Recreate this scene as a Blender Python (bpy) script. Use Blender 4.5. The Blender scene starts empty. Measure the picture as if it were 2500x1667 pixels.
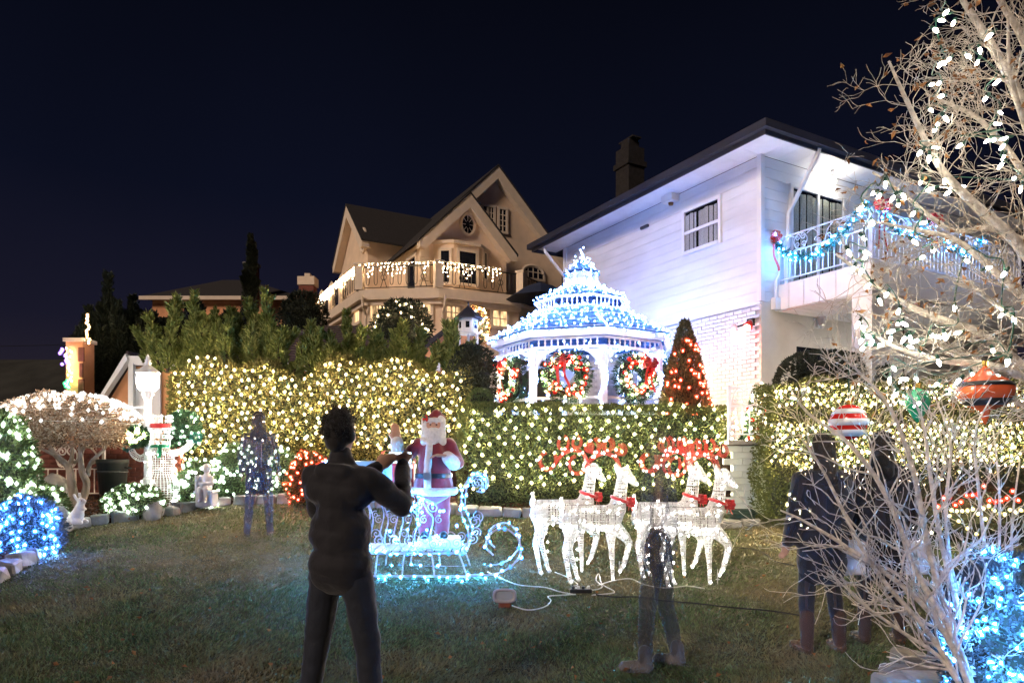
import bpy, math, random
import numpy as np
random.seed(5)
R = np.random.default_rng(11)
sc = bpy.context.scene
col = sc.collection
# ---------------------------------------------------------------- camera
FP, YH, CH = 1650.0, 1108.0, 1.55          # focal length in pixels of a 2500 px wide frame, horizon row, camera height
cam = bpy.data.cameras.new('camera'); cam.sensor_width = 36; cam.lens = FP/2500*36
cam.shift_y = (YH-833.5)/2500; cam.clip_start = 0.1; cam.clip_end = 2000
camo = bpy.data.objects.new('camera', cam); col.objects.link(camo)
camo.location = (0, 0, CH); camo.rotation_euler = (math.radians(90), 0, 0)
sc.camera = camo
# ---------------------------------------------------------------- night sky
w = bpy.data.worlds.new('World'); sc.world = w; w.use_nodes = True
nt = w.node_tree; nt.nodes.clear()
def N(t, **k):
    n = nt.nodes.new(t)
    for a, b in k.items(): setattr(n, a, b)
    return n
out = N('ShaderNodeOutputWorld'); bg = N('ShaderNodeBackground')
sky = N('ShaderNodeTexSky'); sky.sky_type = 'NISHITA'; sky.sun_disc = False
sky.sun_elevation = math.radians(-4); sky.sun_rotation = math.radians(200)
tc = N('ShaderNodeTexCoord'); sep = N('ShaderNodeSeparateXYZ'); nt.links.new(tc.outputs['Generated'], sep.inputs[0])
rmp = N('ShaderNodeValToRGB'); nt.links.new(sep.outputs['Z'], rmp.inputs[0])
e = rmp.color_ramp.elements
e[0].position = 0.0; e[0].color = (.050, .038, .050, 1)
e[1].position = 0.62; e[1].color = (.0022, .0028, .0070, 1)
x_ = rmp.color_ramp.elements.new(.17); x_.color = (.017, .0165, .038, 1)
x_ = rmp.color_ramp.elements.new(.34); x_.color = (.0060, .0082, .024, 1)
nz = N('ShaderNodeTexNoise'); nz.inputs['Scale'].default_value = 2.2; nz.inputs['Detail'].default_value = 4
nt.links.new(tc.outputs['Generated'], nz.inputs['Vector'])
mr = N('ShaderNodeMapRange'); mr.inputs[3].default_value = .75; mr.inputs[4].default_value = 1.3; nt.links.new(nz.outputs[0], mr.inputs[0])
mul = N('ShaderNodeVectorMath', operation='SCALE'); nt.links.new(rmp.outputs[0], mul.inputs[0]); nt.links.new(mr.outputs[0], mul.inputs['Scale'])
sks = N('ShaderNodeVectorMath', operation='SCALE'); sks.inputs['Scale'].default_value = .05; nt.links.new(sky.outputs[0], sks.inputs[0])
add = N('ShaderNodeVectorMath', operation='ADD'); nt.links.new(mul.outputs[0], add.inputs[0]); nt.links.new(sks.outputs[0], add.inputs[1])
vor = N('ShaderNodeTexVoronoi'); vor.inputs['Scale'].default_value = 70; nt.links.new(tc.outputs['Generated'], vor.inputs['Vector'])
lt = N('ShaderNodeMath', operation='LESS_THAN'); lt.inputs[1].default_value = .05; nt.links.new(vor.outputs['Distance'], lt.inputs[0])
sr = N('ShaderNodeSeparateColor'); nt.links.new(vor.outputs['Color'], sr.inputs[0])
gt = N('ShaderNodeMath', operation='GREATER_THAN'); gt.inputs[1].default_value = .985; nt.links.new(sr.outputs[0], gt.inputs[0])
st = N('ShaderNodeMath', operation='MULTIPLY'); nt.links.new(lt.outputs[0], st.inputs[0]); nt.links.new(gt.outputs[0], st.inputs[1])
stc = N('ShaderNodeVectorMath', operation='SCALE'); stc.inputs[0].default_value = (.5, .6, .9); nt.links.new(st.outputs[0], stc.inputs['Scale'])
add2 = N('ShaderNodeVectorMath', operation='ADD'); nt.links.new(add.outputs[0], add2.inputs[0]); nt.links.new(stc.outputs[0], add2.inputs[1])
nt.links.new(add2.outputs[0], bg.inputs['Color']); bg.inputs['Strength'].default_value = .125
nt.links.new(bg.outputs[0], out.inputs['Surface'])
# ---------------------------------------------------------------- the one sun: the warm glow of the street behind the camera
sun = bpy.data.lights.new('sun', 'SUN'); sun.energy = .52; sun.color = (1, .80, .66); sun.angle = math.radians(14)
suno = bpy.data.objects.new('sun', sun); col.objects.link(suno)
suno.rotation_euler = (math.radians(66), 0, math.radians(-40))
# ---------------------------------------------------------------- film
sc.view_settings.view_transform = 'Standard'; sc.view_settings.look = 'None'
sc.view_settings.exposure = 2.1; sc.view_settings.gamma = 1; sc.view_settings.use_curve_mapping = False
cy = sc.cycles
cy.use_denoising = True
try: cy.denoiser = 'OPENIMAGEDENOISE'
except Exception: pass
cy.sample_clamp_indirect = 4; cy.max_bounces = 6; cy.diffuse_bounces = 3; cy.glossy_bounces = 3
cy.transparent_max_bounces = 16; cy.caustics_reflective = False; cy.caustics_refractive = False
cy.use_light_tree = True; cy.light_sampling_threshold = .02

# ================================================================ helpers
def A(*p): return np.array(p, float)
def P(px, py, d): return np.array([(px-1250)/FP*d, d, CH+(YH-py)/FP*d])
def nrm(v):
    v = np.asarray(v, float); return v/(np.linalg.norm(v, axis=-1, keepdims=True)+1e-12)
ORI = {}
class MB:
    """collects vertices and faces; build() links them as one mesh object"""
    def __init__(s): s.v = []; s.f = []; s.n = 0
    def add(s, V, F, mi=0):
        V = np.asarray(V, float).reshape(-1, 3); F = np.asarray(F, int)
        s.v.append(V); s.f.append((F+s.n, mi)); s.n += len(V); return s
    def box(s, c, d, ex=(1, 0, 0), ey=(0, 1, 0), ez=(0, 0, 1), mi=0):
        c, ex, ey, ez = map(lambda q: np.asarray(q, float), (c, ex, ey, ez)); a, b, h = d[0]/2, d[1]/2, d[2]/2
        V = [c+i*a*ex+j*b*ey+k*h*ez for k in (-1, 1) for j in (-1, 1) for i in (-1, 1)]
        return s.add(V, [[0, 2, 3, 1], [4, 5, 7, 6], [0, 1, 5, 4], [2, 6, 7, 3], [0, 4, 6, 2], [1, 3, 7, 5]], mi)
    def cbox(s, c, d, ch=.02, jit=0, ex=(1, 0, 0), ey=(0, 1, 0), mi=0):
        """box with chamfered edges and slightly uneven corners"""
        c, ex, ey = map(lambda q: np.asarray(q, float), (c, ex, ey)); h = np.asarray(d, float)/2; V = []
        for k in (-1, 1):
            for j in (-1, 1):
                for i in (-1, 1):
                    o = np.array([i, j, k])*h + (R.normal(0, jit, 3) if jit else 0)
                    for ax in range(3):
                        q = o-np.array([i, j, k])*ch; q[ax] = o[ax]
                        V.append(c+q[0]*ex+q[1]*ey+q[2]*A(0, 0, 1))
        I = lambda i, j, k, ax: ((k*2+j)*2+i)*3+ax
        Q = []
        for ax in range(3):
            for sgn in (0, 1):
                o = [(0, 0), (1, 0), (1, 1), (0, 1)]
                if sgn == 0: o = o[::-1]
                def ix(a, b):
                    t = [0, 0, 0]; t[ax] = sgn; t[(ax+1) % 3] = a; t[(ax+2) % 3] = b
                    return I(*t, ax)
                Q.append([ix(a, b) for a, b in o])
        for ax in range(3):
            b1, b2 = (ax+1) % 3, (ax+2) % 3
            for p in (0, 1):
                for q in (0, 1):
                    t0 = [0, 0, 0]; t0[b1] = p; t0[b2] = q; t1 = list(t0); t1[ax] = 1
                    f = [I(*t0, b1), I(*t1, b1), I(*t1, b2), I(*t0, b2)]
                    Q.append(f if (p+q) % 2 == 1 else f[::-1])
        T = []
        for k in (0, 1):
            for j in (0, 1):
                for i in (0, 1):
                    f = [I(i, j, k, 0), I(i, j, k, 1), I(i, j, k, 2)]
                    T.append(f if (i+j+k) % 2 == 1 else f[::-1])
        n0 = s.n; s.add(V, Q, mi); s.f.append((np.asarray(T)+n0, mi)); return s
    def tube(s, path, r, n=6, cap=True, mi=0, closed=False):
        p = np.asarray(path, float); m = len(p); r = np.broadcast_to(np.asarray(r, float), (m,))
        if closed: t = np.roll(p, -1, 0)-np.roll(p, 1, 0)
        else: t = np.gradient(p, axis=0)
        t = nrm(t); up = A(0, 0, 1) if abs(t[0][2]) < .9 else A(1, 0, 0)
        u = np.zeros_like(p); x = np.cross(t[0], up); x /= np.linalg.norm(x)+1e-12
        for i in range(m):
            x = x-t[i]*(x@t[i]); x /= np.linalg.norm(x)+1e-12; u[i] = x
        w_ = np.cross(t, u); a = np.arange(n)*2*math.pi/n
        V = p[:, None]+(u[:, None]*np.cos(a)[None, :, None]+w_[:, None]*np.sin(a)[None, :, None])*r[:, None, None]
        k = m if closed else m-1
        i, j = np.meshgrid(np.arange(k), np.arange(n), indexing='ij'); i2 = (i+1) % m; j2 = (j+1) % n
        F = np.stack([i*n+j, i*n+j2, i2*n+j2, i2*n+j], -1).reshape(-1, 4); n0 = s.n; s.add(V.reshape(-1, 3), F, mi)
        if cap and not closed:
            s.f.append((np.array([list(range(n))[::-1]])+n0, mi)); s.f.append((np.array([list(range((m-1)*n, m*n))])+n0, mi))
        return s
    def lathe(s, prof, c=(0, 0, 0), n=16, mi=0, axis=None, squash=1.0, phase=0.0):
        """profile of (radius, height) turned about z (or axis)"""
        pr = np.asarray(prof, float); a = np.arange(n)*2*math.pi/n+phase; m = len(pr)
        V = np.stack([pr[:, 0, None]*np.cos(a), pr[:, 0, None]*np.sin(a)*squash, np.repeat(pr[:, 1, None], n, 1)], -1).reshape(-1, 3)
        if axis is not None:
            z = nrm(axis); x = nrm(np.cross(z, A(0, 0, 1) if abs(z[2]) < .9 else A(1, 0, 0))); y = np.cross(z, x)
            V = V[:, :1]*x+V[:, 1:2]*y+V[:, 2:3]*z
        i, j = np.meshgrid(np.arange(m-1), np.arange(n), indexing='ij'); j2 = (j+1) % n
        F = np.stack([i*n+j, i*n+j2, (i+1)*n+j2, (i+1)*n+j], -1).reshape(-1, 4); n0 = s.n
        s.add(V+np.asarray(c, float), F, mi)
        s.f.append((np.array([list(range(n))[::-1]])+n0, mi)); s.f.append((np.array([list(range((m-1)*n, m*n))])+n0, mi)); return s
    def ball(s, c, r, n=10, mi=0, sq=(1, 1, 1)):
        t = np.linspace(0, math.pi, n//2+2); t[0] += .05; t[-1] -= .05
        m0 = s.n; s.lathe(np.stack([np.sin(t), -np.cos(t)], -1), n=n, mi=mi)
        s.v[-1] = s.v[-1]*np.asarray(sq)*r+np.asarray(c, float); return s
    def prism(s, poly, off, mi=0):
        """closed polygon of 3-D points swept by the vector off"""
        p = np.asarray(poly, float); n = len(p); n0 = s.n; s.add(np.vstack([p, p+np.asarray(off, float)]), np.array([[i, (i+1) % n, (i+1) % n+n, i+n] for i in range(n)]), mi)
        s.f.append((np.array([list(range(n))[::-1]])+n0, mi)); s.f.append((np.array([list(range(n, 2*n))])+n0, mi)); return s
    def leaves(s, c, a, L, W, mi=0, fold=.25):
        """one folded leaf quad at each point c pointing along a"""
        c = np.asarray(c, float); k = len(c); a = nrm(a); L = np.broadcast_to(L, (k,))[:, None]; W = np.broadcast_to(W, (k,))[:, None]
        b = nrm(np.cross(a, R.normal(size=(k, 3)))); q = np.cross(a, b)
        V = np.stack([c, c+a*L*.45+b*W*.5+q*W*fold, c+a*L, c+a*L*.45-b*W*.5+q*W*fold], 1).reshape(-1, 3)
        return s.add(V, np.arange(4*k).reshape(k, 4), mi)
    def octa(s, c, r, mi=0, ax=None, el=1.0):
        c = np.asarray(c, float).reshape(-1, 3); k = len(c); r = np.broadcast_to(r, (k,))
        o = np.array([[1, 0, 0], [0, 1, 0], [-1, 0, 0], [0, -1, 0], [0, 0, el], [0, 0, -el]], float)
        V = (c[:, None]+o[None]*r[:, None, None]).reshape(-1, 3)
        f = np.array([[0, 1, 4], [1, 2, 4], [2, 3, 4], [3, 0, 4], [1, 0, 5], [2, 1, 5], [3, 2, 5], [0, 3, 5]])
        return s.add(V, (f[None]+6*np.arange(k)[:, None, None]).reshape(-1, 3), mi)
    def mesh(s, name, mats, smooth=False, o=(0, 0, 0)):
        V = np.vstack(s.v)-np.asarray(o, float); me = bpy.data.meshes.new(name)
        li = []; ls = []; mi = []
        for F, m in s.f:
            li.append(F.ravel()); ls.append(np.full(len(F), F.shape[1])); mi.append(np.full(len(F), m))
        li = np.concatenate(li); ls = np.concatenate(ls); mi = np.concatenate(mi)
        me.vertices.add(len(V)); me.vertices.foreach_set('co', V.ravel().astype(np.float32))
        me.loops.add(len(li)); me.loops.foreach_set('vertex_index', li.astype(np.int32))
        me.polygons.add(len(ls)); me.polygons.foreach_set('loop_start', np.concatenate([[0], np.cumsum(ls)[:-1]]).astype(np.int32))
        me.polygons.foreach_set('material_index', mi.astype(np.int32))
        me.polygons.foreach_set('use_smooth', np.full(len(ls), bool(smooth)))
        for m in (mats if isinstance(mats, (list, tuple)) else [mats]): me.materials.append(m)
        me.update(calc_edges=True); me.validate(); return me
    def build(s, name, mats, parent=None, smooth=False, loc=None, world=True, kind=None):
        """world: the vertices are world coordinates; the object's origin goes to loc (or to the parent's origin)"""
        base = ORI.get(parent.name, A(0, 0, 0)) if (parent is not None and world) else A(0, 0, 0)
        o = base if loc is None else np.asarray(loc, float)
        ob = bpy.data.objects.new(name, s.mesh(name, mats, smooth, o)); col.objects.link(ob)
        ob.location = o-base if parent is not None else o
        if parent is not None: ob.parent = parent
        ORI[ob.name] = o
        if kind: ob['kind'] = kind
        return ob
def tag(o, label, cat=None, group=None, kind=None):
    o['label'] = label
    if cat: o['category'] = cat
    if group: o['group'] = group
    if kind: o['kind'] = kind
    return o
def thing(name, label, cat, loc=(0, 0, 0), group=None, rz=0):
    o = bpy.data.objects.new(name, None); col.objects.link(o); o.location = loc; o.rotation_euler = (0, 0, rz); o.empty_display_size = .2
    ORI[o.name] = np.asarray(loc, float); return tag(o, label, cat, group)
def struct(o): o['kind'] = 'structure'; return o
def place(name, me, parent, loc, rot=None, scale=None):
    o = bpy.data.objects.new(name, me); col.objects.link(o); o.parent = parent
    o.location = np.asarray(loc, float)-ORI.get(parent.name, A(0, 0, 0)) if parent is not None else loc
    if rot is not None: o.rotation_euler = rot
    if scale is not None: o.scale = scale
    return o
def copy_tree(o, parent=None):
    c = o.copy(); col.objects.link(c); c.parent = parent
    for ch in o.children: copy_tree(ch, c)
    return c
def wob(p, s=1.0, seed=0):
    """cheap smooth noise in -1..1"""
    p = np.asarray(p, float)*s; q = np.random.default_rng(seed); o = 0
    for i in range(6):
        k = q.normal(size=3)*(1+.5*i); o = o+np.sin(p@k+q.uniform(0, 6.28))/(1+.35*i)
    return o/2.6
# ---------------------------------------------------------------- materials
def mat(name, c, rough=.6, var=.12, scale=6, metal=0, bump=0, bscale=40, spec=.4, coat=0, alpha=1, c2=None, island=False, sheen=0, aniso=(1, 1, 1)):
    m = bpy.data.materials.new(name); m.use_nodes = True; t = m.node_tree; b = t.nodes['Principled BSDF']
    b.inputs['Roughness'].default_value = rough; b.inputs['Metallic'].default_value = metal; b.inputs['Specular IOR Level'].default_value = spec
    b.inputs['Coat Weight'].default_value = coat; b.inputs['Sheen Weight'].default_value = sheen
    tc = t.nodes.new('ShaderNodeTexCoord'); mp = t.nodes.new('ShaderNodeMapping'); mp.inputs['Scale'].default_value = aniso
    t.links.new(tc.outputs['Object'], mp.inputs[0])
    mx = t.nodes.new('ShaderNodeMix'); mx.data_type = 'RGBA'
    c = np.array(c[:3], float); hi = np.clip(c*(1+var), 0, 1) if c2 is None else np.array(c2); lo = c*(1-var) if c2 is None else c
    mx.inputs[6].default_value = (*lo, 1); mx.inputs[7].default_value = (*hi, 1)
    if island: g = t.nodes.new('ShaderNodeNewGeometry'); t.links.new(g.outputs['Random Per Island'], mx.inputs[0])
    else:
        n = t.nodes.new('ShaderNodeTexNoise'); n.inputs['Scale'].default_value = scale; n.inputs['Detail'].default_value = 6
        t.links.new(mp.outputs[0], n.inputs['Vector'])
        r = t.nodes.new('ShaderNodeMapRange'); r.inputs[1].default_value = .32; r.inputs[2].default_value = .68; t.links.new(n.outputs[0], r.inputs[0]); t.links.new(r.outputs[0], mx.inputs[0])
    t.links.new(mx.outputs[2], b.inputs['Base Color'])
    if bump:
        n2 = t.nodes.new('ShaderNodeTexNoise'); n2.inputs['Scale'].default_value = bscale; n2.inputs['Detail'].default_value = 5; t.links.new(mp.outputs[0], n2.inputs['Vector'])
        bp = t.nodes.new('ShaderNodeBump'); bp.inputs['Strength'].default_value = bump; bp.inputs['Distance'].default_value = .02
        t.links.new(n2.outputs[0], bp.inputs['Height']); t.links.new(bp.outputs[0], b.inputs['Normal'])
    if alpha < 1: b.inputs['Alpha'].default_value = alpha
    return m
def leafmat(name, c1, c2, trans=.3, rough=.6):
    m = bpy.data.materials.new(name); m.use_nodes = True; t = m.node_tree; b = t.nodes['Principled BSDF']; o = t.nodes['Material Output']
    g = t.nodes.new('ShaderNodeNewGeometry'); mx = t.nodes.new('ShaderNodeMix'); mx.data_type = 'RGBA'
    mx.inputs[6].default_value = (*c1, 1); mx.inputs[7].default_value = (*c2, 1); t.links.new(g.outputs['Random Per Island'], mx.inputs[0])
    t.links.new(mx.outputs[2], b.inputs['Base Color']); b.inputs['Roughness'].default_value = rough; b.inputs['Specular IOR Level'].default_value = .25
    tr = t.nodes.new('ShaderNodeBsdfTranslucent'); t.links.new(mx.outputs[2], tr.inputs[0]); ms = t.nodes.new('ShaderNodeMixShader'); ms.inputs[0].default_value = trans
    t.links.new(b.outputs[0], ms.inputs[1]); t.links.new(tr.outputs[0], ms.inputs[2]); t.links.new(ms.outputs[0], o.inputs[0]); return m
def glow(name, c, s, vary=.6):
    m = bpy.data.materials.new(name); m.use_nodes = True; t = m.node_tree; t.nodes.remove(t.nodes['Principled BSDF'])
    em = t.nodes.new('ShaderNodeEmission'); em.inputs[0].default_value = (*c, 1); em.inputs[1].default_value = s
    if vary:
        g = t.nodes.new('ShaderNodeNewGeometry'); r = t.nodes.new('ShaderNodeMapRange'); r.inputs[3].default_value = s*(1-vary); r.inputs[4].default_value = s*(1+vary)
        t.links.new(g.outputs['Random Per Island'], r.inputs[0]); t.links.new(r.outputs[0], em.inputs[1])
    t.links.new(em.outputs[0], t.nodes['Material Output'].inputs[0]); return m
def glassmat(name, c=(1, 1, 1), mixf=.12, rough=.03):
    m = bpy.data.materials.new(name); m.use_nodes = True; t = m.node_tree; t.nodes.remove(t.nodes['Principled BSDF'])
    a = t.nodes.new('ShaderNodeBsdfTransparent'); a.inputs[0].default_value = (*c, 1); g = t.nodes.new('ShaderNodeBsdfGlossy'); g.inputs['Roughness'].default_value = rough
    ms = t.nodes.new('ShaderNodeMixShader'); ms.inputs[0].default_value = mixf; t.links.new(a.outputs[0], ms.inputs[1]); t.links.new(g.outputs[0], ms.inputs[2])
    t.links.new(ms.outputs[0], t.nodes['Material Output'].inputs[0]); return m
M = {}
M['white_paint'] = mat('white_paint', (.74, .74, .76), .5, .05, 3)
M['white_siding'] = mat('white_siding', (.70, .70, .73), .45, .09, .9, bump=.12, bscale=9, aniso=(1, 1, 3))
M['white_brick'] = mat('white_brick', (.68, .68, .70), .6, .10, 8, bump=.35, bscale=30)
M['cream_wall'] = mat('cream_wall', (.62, .58, .52), .7, .06, 3, bump=.15, bscale=60)
M['mortar'] = mat('mortar', (.50, .50, .52), .8, .1, 10)
M['block_green'] = mat('block_green', (.50, .53, .47), .7, .12, 2.5, bump=.2, bscale=25)
M['slab'] = mat('slab', (.26, .25, .23), .8, .2, 6, bump=.3)
M['gutter'] = mat('gutter', (.035, .036, .050), .45, .15, 2)
M['shingle_dark'] = mat('shingle_dark', (.030, .026, .026), .85, .35, 14, bump=.5, bscale=18, aniso=(1, 1, 3))
M['shingle_brown'] = mat('shingle_brown', (.10, .075, .07), .85, .4, 9, bump=.6, bscale=14, aniso=(1, 3, 3))
M['stucco'] = mat('stucco', (.70, .53, .38), .85, .08, 2, bump=.25, bscale=70)
M['stucco_trim'] = mat('stucco_trim', (.66, .54, .42), .8, .05, 3)
M['stucco_orange'] = mat('stucco_orange', (.58, .27, .13), .85, .12, 2.5, bump=.3, bscale=50)
M['brick_red'] = mat('brick_red', (.15, .042, .026), .8, .3, 6, bump=.3)
M['iron_dark'] = mat('iron_dark', (.025, .022, .020), .5, .2, 8, metal=.3)
M['iron_cream'] = mat('iron_cream', (.62, .50, .40), .55, .1, 6)
M['iron_white'] = mat('iron_white', (.68, .70, .80), .45, .06, 6)
M['glass_dark'] = mat('glass_dark', (.012, .014, .020), .06, .2, 2, spec=.8)
M['glass'] = glassmat('glass')
M['curtain'] = mat('curtain', (.52, .52, .50), .9, .35, 40, aniso=(6, 6, 1))
M['curtain_green'] = mat('curtain_green', (.40, .42, .37), .9, .4, 30, aniso=(6, 6, 1))
M['stone'] = mat('stone', (.20, .19, .185), .8, .35, 5, bump=.6, bscale=14)
M['mulch'] = mat('mulch', (.035, .012, .006), .9, c2=(.12, .040, .016), island=True)
M['soil'] = mat('soil', (.030, .012, .007), .95, .4, 12, bump=.7, bscale=30)
M['lawn'] = mat('lawn', (.026, .032, .013), .95, .5, 3, bump=.6, bscale=50, c2=(.075, .062, .032))
M['grass'] = leafmat('grass', (.034, .066, .026), (.14, .18, .085), .3, .5)
def _patchy(m, c, scale):
    """dormant straw coloured patches in the turf"""
    t = m.node_tree; tc = t.nodes.new('ShaderNodeTexCoord'); n = t.nodes.new('ShaderNodeTexNoise'); n.inputs['Scale'].default_value = scale; n.inputs['Detail'].default_value = 7; t.links.new(tc.outputs['Object'], n.inputs['Vector'])
    r = t.nodes.new('ShaderNodeMapRange'); r.inputs[1].default_value = .47; r.inputs[2].default_value = .64; r.inputs[4].default_value = .8; t.links.new(n.outputs[0], r.inputs[0])
    mx = t.nodes.new('ShaderNodeMix'); mx.data_type = 'RGBA'; mx.inputs[7].default_value = (*c, 1); t.links.new(r.outputs[0], mx.inputs[0])
    for l in list(t.links):
        if l.to_socket.name in ('Base Color',) or (l.to_node.type == 'BSDF_TRANSLUCENT' and l.to_socket.name == 'Color'):
            src = l.from_socket; dst = l.to_socket
            if not mx.inputs[6].is_linked: t.links.new(src, mx.inputs[6])
            t.links.new(mx.outputs[2], dst)
_patchy(M['grass'], (.20, .155, .095), .8)
M['earth'] = mat('earth', (.03, .03, .025), .95, .4, 1)
M['bark'] = mat('bark', (.26, .21, .17), .85, .3, 12, bump=.5, bscale=35, aniso=(1, 1, .3))
M['bark_pale'] = mat('bark_pale', (.66, .61, .57), .8, .35, 26, bump=.6, bscale=60)
M['bark_tan'] = mat('bark_tan', (.48, .42, .36), .85, .4, 18, bump=.9, bscale=45)
M['brick_dark'] = mat('brick_dark', (.016, .013, .013), .9, .4, 12, bump=.5, bscale=22)
M['bark_dark'] = mat('bark_dark', (.05, .04, .03), .9, .3, 14)
M['wire_green'] = mat('wire_green', (.015, .06, .04), .5)
M['wire_white'] = mat('wire_white', (.55, .55, .52), .5)
M['wire_black'] = mat('wire_black', (.012, .012, .014), .5)
M['leaf_hedge'] = leafmat('leaf_hedge', (.045, .060, .018), (.14, .15, .05))
M['leaf_juniper'] = leafmat('leaf_juniper', (.07, .075, .020), (.22, .20, .065), .25)
M['leaf_dark'] = leafmat('leaf_dark', (.012, .018, .012), (.045, .055, .035), .2)
M['leaf_spruce'] = leafmat('leaf_spruce', (.04, .06, .075), (.13, .15, .17), .25)
M['leaf_plume'] = leafmat('leaf_plume', (.08, .11, .025), (.24, .27, .08), .3)
M['leaf_arbor'] = leafmat('leaf_arbor', (.05, .06, .028), (.17, .14, .06), .3)
M['leaf_fir'] = leafmat('leaf_fir', (.012, .045, .022), (.045, .11, .05), .2)
M['leaf_tan'] = leafmat('leaf_tan', (.12, .07, .045), (.42, .30, .21), .3)
M['leaf_brown'] = leafmat('leaf_brown', (.12, .05, .02), (.34, .17, .07), .4)
M['leaf_box'] = leafmat('leaf_box', (.03, .055, .018), (.10, .13, .05), .3)
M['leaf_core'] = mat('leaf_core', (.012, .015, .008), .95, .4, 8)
M['tinsel'] = leafmat('tinsel', (.01, .10, .09), (.04, .26, .24), .3, .3)
M['ribbon_red'] = mat('ribbon_red', (.62, .03, .035), .5, .15, 12, sheen=.3)
M['bauble_red'] = mat('bauble_red', (.55, .02, .015), .15, .1, 4, coat=.6)
M['bauble_green'] = mat('bauble_green', (.02, .25, .12), .2, .1, 4, coat=.6)
M['bauble_white'] = mat('bauble_white', (.7, .7, .68), .25, .05, 4, coat=.5)
M['bauble_gold'] = mat('bauble_gold', (.6, .38, .1), .25, .1, 4, metal=.7)
M['velvet'] = mat('velvet', (.20, .008, .022), .8, .25, 7, sheen=.6, bump=.2, bscale=20)
M['velvet_bright'] = mat('velvet_bright', (.24, .008, .022), .8, .25, 7, sheen=.5, bump=.2, bscale=20)
M['fur'] = mat('fur', (.74, .72, .68), .95, .12, 30, bump=.8, bscale=60)
M['leather'] = mat('leather', (.015, .015, .017), .35, .2, 10)
M['silver'] = mat('silver', (.7, .7, .72), .3, .1, 10, metal=.9)
M['skin'] = mat('skin', (.55, .30, .20), .6, .08, 10)
M['acrylic'] = mat('acrylic', (.80, .80, .80), .25, .05, 10, spec=.7)
M['acrylic_red'] = mat('acrylic_red', (.55, .03, .015), .3, .1, 10, spec=.6)
M['frame_wire'] = mat('frame_wire', (.10, .09, .08), .5)
M['gift_white'] = mat('gift_white', (.68, .68, .74), .35, .06, 4)
M['gift_silver'] = mat('gift_silver', (.45, .48, .58), .3, .1, 4, metal=.4)
M['sleigh_iron'] = mat('sleigh_iron', (.36, .30, .38), .45, .15, 8, metal=.2)
M['slat_wood'] = mat('slat_wood', (.42, .32, .30), .7, .25, 10, aniso=(1, 8, 8))
M['bin'] = mat('bin', (.03, .035, .034), .5, .2, 4)
M['rabbit'] = mat('rabbit', (.52, .50, .52), .85, .12, 12, bump=.4, bscale=40)
M['rubber'] = mat('rubber', (.012, .03, .022), .45, .2, 10)
M['navy_canvas'] = mat('navy_canvas', (.012, .022, .06), .8, .15, 5)
B = {}; SH = {}
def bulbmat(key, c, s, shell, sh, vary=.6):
    """hot core and an oversized tinted shell whose own glow imitates a halo"""
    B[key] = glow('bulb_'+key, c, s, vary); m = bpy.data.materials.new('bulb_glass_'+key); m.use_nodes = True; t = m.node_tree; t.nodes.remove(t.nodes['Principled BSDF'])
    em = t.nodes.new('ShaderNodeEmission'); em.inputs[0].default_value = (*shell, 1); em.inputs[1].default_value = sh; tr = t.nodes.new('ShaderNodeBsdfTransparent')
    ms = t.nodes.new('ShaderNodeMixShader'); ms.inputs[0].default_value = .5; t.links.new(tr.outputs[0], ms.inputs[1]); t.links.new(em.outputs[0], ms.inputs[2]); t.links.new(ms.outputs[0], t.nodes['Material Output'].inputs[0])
    m.cycles.emission_sampling = 'NONE'; SH[key] = m  # halo painted as weak shell emission, not sampled as a lamp
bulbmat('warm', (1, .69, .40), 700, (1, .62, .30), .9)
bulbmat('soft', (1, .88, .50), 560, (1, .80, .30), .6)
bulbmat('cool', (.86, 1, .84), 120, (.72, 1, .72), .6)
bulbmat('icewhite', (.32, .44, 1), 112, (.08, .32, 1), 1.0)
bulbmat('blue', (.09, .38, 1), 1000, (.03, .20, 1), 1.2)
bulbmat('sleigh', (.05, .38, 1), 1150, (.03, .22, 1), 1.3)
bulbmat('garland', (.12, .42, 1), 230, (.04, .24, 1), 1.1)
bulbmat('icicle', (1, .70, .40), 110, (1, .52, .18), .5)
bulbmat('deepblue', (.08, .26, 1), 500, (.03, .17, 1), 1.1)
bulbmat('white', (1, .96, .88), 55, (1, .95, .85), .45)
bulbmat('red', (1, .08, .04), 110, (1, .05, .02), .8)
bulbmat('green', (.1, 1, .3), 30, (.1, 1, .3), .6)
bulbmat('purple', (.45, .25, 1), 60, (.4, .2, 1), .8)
B['c9'] = glow('bulb_large_white', (1, .95, .78), 16, .3)
def ico_mesh(name, r, m, el=1.0):
    b = MB(); t = np.linspace(0, math.pi, 6); t[0] += .12; t[-1] -= .12
    b.lathe(np.stack([np.sin(t)*r, -np.cos(t)*r*el], -1), n=8); return b.mesh(name, m, True)
_bm = {}
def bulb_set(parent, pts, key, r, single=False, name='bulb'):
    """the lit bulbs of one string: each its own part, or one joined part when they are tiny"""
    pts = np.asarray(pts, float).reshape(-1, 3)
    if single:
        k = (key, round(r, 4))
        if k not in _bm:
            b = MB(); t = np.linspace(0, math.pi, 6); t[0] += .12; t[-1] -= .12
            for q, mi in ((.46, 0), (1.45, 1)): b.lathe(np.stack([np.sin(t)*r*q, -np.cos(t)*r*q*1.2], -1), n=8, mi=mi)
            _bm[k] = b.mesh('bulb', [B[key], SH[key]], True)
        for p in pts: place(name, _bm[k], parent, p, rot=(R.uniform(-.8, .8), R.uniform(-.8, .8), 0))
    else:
        b = MB(); rr = r*R.uniform(.85, 1.15, len(pts)); b.octa(pts, rr*.58, el=1.2); b.octa(pts, rr*1.75, el=1.15, mi=1)  # second, larger octahedra are the shells that imitate halo glow
        b.build('bulbs', [B[key], SH[key]], parent, kind='stuff')
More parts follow.
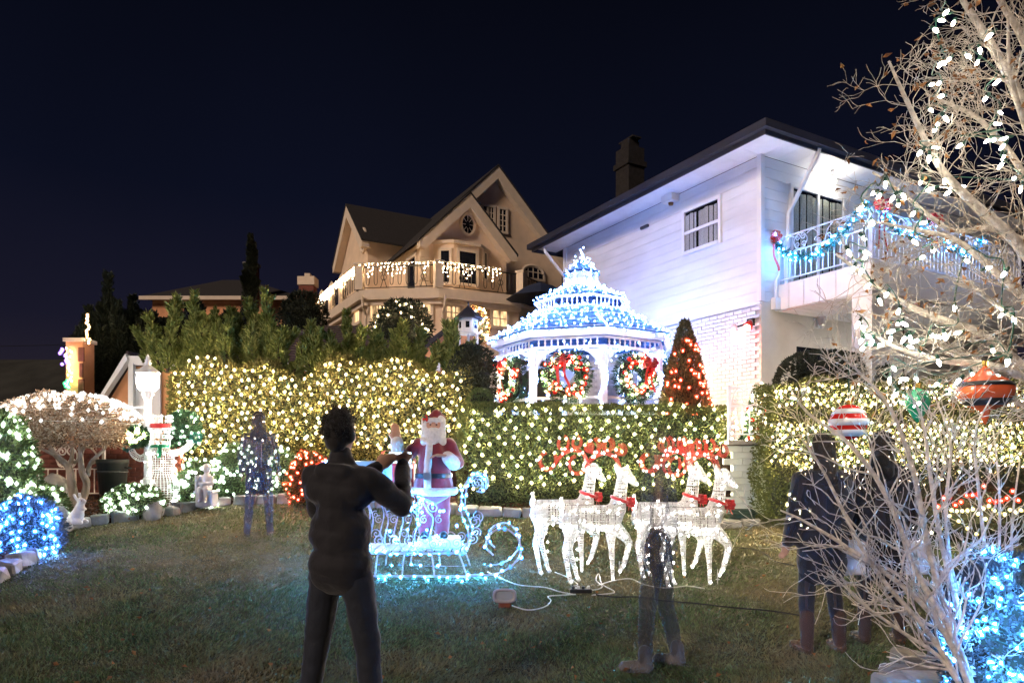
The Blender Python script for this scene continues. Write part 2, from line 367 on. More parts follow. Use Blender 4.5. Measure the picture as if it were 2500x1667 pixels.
def spiral(r, turns, start=0, n=26, inner=.12):
    a = np.linspace(0, 1, n); ang = start+a*turns*2*math.pi; rr = r*(1-(1-inner)*a)
    return np.stack([rr*np.cos(ang), rr*np.sin(ang)], -1)
def plane_pts(p2, o, ex, ez): p2 = np.asarray(p2, float); return np.asarray(o, float)+p2[:, :1]*np.asarray(ex, float)+p2[:, 1:2]*np.asarray(ez, float)
ZU = A(0, 0, 1)
def smooth_path(p, k=8):
    p = np.asarray(p, float); q = np.vstack([2*p[0]-p[1], p, 2*p[-1]-p[-2]]); o = []
    for i in range(1, len(q)-2):
        for t in np.linspace(0, 1, k, endpoint=False):
            a, b, c, d = q[i-1], q[i], q[i+1], q[i+2]
            o.append(.5*(2*b+(c-a)*t+(2*a-5*b+4*c-d)*t*t+(3*b-a-3*c+d)*t**3))
    o.append(p[-1]); return np.array(o)
def along(path, step, jit=0):
    p = np.asarray(path, float); s = np.concatenate([[0], np.cumsum(np.linalg.norm(np.diff(p, axis=0), axis=1))])
    t = np.arange(step/2, s[-1], step)+ (R.uniform(-jit, jit, len(np.arange(step/2, s[-1], step))) if jit else 0)
    return np.stack([np.interp(t, s, p[:, i]) for i in range(3)], -1)
def blob(caps, vox, smooth=3, name='blob', wobble=0):
    """one continuous surface grown over tapered limbs (p0, p1, r0, r1)"""
    b = MB()
    for p0, p1, r0, r1 in caps:
        p0, p1 = A(*p0), A(*p1); L = np.linalg.norm(p1-p0); ax = (p1-p0)/L if L > 1e-6 else ZU
        t = np.linspace(-math.pi/2, 0, 6)[1:]; t2 = np.linspace(0, math.pi/2, 6)[:-1]
        pr = np.vstack([np.stack([np.cos(t)*r0, np.sin(t)*r0], -1), np.stack([np.cos(t2)*r1, L+np.sin(t2)*r1], -1)])
        b.lathe(pr, p0, 12, axis=ax)
    me = b.mesh(name, []); ob = bpy.data.objects.new(name, me); col.objects.link(ob)
    m = ob.modifiers.new('r', 'REMESH'); m.mode = 'VOXEL'; m.voxel_size = vox; m.use_smooth_shade = True
    s = ob.modifiers.new('s', 'SMOOTH'); s.iterations = smooth; s.factor = .6
    dg = bpy.context.evaluated_depsgraph_get(); ev = ob.evaluated_get(dg); me2 = bpy.data.meshes.new_from_object(ev)
    bpy.data.objects.remove(ob); bpy.data.meshes.remove(me); me2.name = name
    if wobble:
        n = len(me2.vertices); c = np.empty(n*3, np.float32); me2.vertices.foreach_get('co', c); c = c.reshape(-1, 3)
        c = c+nrm(c-c.mean(0))*(wob(c, 14, 3)*wobble)[:, None]; me2.vertices.foreach_set('co', c.astype(np.float32).ravel()); me2.update()
    return me2
def setmat(me, m):
    me.materials.clear(); me.materials.append(m); return me
def obj_from(name, me, m, parent, loc=(0, 0, 0)):
    setmat(me, m); o = bpy.data.objects.new(name, me); col.objects.link(o); o.parent = parent; o.location = loc
    ORI[o.name] = ORI.get(parent.name, A(0, 0, 0)) if parent else A(*loc); return o
# ---------------------------------------------------------------- terrain
def G(x, y):
    x = np.asarray(x, float); y = np.asarray(y, float); k = .45
    lawn = .105*k*np.log1p(np.exp(np.clip((np.minimum(y, 12.6)-5.3)/k, -40, 40)))
    t = np.clip((y-20)/9, 0, 1); t = t*t*(3-2*t)
    return lawn+t*4.9+np.clip((y-29)/60, 0, 1)*8
def gp(px, py, lift=0.0):
    """ground point seen at a pixel of the 2500 px frame"""
    d = np.linspace(2.5, 20, 4000); x = (px-1250)/FP*d; y = YH+(CH-G(x, d)-lift)*FP/d
    i = int(np.argmin(np.abs(y-py))); return A(x[i], d[i], float(G(x[i], d[i]))+lift)
class Fr:
    """a vertical plane: origin, horizontal axis, outward normal"""
    def __init__(s, o, ex, en): s.o = A(o[0], o[1], 0); s.ex = A(*ex, 0); s.en = A(*en, 0)
    def p(s, a, z, n=0): return s.o+s.ex*a+s.en*n+ZU*z
    def px(s, px, n=0):
        k = (px-1250)/FP; o = s.o+s.en*n; return (k*o[1]-o[0])/(s.ex[0]-k*s.ex[1])
    def pz(s, px, py, n=0):
        a = s.px(px, n); d = (s.o+s.en*n+s.ex*a)[1]; return a, CH+(YH-py)*d/FP
    def box(s, b, a0, a1, z0, z1, n0, n1, mi=0): b.box(s.p((a0+a1)/2, (z0+z1)/2, (n0+n1)/2), (abs(a1-a0), abs(n1-n0), abs(z1-z0)), s.ex, s.en, ZU, mi); return b
    def poly(s, b, pts, n0, n1, mi=0):
        q = [s.p(a, z, n0) for a, z in pts]; b.prism(q, s.en*(n1-n0), mi); return b
U = A(-.487, .8734); V2 = A(.8734, .487)       # the two directions every building on this street follows
# ================================================================ ground
def grid_sheet(x0, x1, y0, y1, nx, ny, zf):
    X, Y = np.meshgrid(np.linspace(x0, x1, nx), np.linspace(y0, y1, ny)); Z = zf(X, Y)
    i, j = np.meshgrid(np.arange(ny-1), np.arange(nx-1), indexing='ij'); b = MB()
    b.add(np.stack([X, Y, Z], -1).reshape(-1, 3), np.stack([i*nx+j, i*nx+j+1, (i+1)*nx+j+1, (i+1)*nx+j], -1).reshape(-1, 4)); return b
struct(grid_sheet(-300, 300, -40, 420, 161, 185, lambda x, y: G(x, y)-.06-(np.clip((x-1)/3, 0, 1))*0).build('ground', M['earth'], smooth=True))
struct(grid_sheet(-11, 9, -2, 13.5, 161, 125, lambda x, y: G(x, y)+.012*wob(np.stack([x, y, x*0], -1), 1.3, 4)).build('lawn', M['lawn'], smooth=True))
# edge of the planting beds, as pixels of the stone edging in the photograph
EDGE = [(-30, 1432), (10, 1400), (60, 1375), (105, 1345), (130, 1325), (145, 1300), (180, 1287), (235, 1280), (290, 1275), (345, 1268), (400, 1262), (455, 1248), (520, 1237), (600, 1230), (690, 1229), (790, 1231), (900, 1238), (1010, 1246), (1120, 1254), (1230, 1261), (1330, 1264)]
EP = np.array([gp(a, b) for a, b in EDGE])
edge = smooth_path(EP, 10)
# bed of bark mulch behind the edging
def inside(x, y, poly):
    x = np.asarray(x, float); y = np.asarray(y, float); c = np.zeros(x.shape, bool)
    for (x0, y0), (x1, y1) in zip(poly, np.roll(poly, -1, 0)):
        if y0 == y1: continue
        c ^= ((y0 > y) != (y1 > y)) & (x < (x1-x0)*(y-y0)/(y1-y0)+x0)
    return c
BEDP = np.vstack([edge[:, :2], [[edge[-1, 0], 13.3], [-14, 13.3], [-14, edge[0, 1]]]])
def bedz(x, y): return G(x, y)+np.where(inside(x, y, BEDP), .065+.02*wob(np.stack([x, y, x*0], -1), 3, 8), -.12)
struct(grid_sheet(-12.5, edge[-1, 0]+.2, 6.6, 13.3, 160, 84, bedz).build('planting_bed', M['soil']))
n = 30000; c2 = np.stack([R.uniform(-9.5, 1.0, n), R.uniform(6.8, 13, n)], -1); c2 = c2[inside(c2[:, 0], c2[:, 1], BEDP)]; n = len(c2)
c3 = np.concatenate([c2, (G(c2[:, 0], c2[:, 1])+.09+R.uniform(0, .03, n))[:, None]], -1)
b = MB(); a = R.normal(size=(n, 3)); a[:, 2] *= .25; b.leaves(c3, a, R.uniform(.03, .10, n), R.uniform(.012, .03, n), fold=.1)
o = b.build('bark_mulch', M['mulch']); tag(o, 'reddish brown bark mulch covering the curved planting bed', 'mulch', kind='stuff')
# edging stones
se = thing('stone_edging', 'curved row of rough grey edging stones between lawn and mulch bed', 'edging', edge[0])
s_ = np.concatenate([[0], np.cumsum(np.linalg.norm(np.diff(edge, axis=0), axis=1))]); t = 0.0
while t < s_[-1]-.2:
    L = R.uniform(.26, .42); q = [np.array([np.interp(t+w_, s_, edge[:, i]) for i in range(3)]) for w_ in (0, L)]
    if q[0][0] > -1.25+3.0: break
    d = nrm(q[1]-q[0]); nn = A(-d[1], d[0], 0); c = (q[0]+q[1])/2+ZU*.07+nn*R.normal(0, .015)
    b = MB(); b.cbox((0, 0, 0), (L-.03, R.uniform(.15, .21), R.uniform(.14, .19)), .022, .012)
    o = b.build('stone', M['stone'], se, loc=c, world=True)
    o.data.transform(__import__('mathutils').Matrix.Translation(c)); o.rotation_euler = (0, R.normal(0, .04), math.atan2(d[1], d[0])+R.normal(0, .05)); t += L
# grass blades, short, part frosted and worn
n = 230000
d = 3.2*np.exp(R.uniform(0, 1, n)*math.log(13.0/3.2)); x = R.uniform(-.80, .80, n)*d
ok = ~inside(x, d, BEDP) & (d < 12.9) & ~((x > 3.3) & (d > 10.6)); x, d = x[ok], d[ok]; n = len(x)
pz = np.stack([x, d, x*0], -1); wear = wob(pz, .9, 21)+.6*wob(pz, 3.1, 22)
hgt = R.uniform(.014, .044, n)*(1+.45*wear+.35*wob(pz, 7, 26)).clip(.3, 1.6)*(.85+d/60)
c = np.stack([x, d, G(x, d)+.012*wob(pz, 1.3, 4)], -1); a = R.normal(0, .55, (n, 3)); a[:, 2] = 1; a[:, 0] += .2+.9*wob(pz, 2.4, 23)+.5*wob(pz, 6.5, 25); a[:, 1] += .9*wob(pz, 2.4, 24)
side = nrm(np.cross(nrm(a), R.normal(size=(n, 3))))*(.0022+.0007*d)[:, None]
V = np.stack([c-side, c+side, c+nrm(a)*hgt[:, None]], 1).reshape(-1, 3); b = MB(); b.add(V, np.arange(3*n).reshape(n, 3))
o = b.build('grass', M['grass']); tag(o, 'short worn winter lawn grass of the front yard', 'grass', kind='stuff')
n = 260; xy = np.stack([R.uniform(-.75, .75, n*2), 3.3+R.uniform(0, 1, n*2)**1.3*8], -1); xy[:, 0] *= xy[:, 1]; xy = xy[~inside(xy[:, 0], xy[:, 1], BEDP)][:n]; n = len(xy)
b = MB(); a = R.normal(size=(n, 3)); a[:, 2] *= .35; b.leaves(np.c_[xy, G(xy[:, 0], xy[:, 1])+.03+R.uniform(0, .015, n)], a, R.uniform(.03, .065, n), .03, fold=.4); tag(b.build('fallen_leaves', M['leaf_brown']), 'dry brown leaves scattered over the lawn', 'leaves', kind='stuff')
# raised terrace the gazebo and white house stand on
TZ = 1.70
b = MB(); b.prism([A(-1.3, 12.15, 0), A(3.4, 12.15, 0), A(3.4, 11.0, 0), A(4.2, 11.0, 0), A(4.2, 12.3, 0), A(14, 12.3, 0), A(14, 19.5, 0), A(-1.3, 19.5, 0)], A(0, 0, TZ))
struct(b.build('terrace', M['soil']))
# block retaining wall with a capping slab
rw = thing('retaining_wall', 'pale green painted block wall with capping slab under the white railing', 'wall', (3.8, 10.9, .5))
b = MB(); b.box((3.86, 10.93, 1.0), (.62, .1, 1.36)); b.build('backing', M['block_green'], rw)
z = .45; row = 0; hb = ico = None
bw = MB(); bw.cbox((0, 0, 0), (.305, .06, .098), .006); blk = bw.mesh('block', M['block_green'])
while z < 1.62:
    for i in range(3):
        xx = 3.55+.155+.31*i-(.155 if row % 2 else 0)
        if xx-.15 < 3.39: xx += .0
        if xx+.14 < 4.18 and xx > 3.5: place('block', blk, rw, (xx, 10.88, z+.05))
    z += .103; row += 1
b = MB(); b.box((3.84, 10.95, TZ+.035), (.76, .32, .07)); b.build('capping_slab', M['slab'], rw)

# ================================================================ the white house
CO = A(4.71, 12.8)
FL = Fr(CO, U, -V2)               # left wall, receding
FRT = Fr(CO, V2, -U)              # right wall
HL, HR_, ZB, ZT = 6.62, 9.5, 4.44, 7.2
wh = thing('white_house', 'two storey white house with lap siding above painted brick and deep eaves', 'house', (CO[0], CO[1], TZ))
b = MB(); FL.box(b, .03, HL, TZ, ZT, -HR_, -.03); b.build('wall', M['mortar'], wh)
def lap_boards(fr, a0, a1, z0, z1, ex, nm='siding_board', m='white_siding'):
    n = int(round((z1-z0)/ex)); h = (z1-z0)/n
    for i in range(n):
        z = z0+i*h; b = MB()
        q = [fr.p(a0, z, -.03), fr.p(a0, z, .014), fr.p(a0, z+h-.003, .008), fr.p(a0, z+h-.003, -.03)]
        b.prism(q, fr.ex*(a1-a0)); b.build(nm, M[m], wh)
lap_boards(FL, .0, HL, ZB, ZT, .197)
lap_boards(FRT, .0, HR_, ZB, ZT, .197)
b = MB(); b.box(FL.p(-.01, (ZB+ZT)/2, .01), (.10, .10, ZT-ZB), FL.ex, FL.en); b.build('corner_trim', M['white_paint'], wh)
b = MB(); b.box(FL.p(HL+.01, (ZB+ZT)/2, .01), (.10, .10, ZT-ZB), FL.ex, FL.en); b.build('corner_trim', M['white_paint'], wh)
b = MB(); FL.box(b, -.02, HL, ZB-.05, ZB-.004, -.02, .045); b.build('trim_band', M['white_paint'], wh)
# painted brick below
bm_ = MB(); bm_.cbox((0, 0, 0), (.205, .05, .066), .006); brick = bm_.mesh('brick', M['white_brick'])
ang = math.atan2(FL.ex[1], FL.ex[0]); cnt = 0; rest = MB()
spots = []
zz = TZ+.04; row = 0
while zz < ZB-.06:
    a = .11+(.107 if row % 2 else 0)
    while a < 5.2: spots.append((a, zz)); a += .215
    zz += .076; row += 1
vis = sorted(spots, key=lambda q: q[0]-.6*(q[1]-2.4))
for i, (a, z) in enumerate(vis):
    p = FL.p(a, z, .0+R.normal(0, .0022))
    if i < 300: place('brick', brick, wh, p, (R.normal(0, .008), 0, ang+R.normal(0, .006)))
    else: rest.box(p, (.205, .05, .066), FL.ex, FL.en)
rest.build('far_bricks', M['white_brick'], wh, kind='stuff')
# lower right wall, smooth
b = MB(); FRT.box(b, 0, HR_, TZ, ZB-.005, -.04, .012); b.build('porch_wall', M['cream_wall'], wh)
# soffit panels, gutter, roof
OV = .69
def soffit(fr, a0, a1, w, mitre):
    n = int((a1-a0)/w)
    for i in range(n):
        s0, s1 = a0+i*w+.003, a0+(i+1)*w-.003; b = MB()
        lo0 = max(s0, 0) if False else s0
        q = [fr.p(max(s0, -0) if s0 < 0 else s0, ZT+.012, 0), fr.p(s0, ZT+.012, OV-.03), fr.p(s1, ZT+.012, OV-.03), fr.p(s1, ZT+.012, 0)]
        if s0 < 0: q[0] = fr.p(s0, ZT+.012, min(OV-.04, -s0)); q[3] = fr.p(s1, ZT+.012, max(0, -s1) if s1 < 0 else 0)
        b.prism(q, A(0, 0, .03)); b.build('soffit_panel', M['white_paint'], wh)
soffit(FL, .0, HL+.6, .42, 1); soffit(FRT, .0, HR_, .42, 1)
b = MB(); b.prism([FL.p(-.003, ZT+.012, -.0), FL.p(-.003, ZT+.012, OV-.03), FL.p(-OV+.03, ZT+.012, OV-.03), FL.p(-OV+.03, ZT+.012, -.0)], ZU*.03); b.build('soffit_corner', M['white_paint'], wh)
b = MB()
def rect_ring(o0, o1, z0, z1):
    pts = lambda o: [FL.p(-o, 0, o), FL.p(HL+o, 0, o), FL.p(HL+o, 0, -HR_-o), FL.p(-o, 0, -HR_-o)]
    a, c = pts(o0), pts(o1)
    for i in range(4):
        j = (i+1) % 4; q = [a[i], a[j], c[j], c[i]]; b.prism([v+ZU*z0 for v in q], ZU*(z1-z0))
rect_ring(OV-.03, OV, ZT-.03, ZT+.20); b.build('fascia', M['gutter'], wh)
b = MB(); rect_ring(OV+.003, OV+.10, ZT+.05, ZT+.19); b.build('gutter', M['gutter'], wh)
b = MB(); o = OV+.04; e4 = [FL.p(-o, ZT+.21, o), FL.p(HL+o, ZT+.21, o), FL.p(HL+o, ZT+.21, -HR_-o), FL.p(-o, ZT+.21, -HR_-o)]
r2 = [FL.p(HL/2, ZT+1.25, -3.3), FL.p(HL/2, ZT+1.25, -HR_+3.3)]
b.add(e4+r2, [[0, 3, 5, 4], [1, 4, 5, 2]]); b.f.append((np.array([[0, 4, 1], [2, 5, 3]]), 0)); b.f.append((np.array([[0, 1, 2, 3]]), 0))
b.build('roof', M['shingle_dark'], wh)
# chimney
ch = MB(); a0, zc = FL.px(1538), 0
cc = P(1538, 480, 18.6)
ch.box((cc[0], cc[1], 8.6), (.56, .54, 2.6), FL.ex, FL.en); chim = ch.build('chimney', M['brick_dark'], wh)
ch = MB(); ch.box((cc[0], cc[1], 9.45), (.66, .64, .14), FL.ex, FL.en); ch.box((cc[0], cc[1], 10.02), (.36, .34, .22), FL.ex, FL.en); ch.box((cc[0], cc[1], 10.16), (.60, .3, .04), FL.ex, FL.en); ch.build('chimney_cap', M['brick_dark'], chim)
# side window with a meeting rail and lace curtains
def window(fr, a0, a1, z0, z1, nm, rails=(), mulls=(), fw=.07, curt='curtain', dep=.06, par=None, frame='white_paint', n0=.012):
    par = par or wh
    wd = MB(); fr.box(wd, a0, a1, z0, z1, n0, n0+.016); wo = wd.build(nm, M['glass_dark'], par)
    f = MB(); n1 = n0+dep
    fr.box(f, a0-fw, a0, z0-fw, z1+fw, n0-.02, n1); fr.box(f, a1, a1+fw, z0-fw, z1+fw, n0-.02, n1)
    fr.box(f, a0+.001, a1-.001, z1, z1+fw, n0-.02, n1-.004); fr.box(f, a0+.001, a1-.001, z0-fw, z0, n0-.02, n1+.02)
    for r_ in rails: fr.box(f, a0+.001, a1-.001, r_-.03, r_+.03, n0, n1-.008)
    for m_ in mulls: fr.box(f, m_-.03, m_+.03, z0+.001, z1-.001, n0, n1-.010)
    f.build('window_frame', M[frame], wo)
    if curt:
        k = 60; aa = np.linspace(a0+.05, a1-.02, k); nn = n0+.024+.008*np.sin(np.linspace(0, 40, k))+.004*np.sin(np.linspace(0, 91, k))
        c = MB(); lo = np.array([fr.p(x_, z0, y_) for x_, y_ in zip(aa, nn)]); hi = np.array([fr.p(x_, z1-.05-.03*abs(math.sin(x_*7)), y_) for x_, y_ in zip(aa, nn)])
        gap = [i for i in range(k-1) if abs(math.sin((aa[i]-a0)*5.3)) > .10]
        c.add(np.vstack([lo, hi]), [[i, i+1, k+i+1, k+i] for i in gap]); c.build('curtain', M[curt], wo)
        g = MB(); fr.box(g, a0, a1, z0, z1, n0+.042, n0+.045); g.build('pane', M['glass'], wo)
    return wo
a1_, zt_ = FL.pz(1676, 520); a0_, zt2 = FL.pz(1758, 487); _, zb_ = FL.pz(1676, 617)
window(FL, a0_, a1_, zb_, (zt_+zt2)/2, 'window', rails=[zb_+((zt_+zt2)/2-zb_)*.47])
# sliding door on the balcony, with curtains
a0d, _ = FRT.pz(1930, 500); a1d, _ = FRT.pz(2052, 500)
window(FRT, a0d, a1d, ZB+.34, ZB+2.3, 'sliding_door', mulls=[(a0d+a1d)/2], curt='curtain_green')
# vent, eave camera, junction box, downspouts
b = MB(); a, z = FL.pz(1577, 555); FL.box(b, a-.13, a+.13, z-.03, z+.03, .02, .07); b.build('wall_vent', M['gutter'], wh)
b = MB(); a, z = FL.pz(1648, 488); FL.box(b, a-.16, a+.16, ZT-.16, ZT-.01, .03, .25); o = b.build('eave_box', M['white_paint'], wh)
b = MB(); b.lathe([(.05, -.05), (.06, 0)], FL.p(a, ZT-.165, .12), 10); b.build('sensor', M['leaf_brown'], o)
b = MB(); a = FRT.px(1885); FRT.box(b, a-.07, a+.07, 4.30, 4.52, .03, .14); b.tube([FRT.p(a, 4.5, .09), FRT.p(a, 4.85, .09), FRT.p(a+.08, 4.95, .09)], .03); b.build('junction_box', M['white_paint'], wh)
b = MB(); b.tube([FRT.p(FRT.px(2000, OV), ZT+.02, OV), FRT.p(FRT.px(1998, OV), ZT-.12, OV-.04), FRT.p(FRT.px(1917), ZT-1.0, .08), FRT.p(FRT.px(1914), ZB+.35, .06)], .045, 8); b.build('downspout', M['white_paint'], wh)
b = MB(); b.tube([FL.p(HL+.2, ZT+.02, OV-.1), FL.p(HL+.15, ZT-.15, OV-.12), FL.p(HL-.1, ZT-.85, .08), FL.p(HL-.12, TZ+2, .06)], .045, 8); b.build('downspout', M['white_paint'], wh)
# ---- balcony
S0, DP = .407, 1.95
bal = thing('balcony', 'white panelled balcony with scrolled iron railing on the right of the house', 'balcony', FRT.p(S0, 4.29, 0))
FBs = Fr((FRT.p(S0, 0, 0))[:2], -U, -V2)         # its side, coming towards the viewer
FBf = Fr((FRT.p(S0, 0, DP))[:2], V2, -U)         # its front
BW = HR_-S0
b = MB(); b.prism([FRT.p(S0+.02, 4.31, 0), FRT.p(S0+.02, 4.31, DP-.02), FRT.p(HR_, 4.31, DP-.02), FRT.p(HR_, 4.31, 0)], ZU*.42); b.build('deck', M['white_paint'], bal)
k = 6
for i in range(k):
    b = MB(); FBs.box(b, i*DP/k+.004, (i+1)*DP/k-.004, 4.29, 4.77, -.02, .02); b.build('fascia_panel', M['white_paint'], bal)
for i in range(20):
    b = MB(); FBf.box(b, i*BW/20+.004, (i+1)*BW/20-.004, 4.29, 4.77, -.02, .02); b.build('fascia_panel', M['white_paint'], bal)
for i in range(9):
    b = MB(); w0 = .03+i*(DP-.1)/9; b.prism([FRT.p(S0+.05, 4.30, w0+.008), FRT.p(S0+.05, 4.30, w0+(DP-.1)/9-.008), FRT.p(HR_, 4.30, w0+(DP-.1)/9-.008), FRT.p(HR_, 4.30, w0+.008)], -ZU*.02); b.build('ceiling_board', M['white_paint'], bal)
RZ0, RZM, RZ1 = 4.87, 5.36, 5.68
def railing(fr, a0, a1, par, z0, zm, z1, m, n=-.06, step=.115, r=.011, panels=True, posts=True):
    b = MB()
    for z in (z0, zm, z1): b.box(fr.p((a0+a1)/2, z, n), (a1-a0, .03, .022), fr.ex, fr.en)
    b.build('rail', m, par)
    k = int((a1-a0)/step)
    for i in range(1, k): bb = MB(); bb.box(fr.p(a0+(a1-a0)*i/k, (z0+zm)/2, n), (.017, .017, zm-z0), fr.ex, fr.en); bb.build('baluster', m, par)
    if posts:
        for a in (a0, a1): bb = MB(); bb.box(fr.p(a, (z0-.1+z1+.02)/2, n), (.045, .045, z1-z0+.12), fr.ex, fr.en); bb.build('post', m, par)
    if panels:
        h = z1-zm; k = max(1, int((a1-a0)/(h*2.0))); wv = (a1-a0)/k
        for i in range(k):
            c = a0+wv*(i+.5); bb = MB()
            for sx in (-1, 1):
                for sz in (-1, 1):
                    q = spiral(h*.20, 1.4, math.pi/2 if sz > 0 else -math.pi/2, 18); q[:, 0] *= sx; q[:, 1] *= 1
                    bb.tube(plane_pts(q+A(sx*h*.2, sz*h*.22), fr.p(c, zm+h/2, n), fr.ex, ZU), r*.7, 4)
                q = np.array([(sx*wv*.46, -h*.48), (sx*wv*.40, h*.1), (sx*wv*.28, h*.44), (sx*wv*.14, h*.3)]); q = smooth_path(np.c_[q, q[:, 0]*0], 5)[:, :2]
                bb.tube(plane_pts(q, fr.p(c, zm+h/2, n), fr.ex, ZU), r*.8, 4)
                q = spiral(h*.16, 1.3, 0 if sx > 0 else math.pi, 16); q[:, 1] *= sx
                bb.tube(plane_pts(q+A(sx*wv*.36, -h*.2), fr.p(c, zm+h/2, n), fr.ex, ZU), r*.7, 4)
            a_ = np.linspace(0, 2*math.pi, 22)[:-1]; bb.tube(plane_pts(np.stack([np.cos(a_), np.sin(a_)], -1)*h*.44, fr.p(c, zm+h/2, n), fr.ex, ZU), r*.7, 4, closed=True)
            bb.build('scroll_panel', m, par)
railing(FBs, .05, DP-.04, bal, RZ0, RZM, RZ1, M['iron_white'])
railing(FBf, .06, 5.0, bal, RZ0, RZM, RZ1, M['iron_white'])
b = MB(); FBf.box(b, .0, .36, TZ, 4.285, -.36, -.0); b.build('pillar', M['white_siding'], bal)
# balcony ceiling lamp, lit
a, z = FRT.pz(2008, 452); p = FRT.p(a, z, .22)
lp = thing('porch_light', 'bright bare lamp above the balcony sliding door', 'lamp', p)
b = MB(); b.lathe([(.05, -.13), (.05, .08), (.02, .1)], p-A(0, 0, -.1), 10); b.tube([p+ZU*.1, FRT.p(a, z+.1, .02)], .02); b.build('bracket', M['white_paint'], lp)
b = MB(); b.ball(p, .075, 12); b.build('bulb', glow('lamp_white', (1, .90, .72), 34, 0), lp, True)
# flood lights at the corner of the brick wall
a, z = FL.pz(1838, 795); p = FL.p(a, z, .12)
fl = thing('flood_light', 'red and white twin flood light fixed to the painted brick corner', 'flood light', p)
b = MB(); b.box(FL.p(a, z+.06, .05), (.14, .08, .14), FL.ex, FL.en); b.tube([FL.p(a-.03, z+.03, .08), FL.p(a-.10, z, .2)], .02); b.tube([FL.p(a+.04, z+.05, .08), FL.p(a+.2, z-.01, .2)], .02); b.build('bracket', M['iron_dark'], fl)
hd = lambda q, ax: MB().lathe([(.03, -.1), (.07, -.02), (.085, .06), (.06, .055)], q, 12, axis=ax)
hd(FL.p(a-.12, z-.02, .24), FL.en*.6-ZU*.8).build('red_head', M['bauble_red'], fl, True)
hd(FL.p(a+.26, z-.05, .22), FL.en*.1-ZU*.9).build('white_head', M['white_paint'], fl, True)
b = MB(); b.ball(FL.p(a-.12, z-.08, .29), .06, 12); b.build('red_lens', glow('lens_red', (1, .13, .09), 34, 0), fl, True)
b = MB(); b.ball(FL.p(a+.26, z-.13, .20), .07, 12); b.build('white_lens', glow('lens_white', (1, .93, .9), 4.5, 0), fl, True)
# window far right and a lit porch behind the tree
p = FBf.p(1.9, 2.9, -.6)
pl = thing('porch_lantern', 'lit porch lantern under the balcony behind the bare tree', 'lantern', p)
b = MB(); b.ball(p, .09, 12); b.build('globe', glow('porch_globe', (1, .95, .88), 75, 0), pl, True)
b = MB(); b.lathe([(.10, .08), (.11, .1), (.03, .17), (.012, .18), (.012, 1.38)], p, 10); b.build('hanger', M['iron_dark'], pl)
b = MB(); FRT.box(b, 2.9, 4.6, TZ, TZ+2.2, .013, .05); b.build('white_door', M['white_paint'], wh)
b = MB(); a, z = FRT.pz(1990, 790); FRT.box(b, a-.07, a+.07, z-.1, z+.1, .02, .05); b.lathe([(.03, -.12), (.07, -.05), (.09, .08), (.04, .16)], FRT.p(a+.02, z, .14), 8); b.build('wall_lantern', M['white_paint'], wh)
b = MB(); a0q, z0q = FRT.pz(1943, 846); a1q, _ = FRT.pz(2080, 846); FRT.box(b, a0q, a1q, z0q-1.3, z0q, .013, .03); b.build('low_window', M['glass_dark'], wh)

# ================================================================ terrace railing
tr = thing('terrace_railing', 'short white iron railing with scrolls on the retaining wall', 'railing', (3.8, 10.95, TZ+.07))
railing(Fr((3.50, 10.90), (1, 0), (0, -1)), .0, .66, tr, TZ+.17, TZ+.62, TZ+.92, M['iron_white'], n=0, step=.1)
# ================================================================ the tan house on the hill
PF = Fr((-1.8, 30.0), V2, -U)
th = thing('tan_house', 'tan stucco house with steep gables and a balcony on the hill behind', 'house', (-1.8, 30, 5.5))
def back(fr, d): return Fr((fr.o+A(*U, 0)*d)[:2], fr.ex[:2], fr.en[:2])
ST, TRM = M['stucco'], M['stucco_trim']
def gable(fr, c, hw, ze, zp, zb, depth, nm, wall_m=ST, over=.35):
    """gable front with rakes, wall and roof running back"""
    b = MB(); fr.poly(b, [(c-hw+over, zb), (c+hw-over, zb), (c+hw-over, ze+over*.6), (c, zp-.42), (c-hw+over, ze+over*.6)], -depth, 0); b.build(nm, wall_m, th)
    sl = (zp-ze)/hw
    for sgn in (-1, 1):
        b = MB(); fr.poly(b, [(c, zp), (c+sgn*hw, ze), (c+sgn*hw, ze-.30), (c+sgn*(hw-.30), ze-.30), (c, zp-.62)] if sgn > 0 else [(c, zp), (c, zp-.62), (c-hw+.30, ze-.30), (c-hw, ze-.30), (c-hw, ze)], .02, .40); b.build('rake_board', TRM, th)
        b = MB(); q = [(c, zp+.10), (c+sgn*(hw+.06), ze+.06), (c+sgn*(hw+.06), ze-.04), (c, zp+.005)]; fr.poly(b, q if sgn > 0 else q[::-1], .43, -depth); b.build('roof', M['shingle_dark'], th)
PF2 = back(PF, .5)
gable(PF2, 0.0, 2.38, 10.72, 13.14, 8.4, 5.2, 'front_gable')
PM = back(PF, 3.2)
gable(PM, 2.84, 4.4, 11.5, 15.95, 8.0, 8.0, 'main_gable')
WG = Fr((-6.95, 32.85), U, -V2)          # left wing, its gable faces left
gable(WG, 2.62, 2.75, 11.85, 14.39, 8.0, 6.5, 'wing_gable')
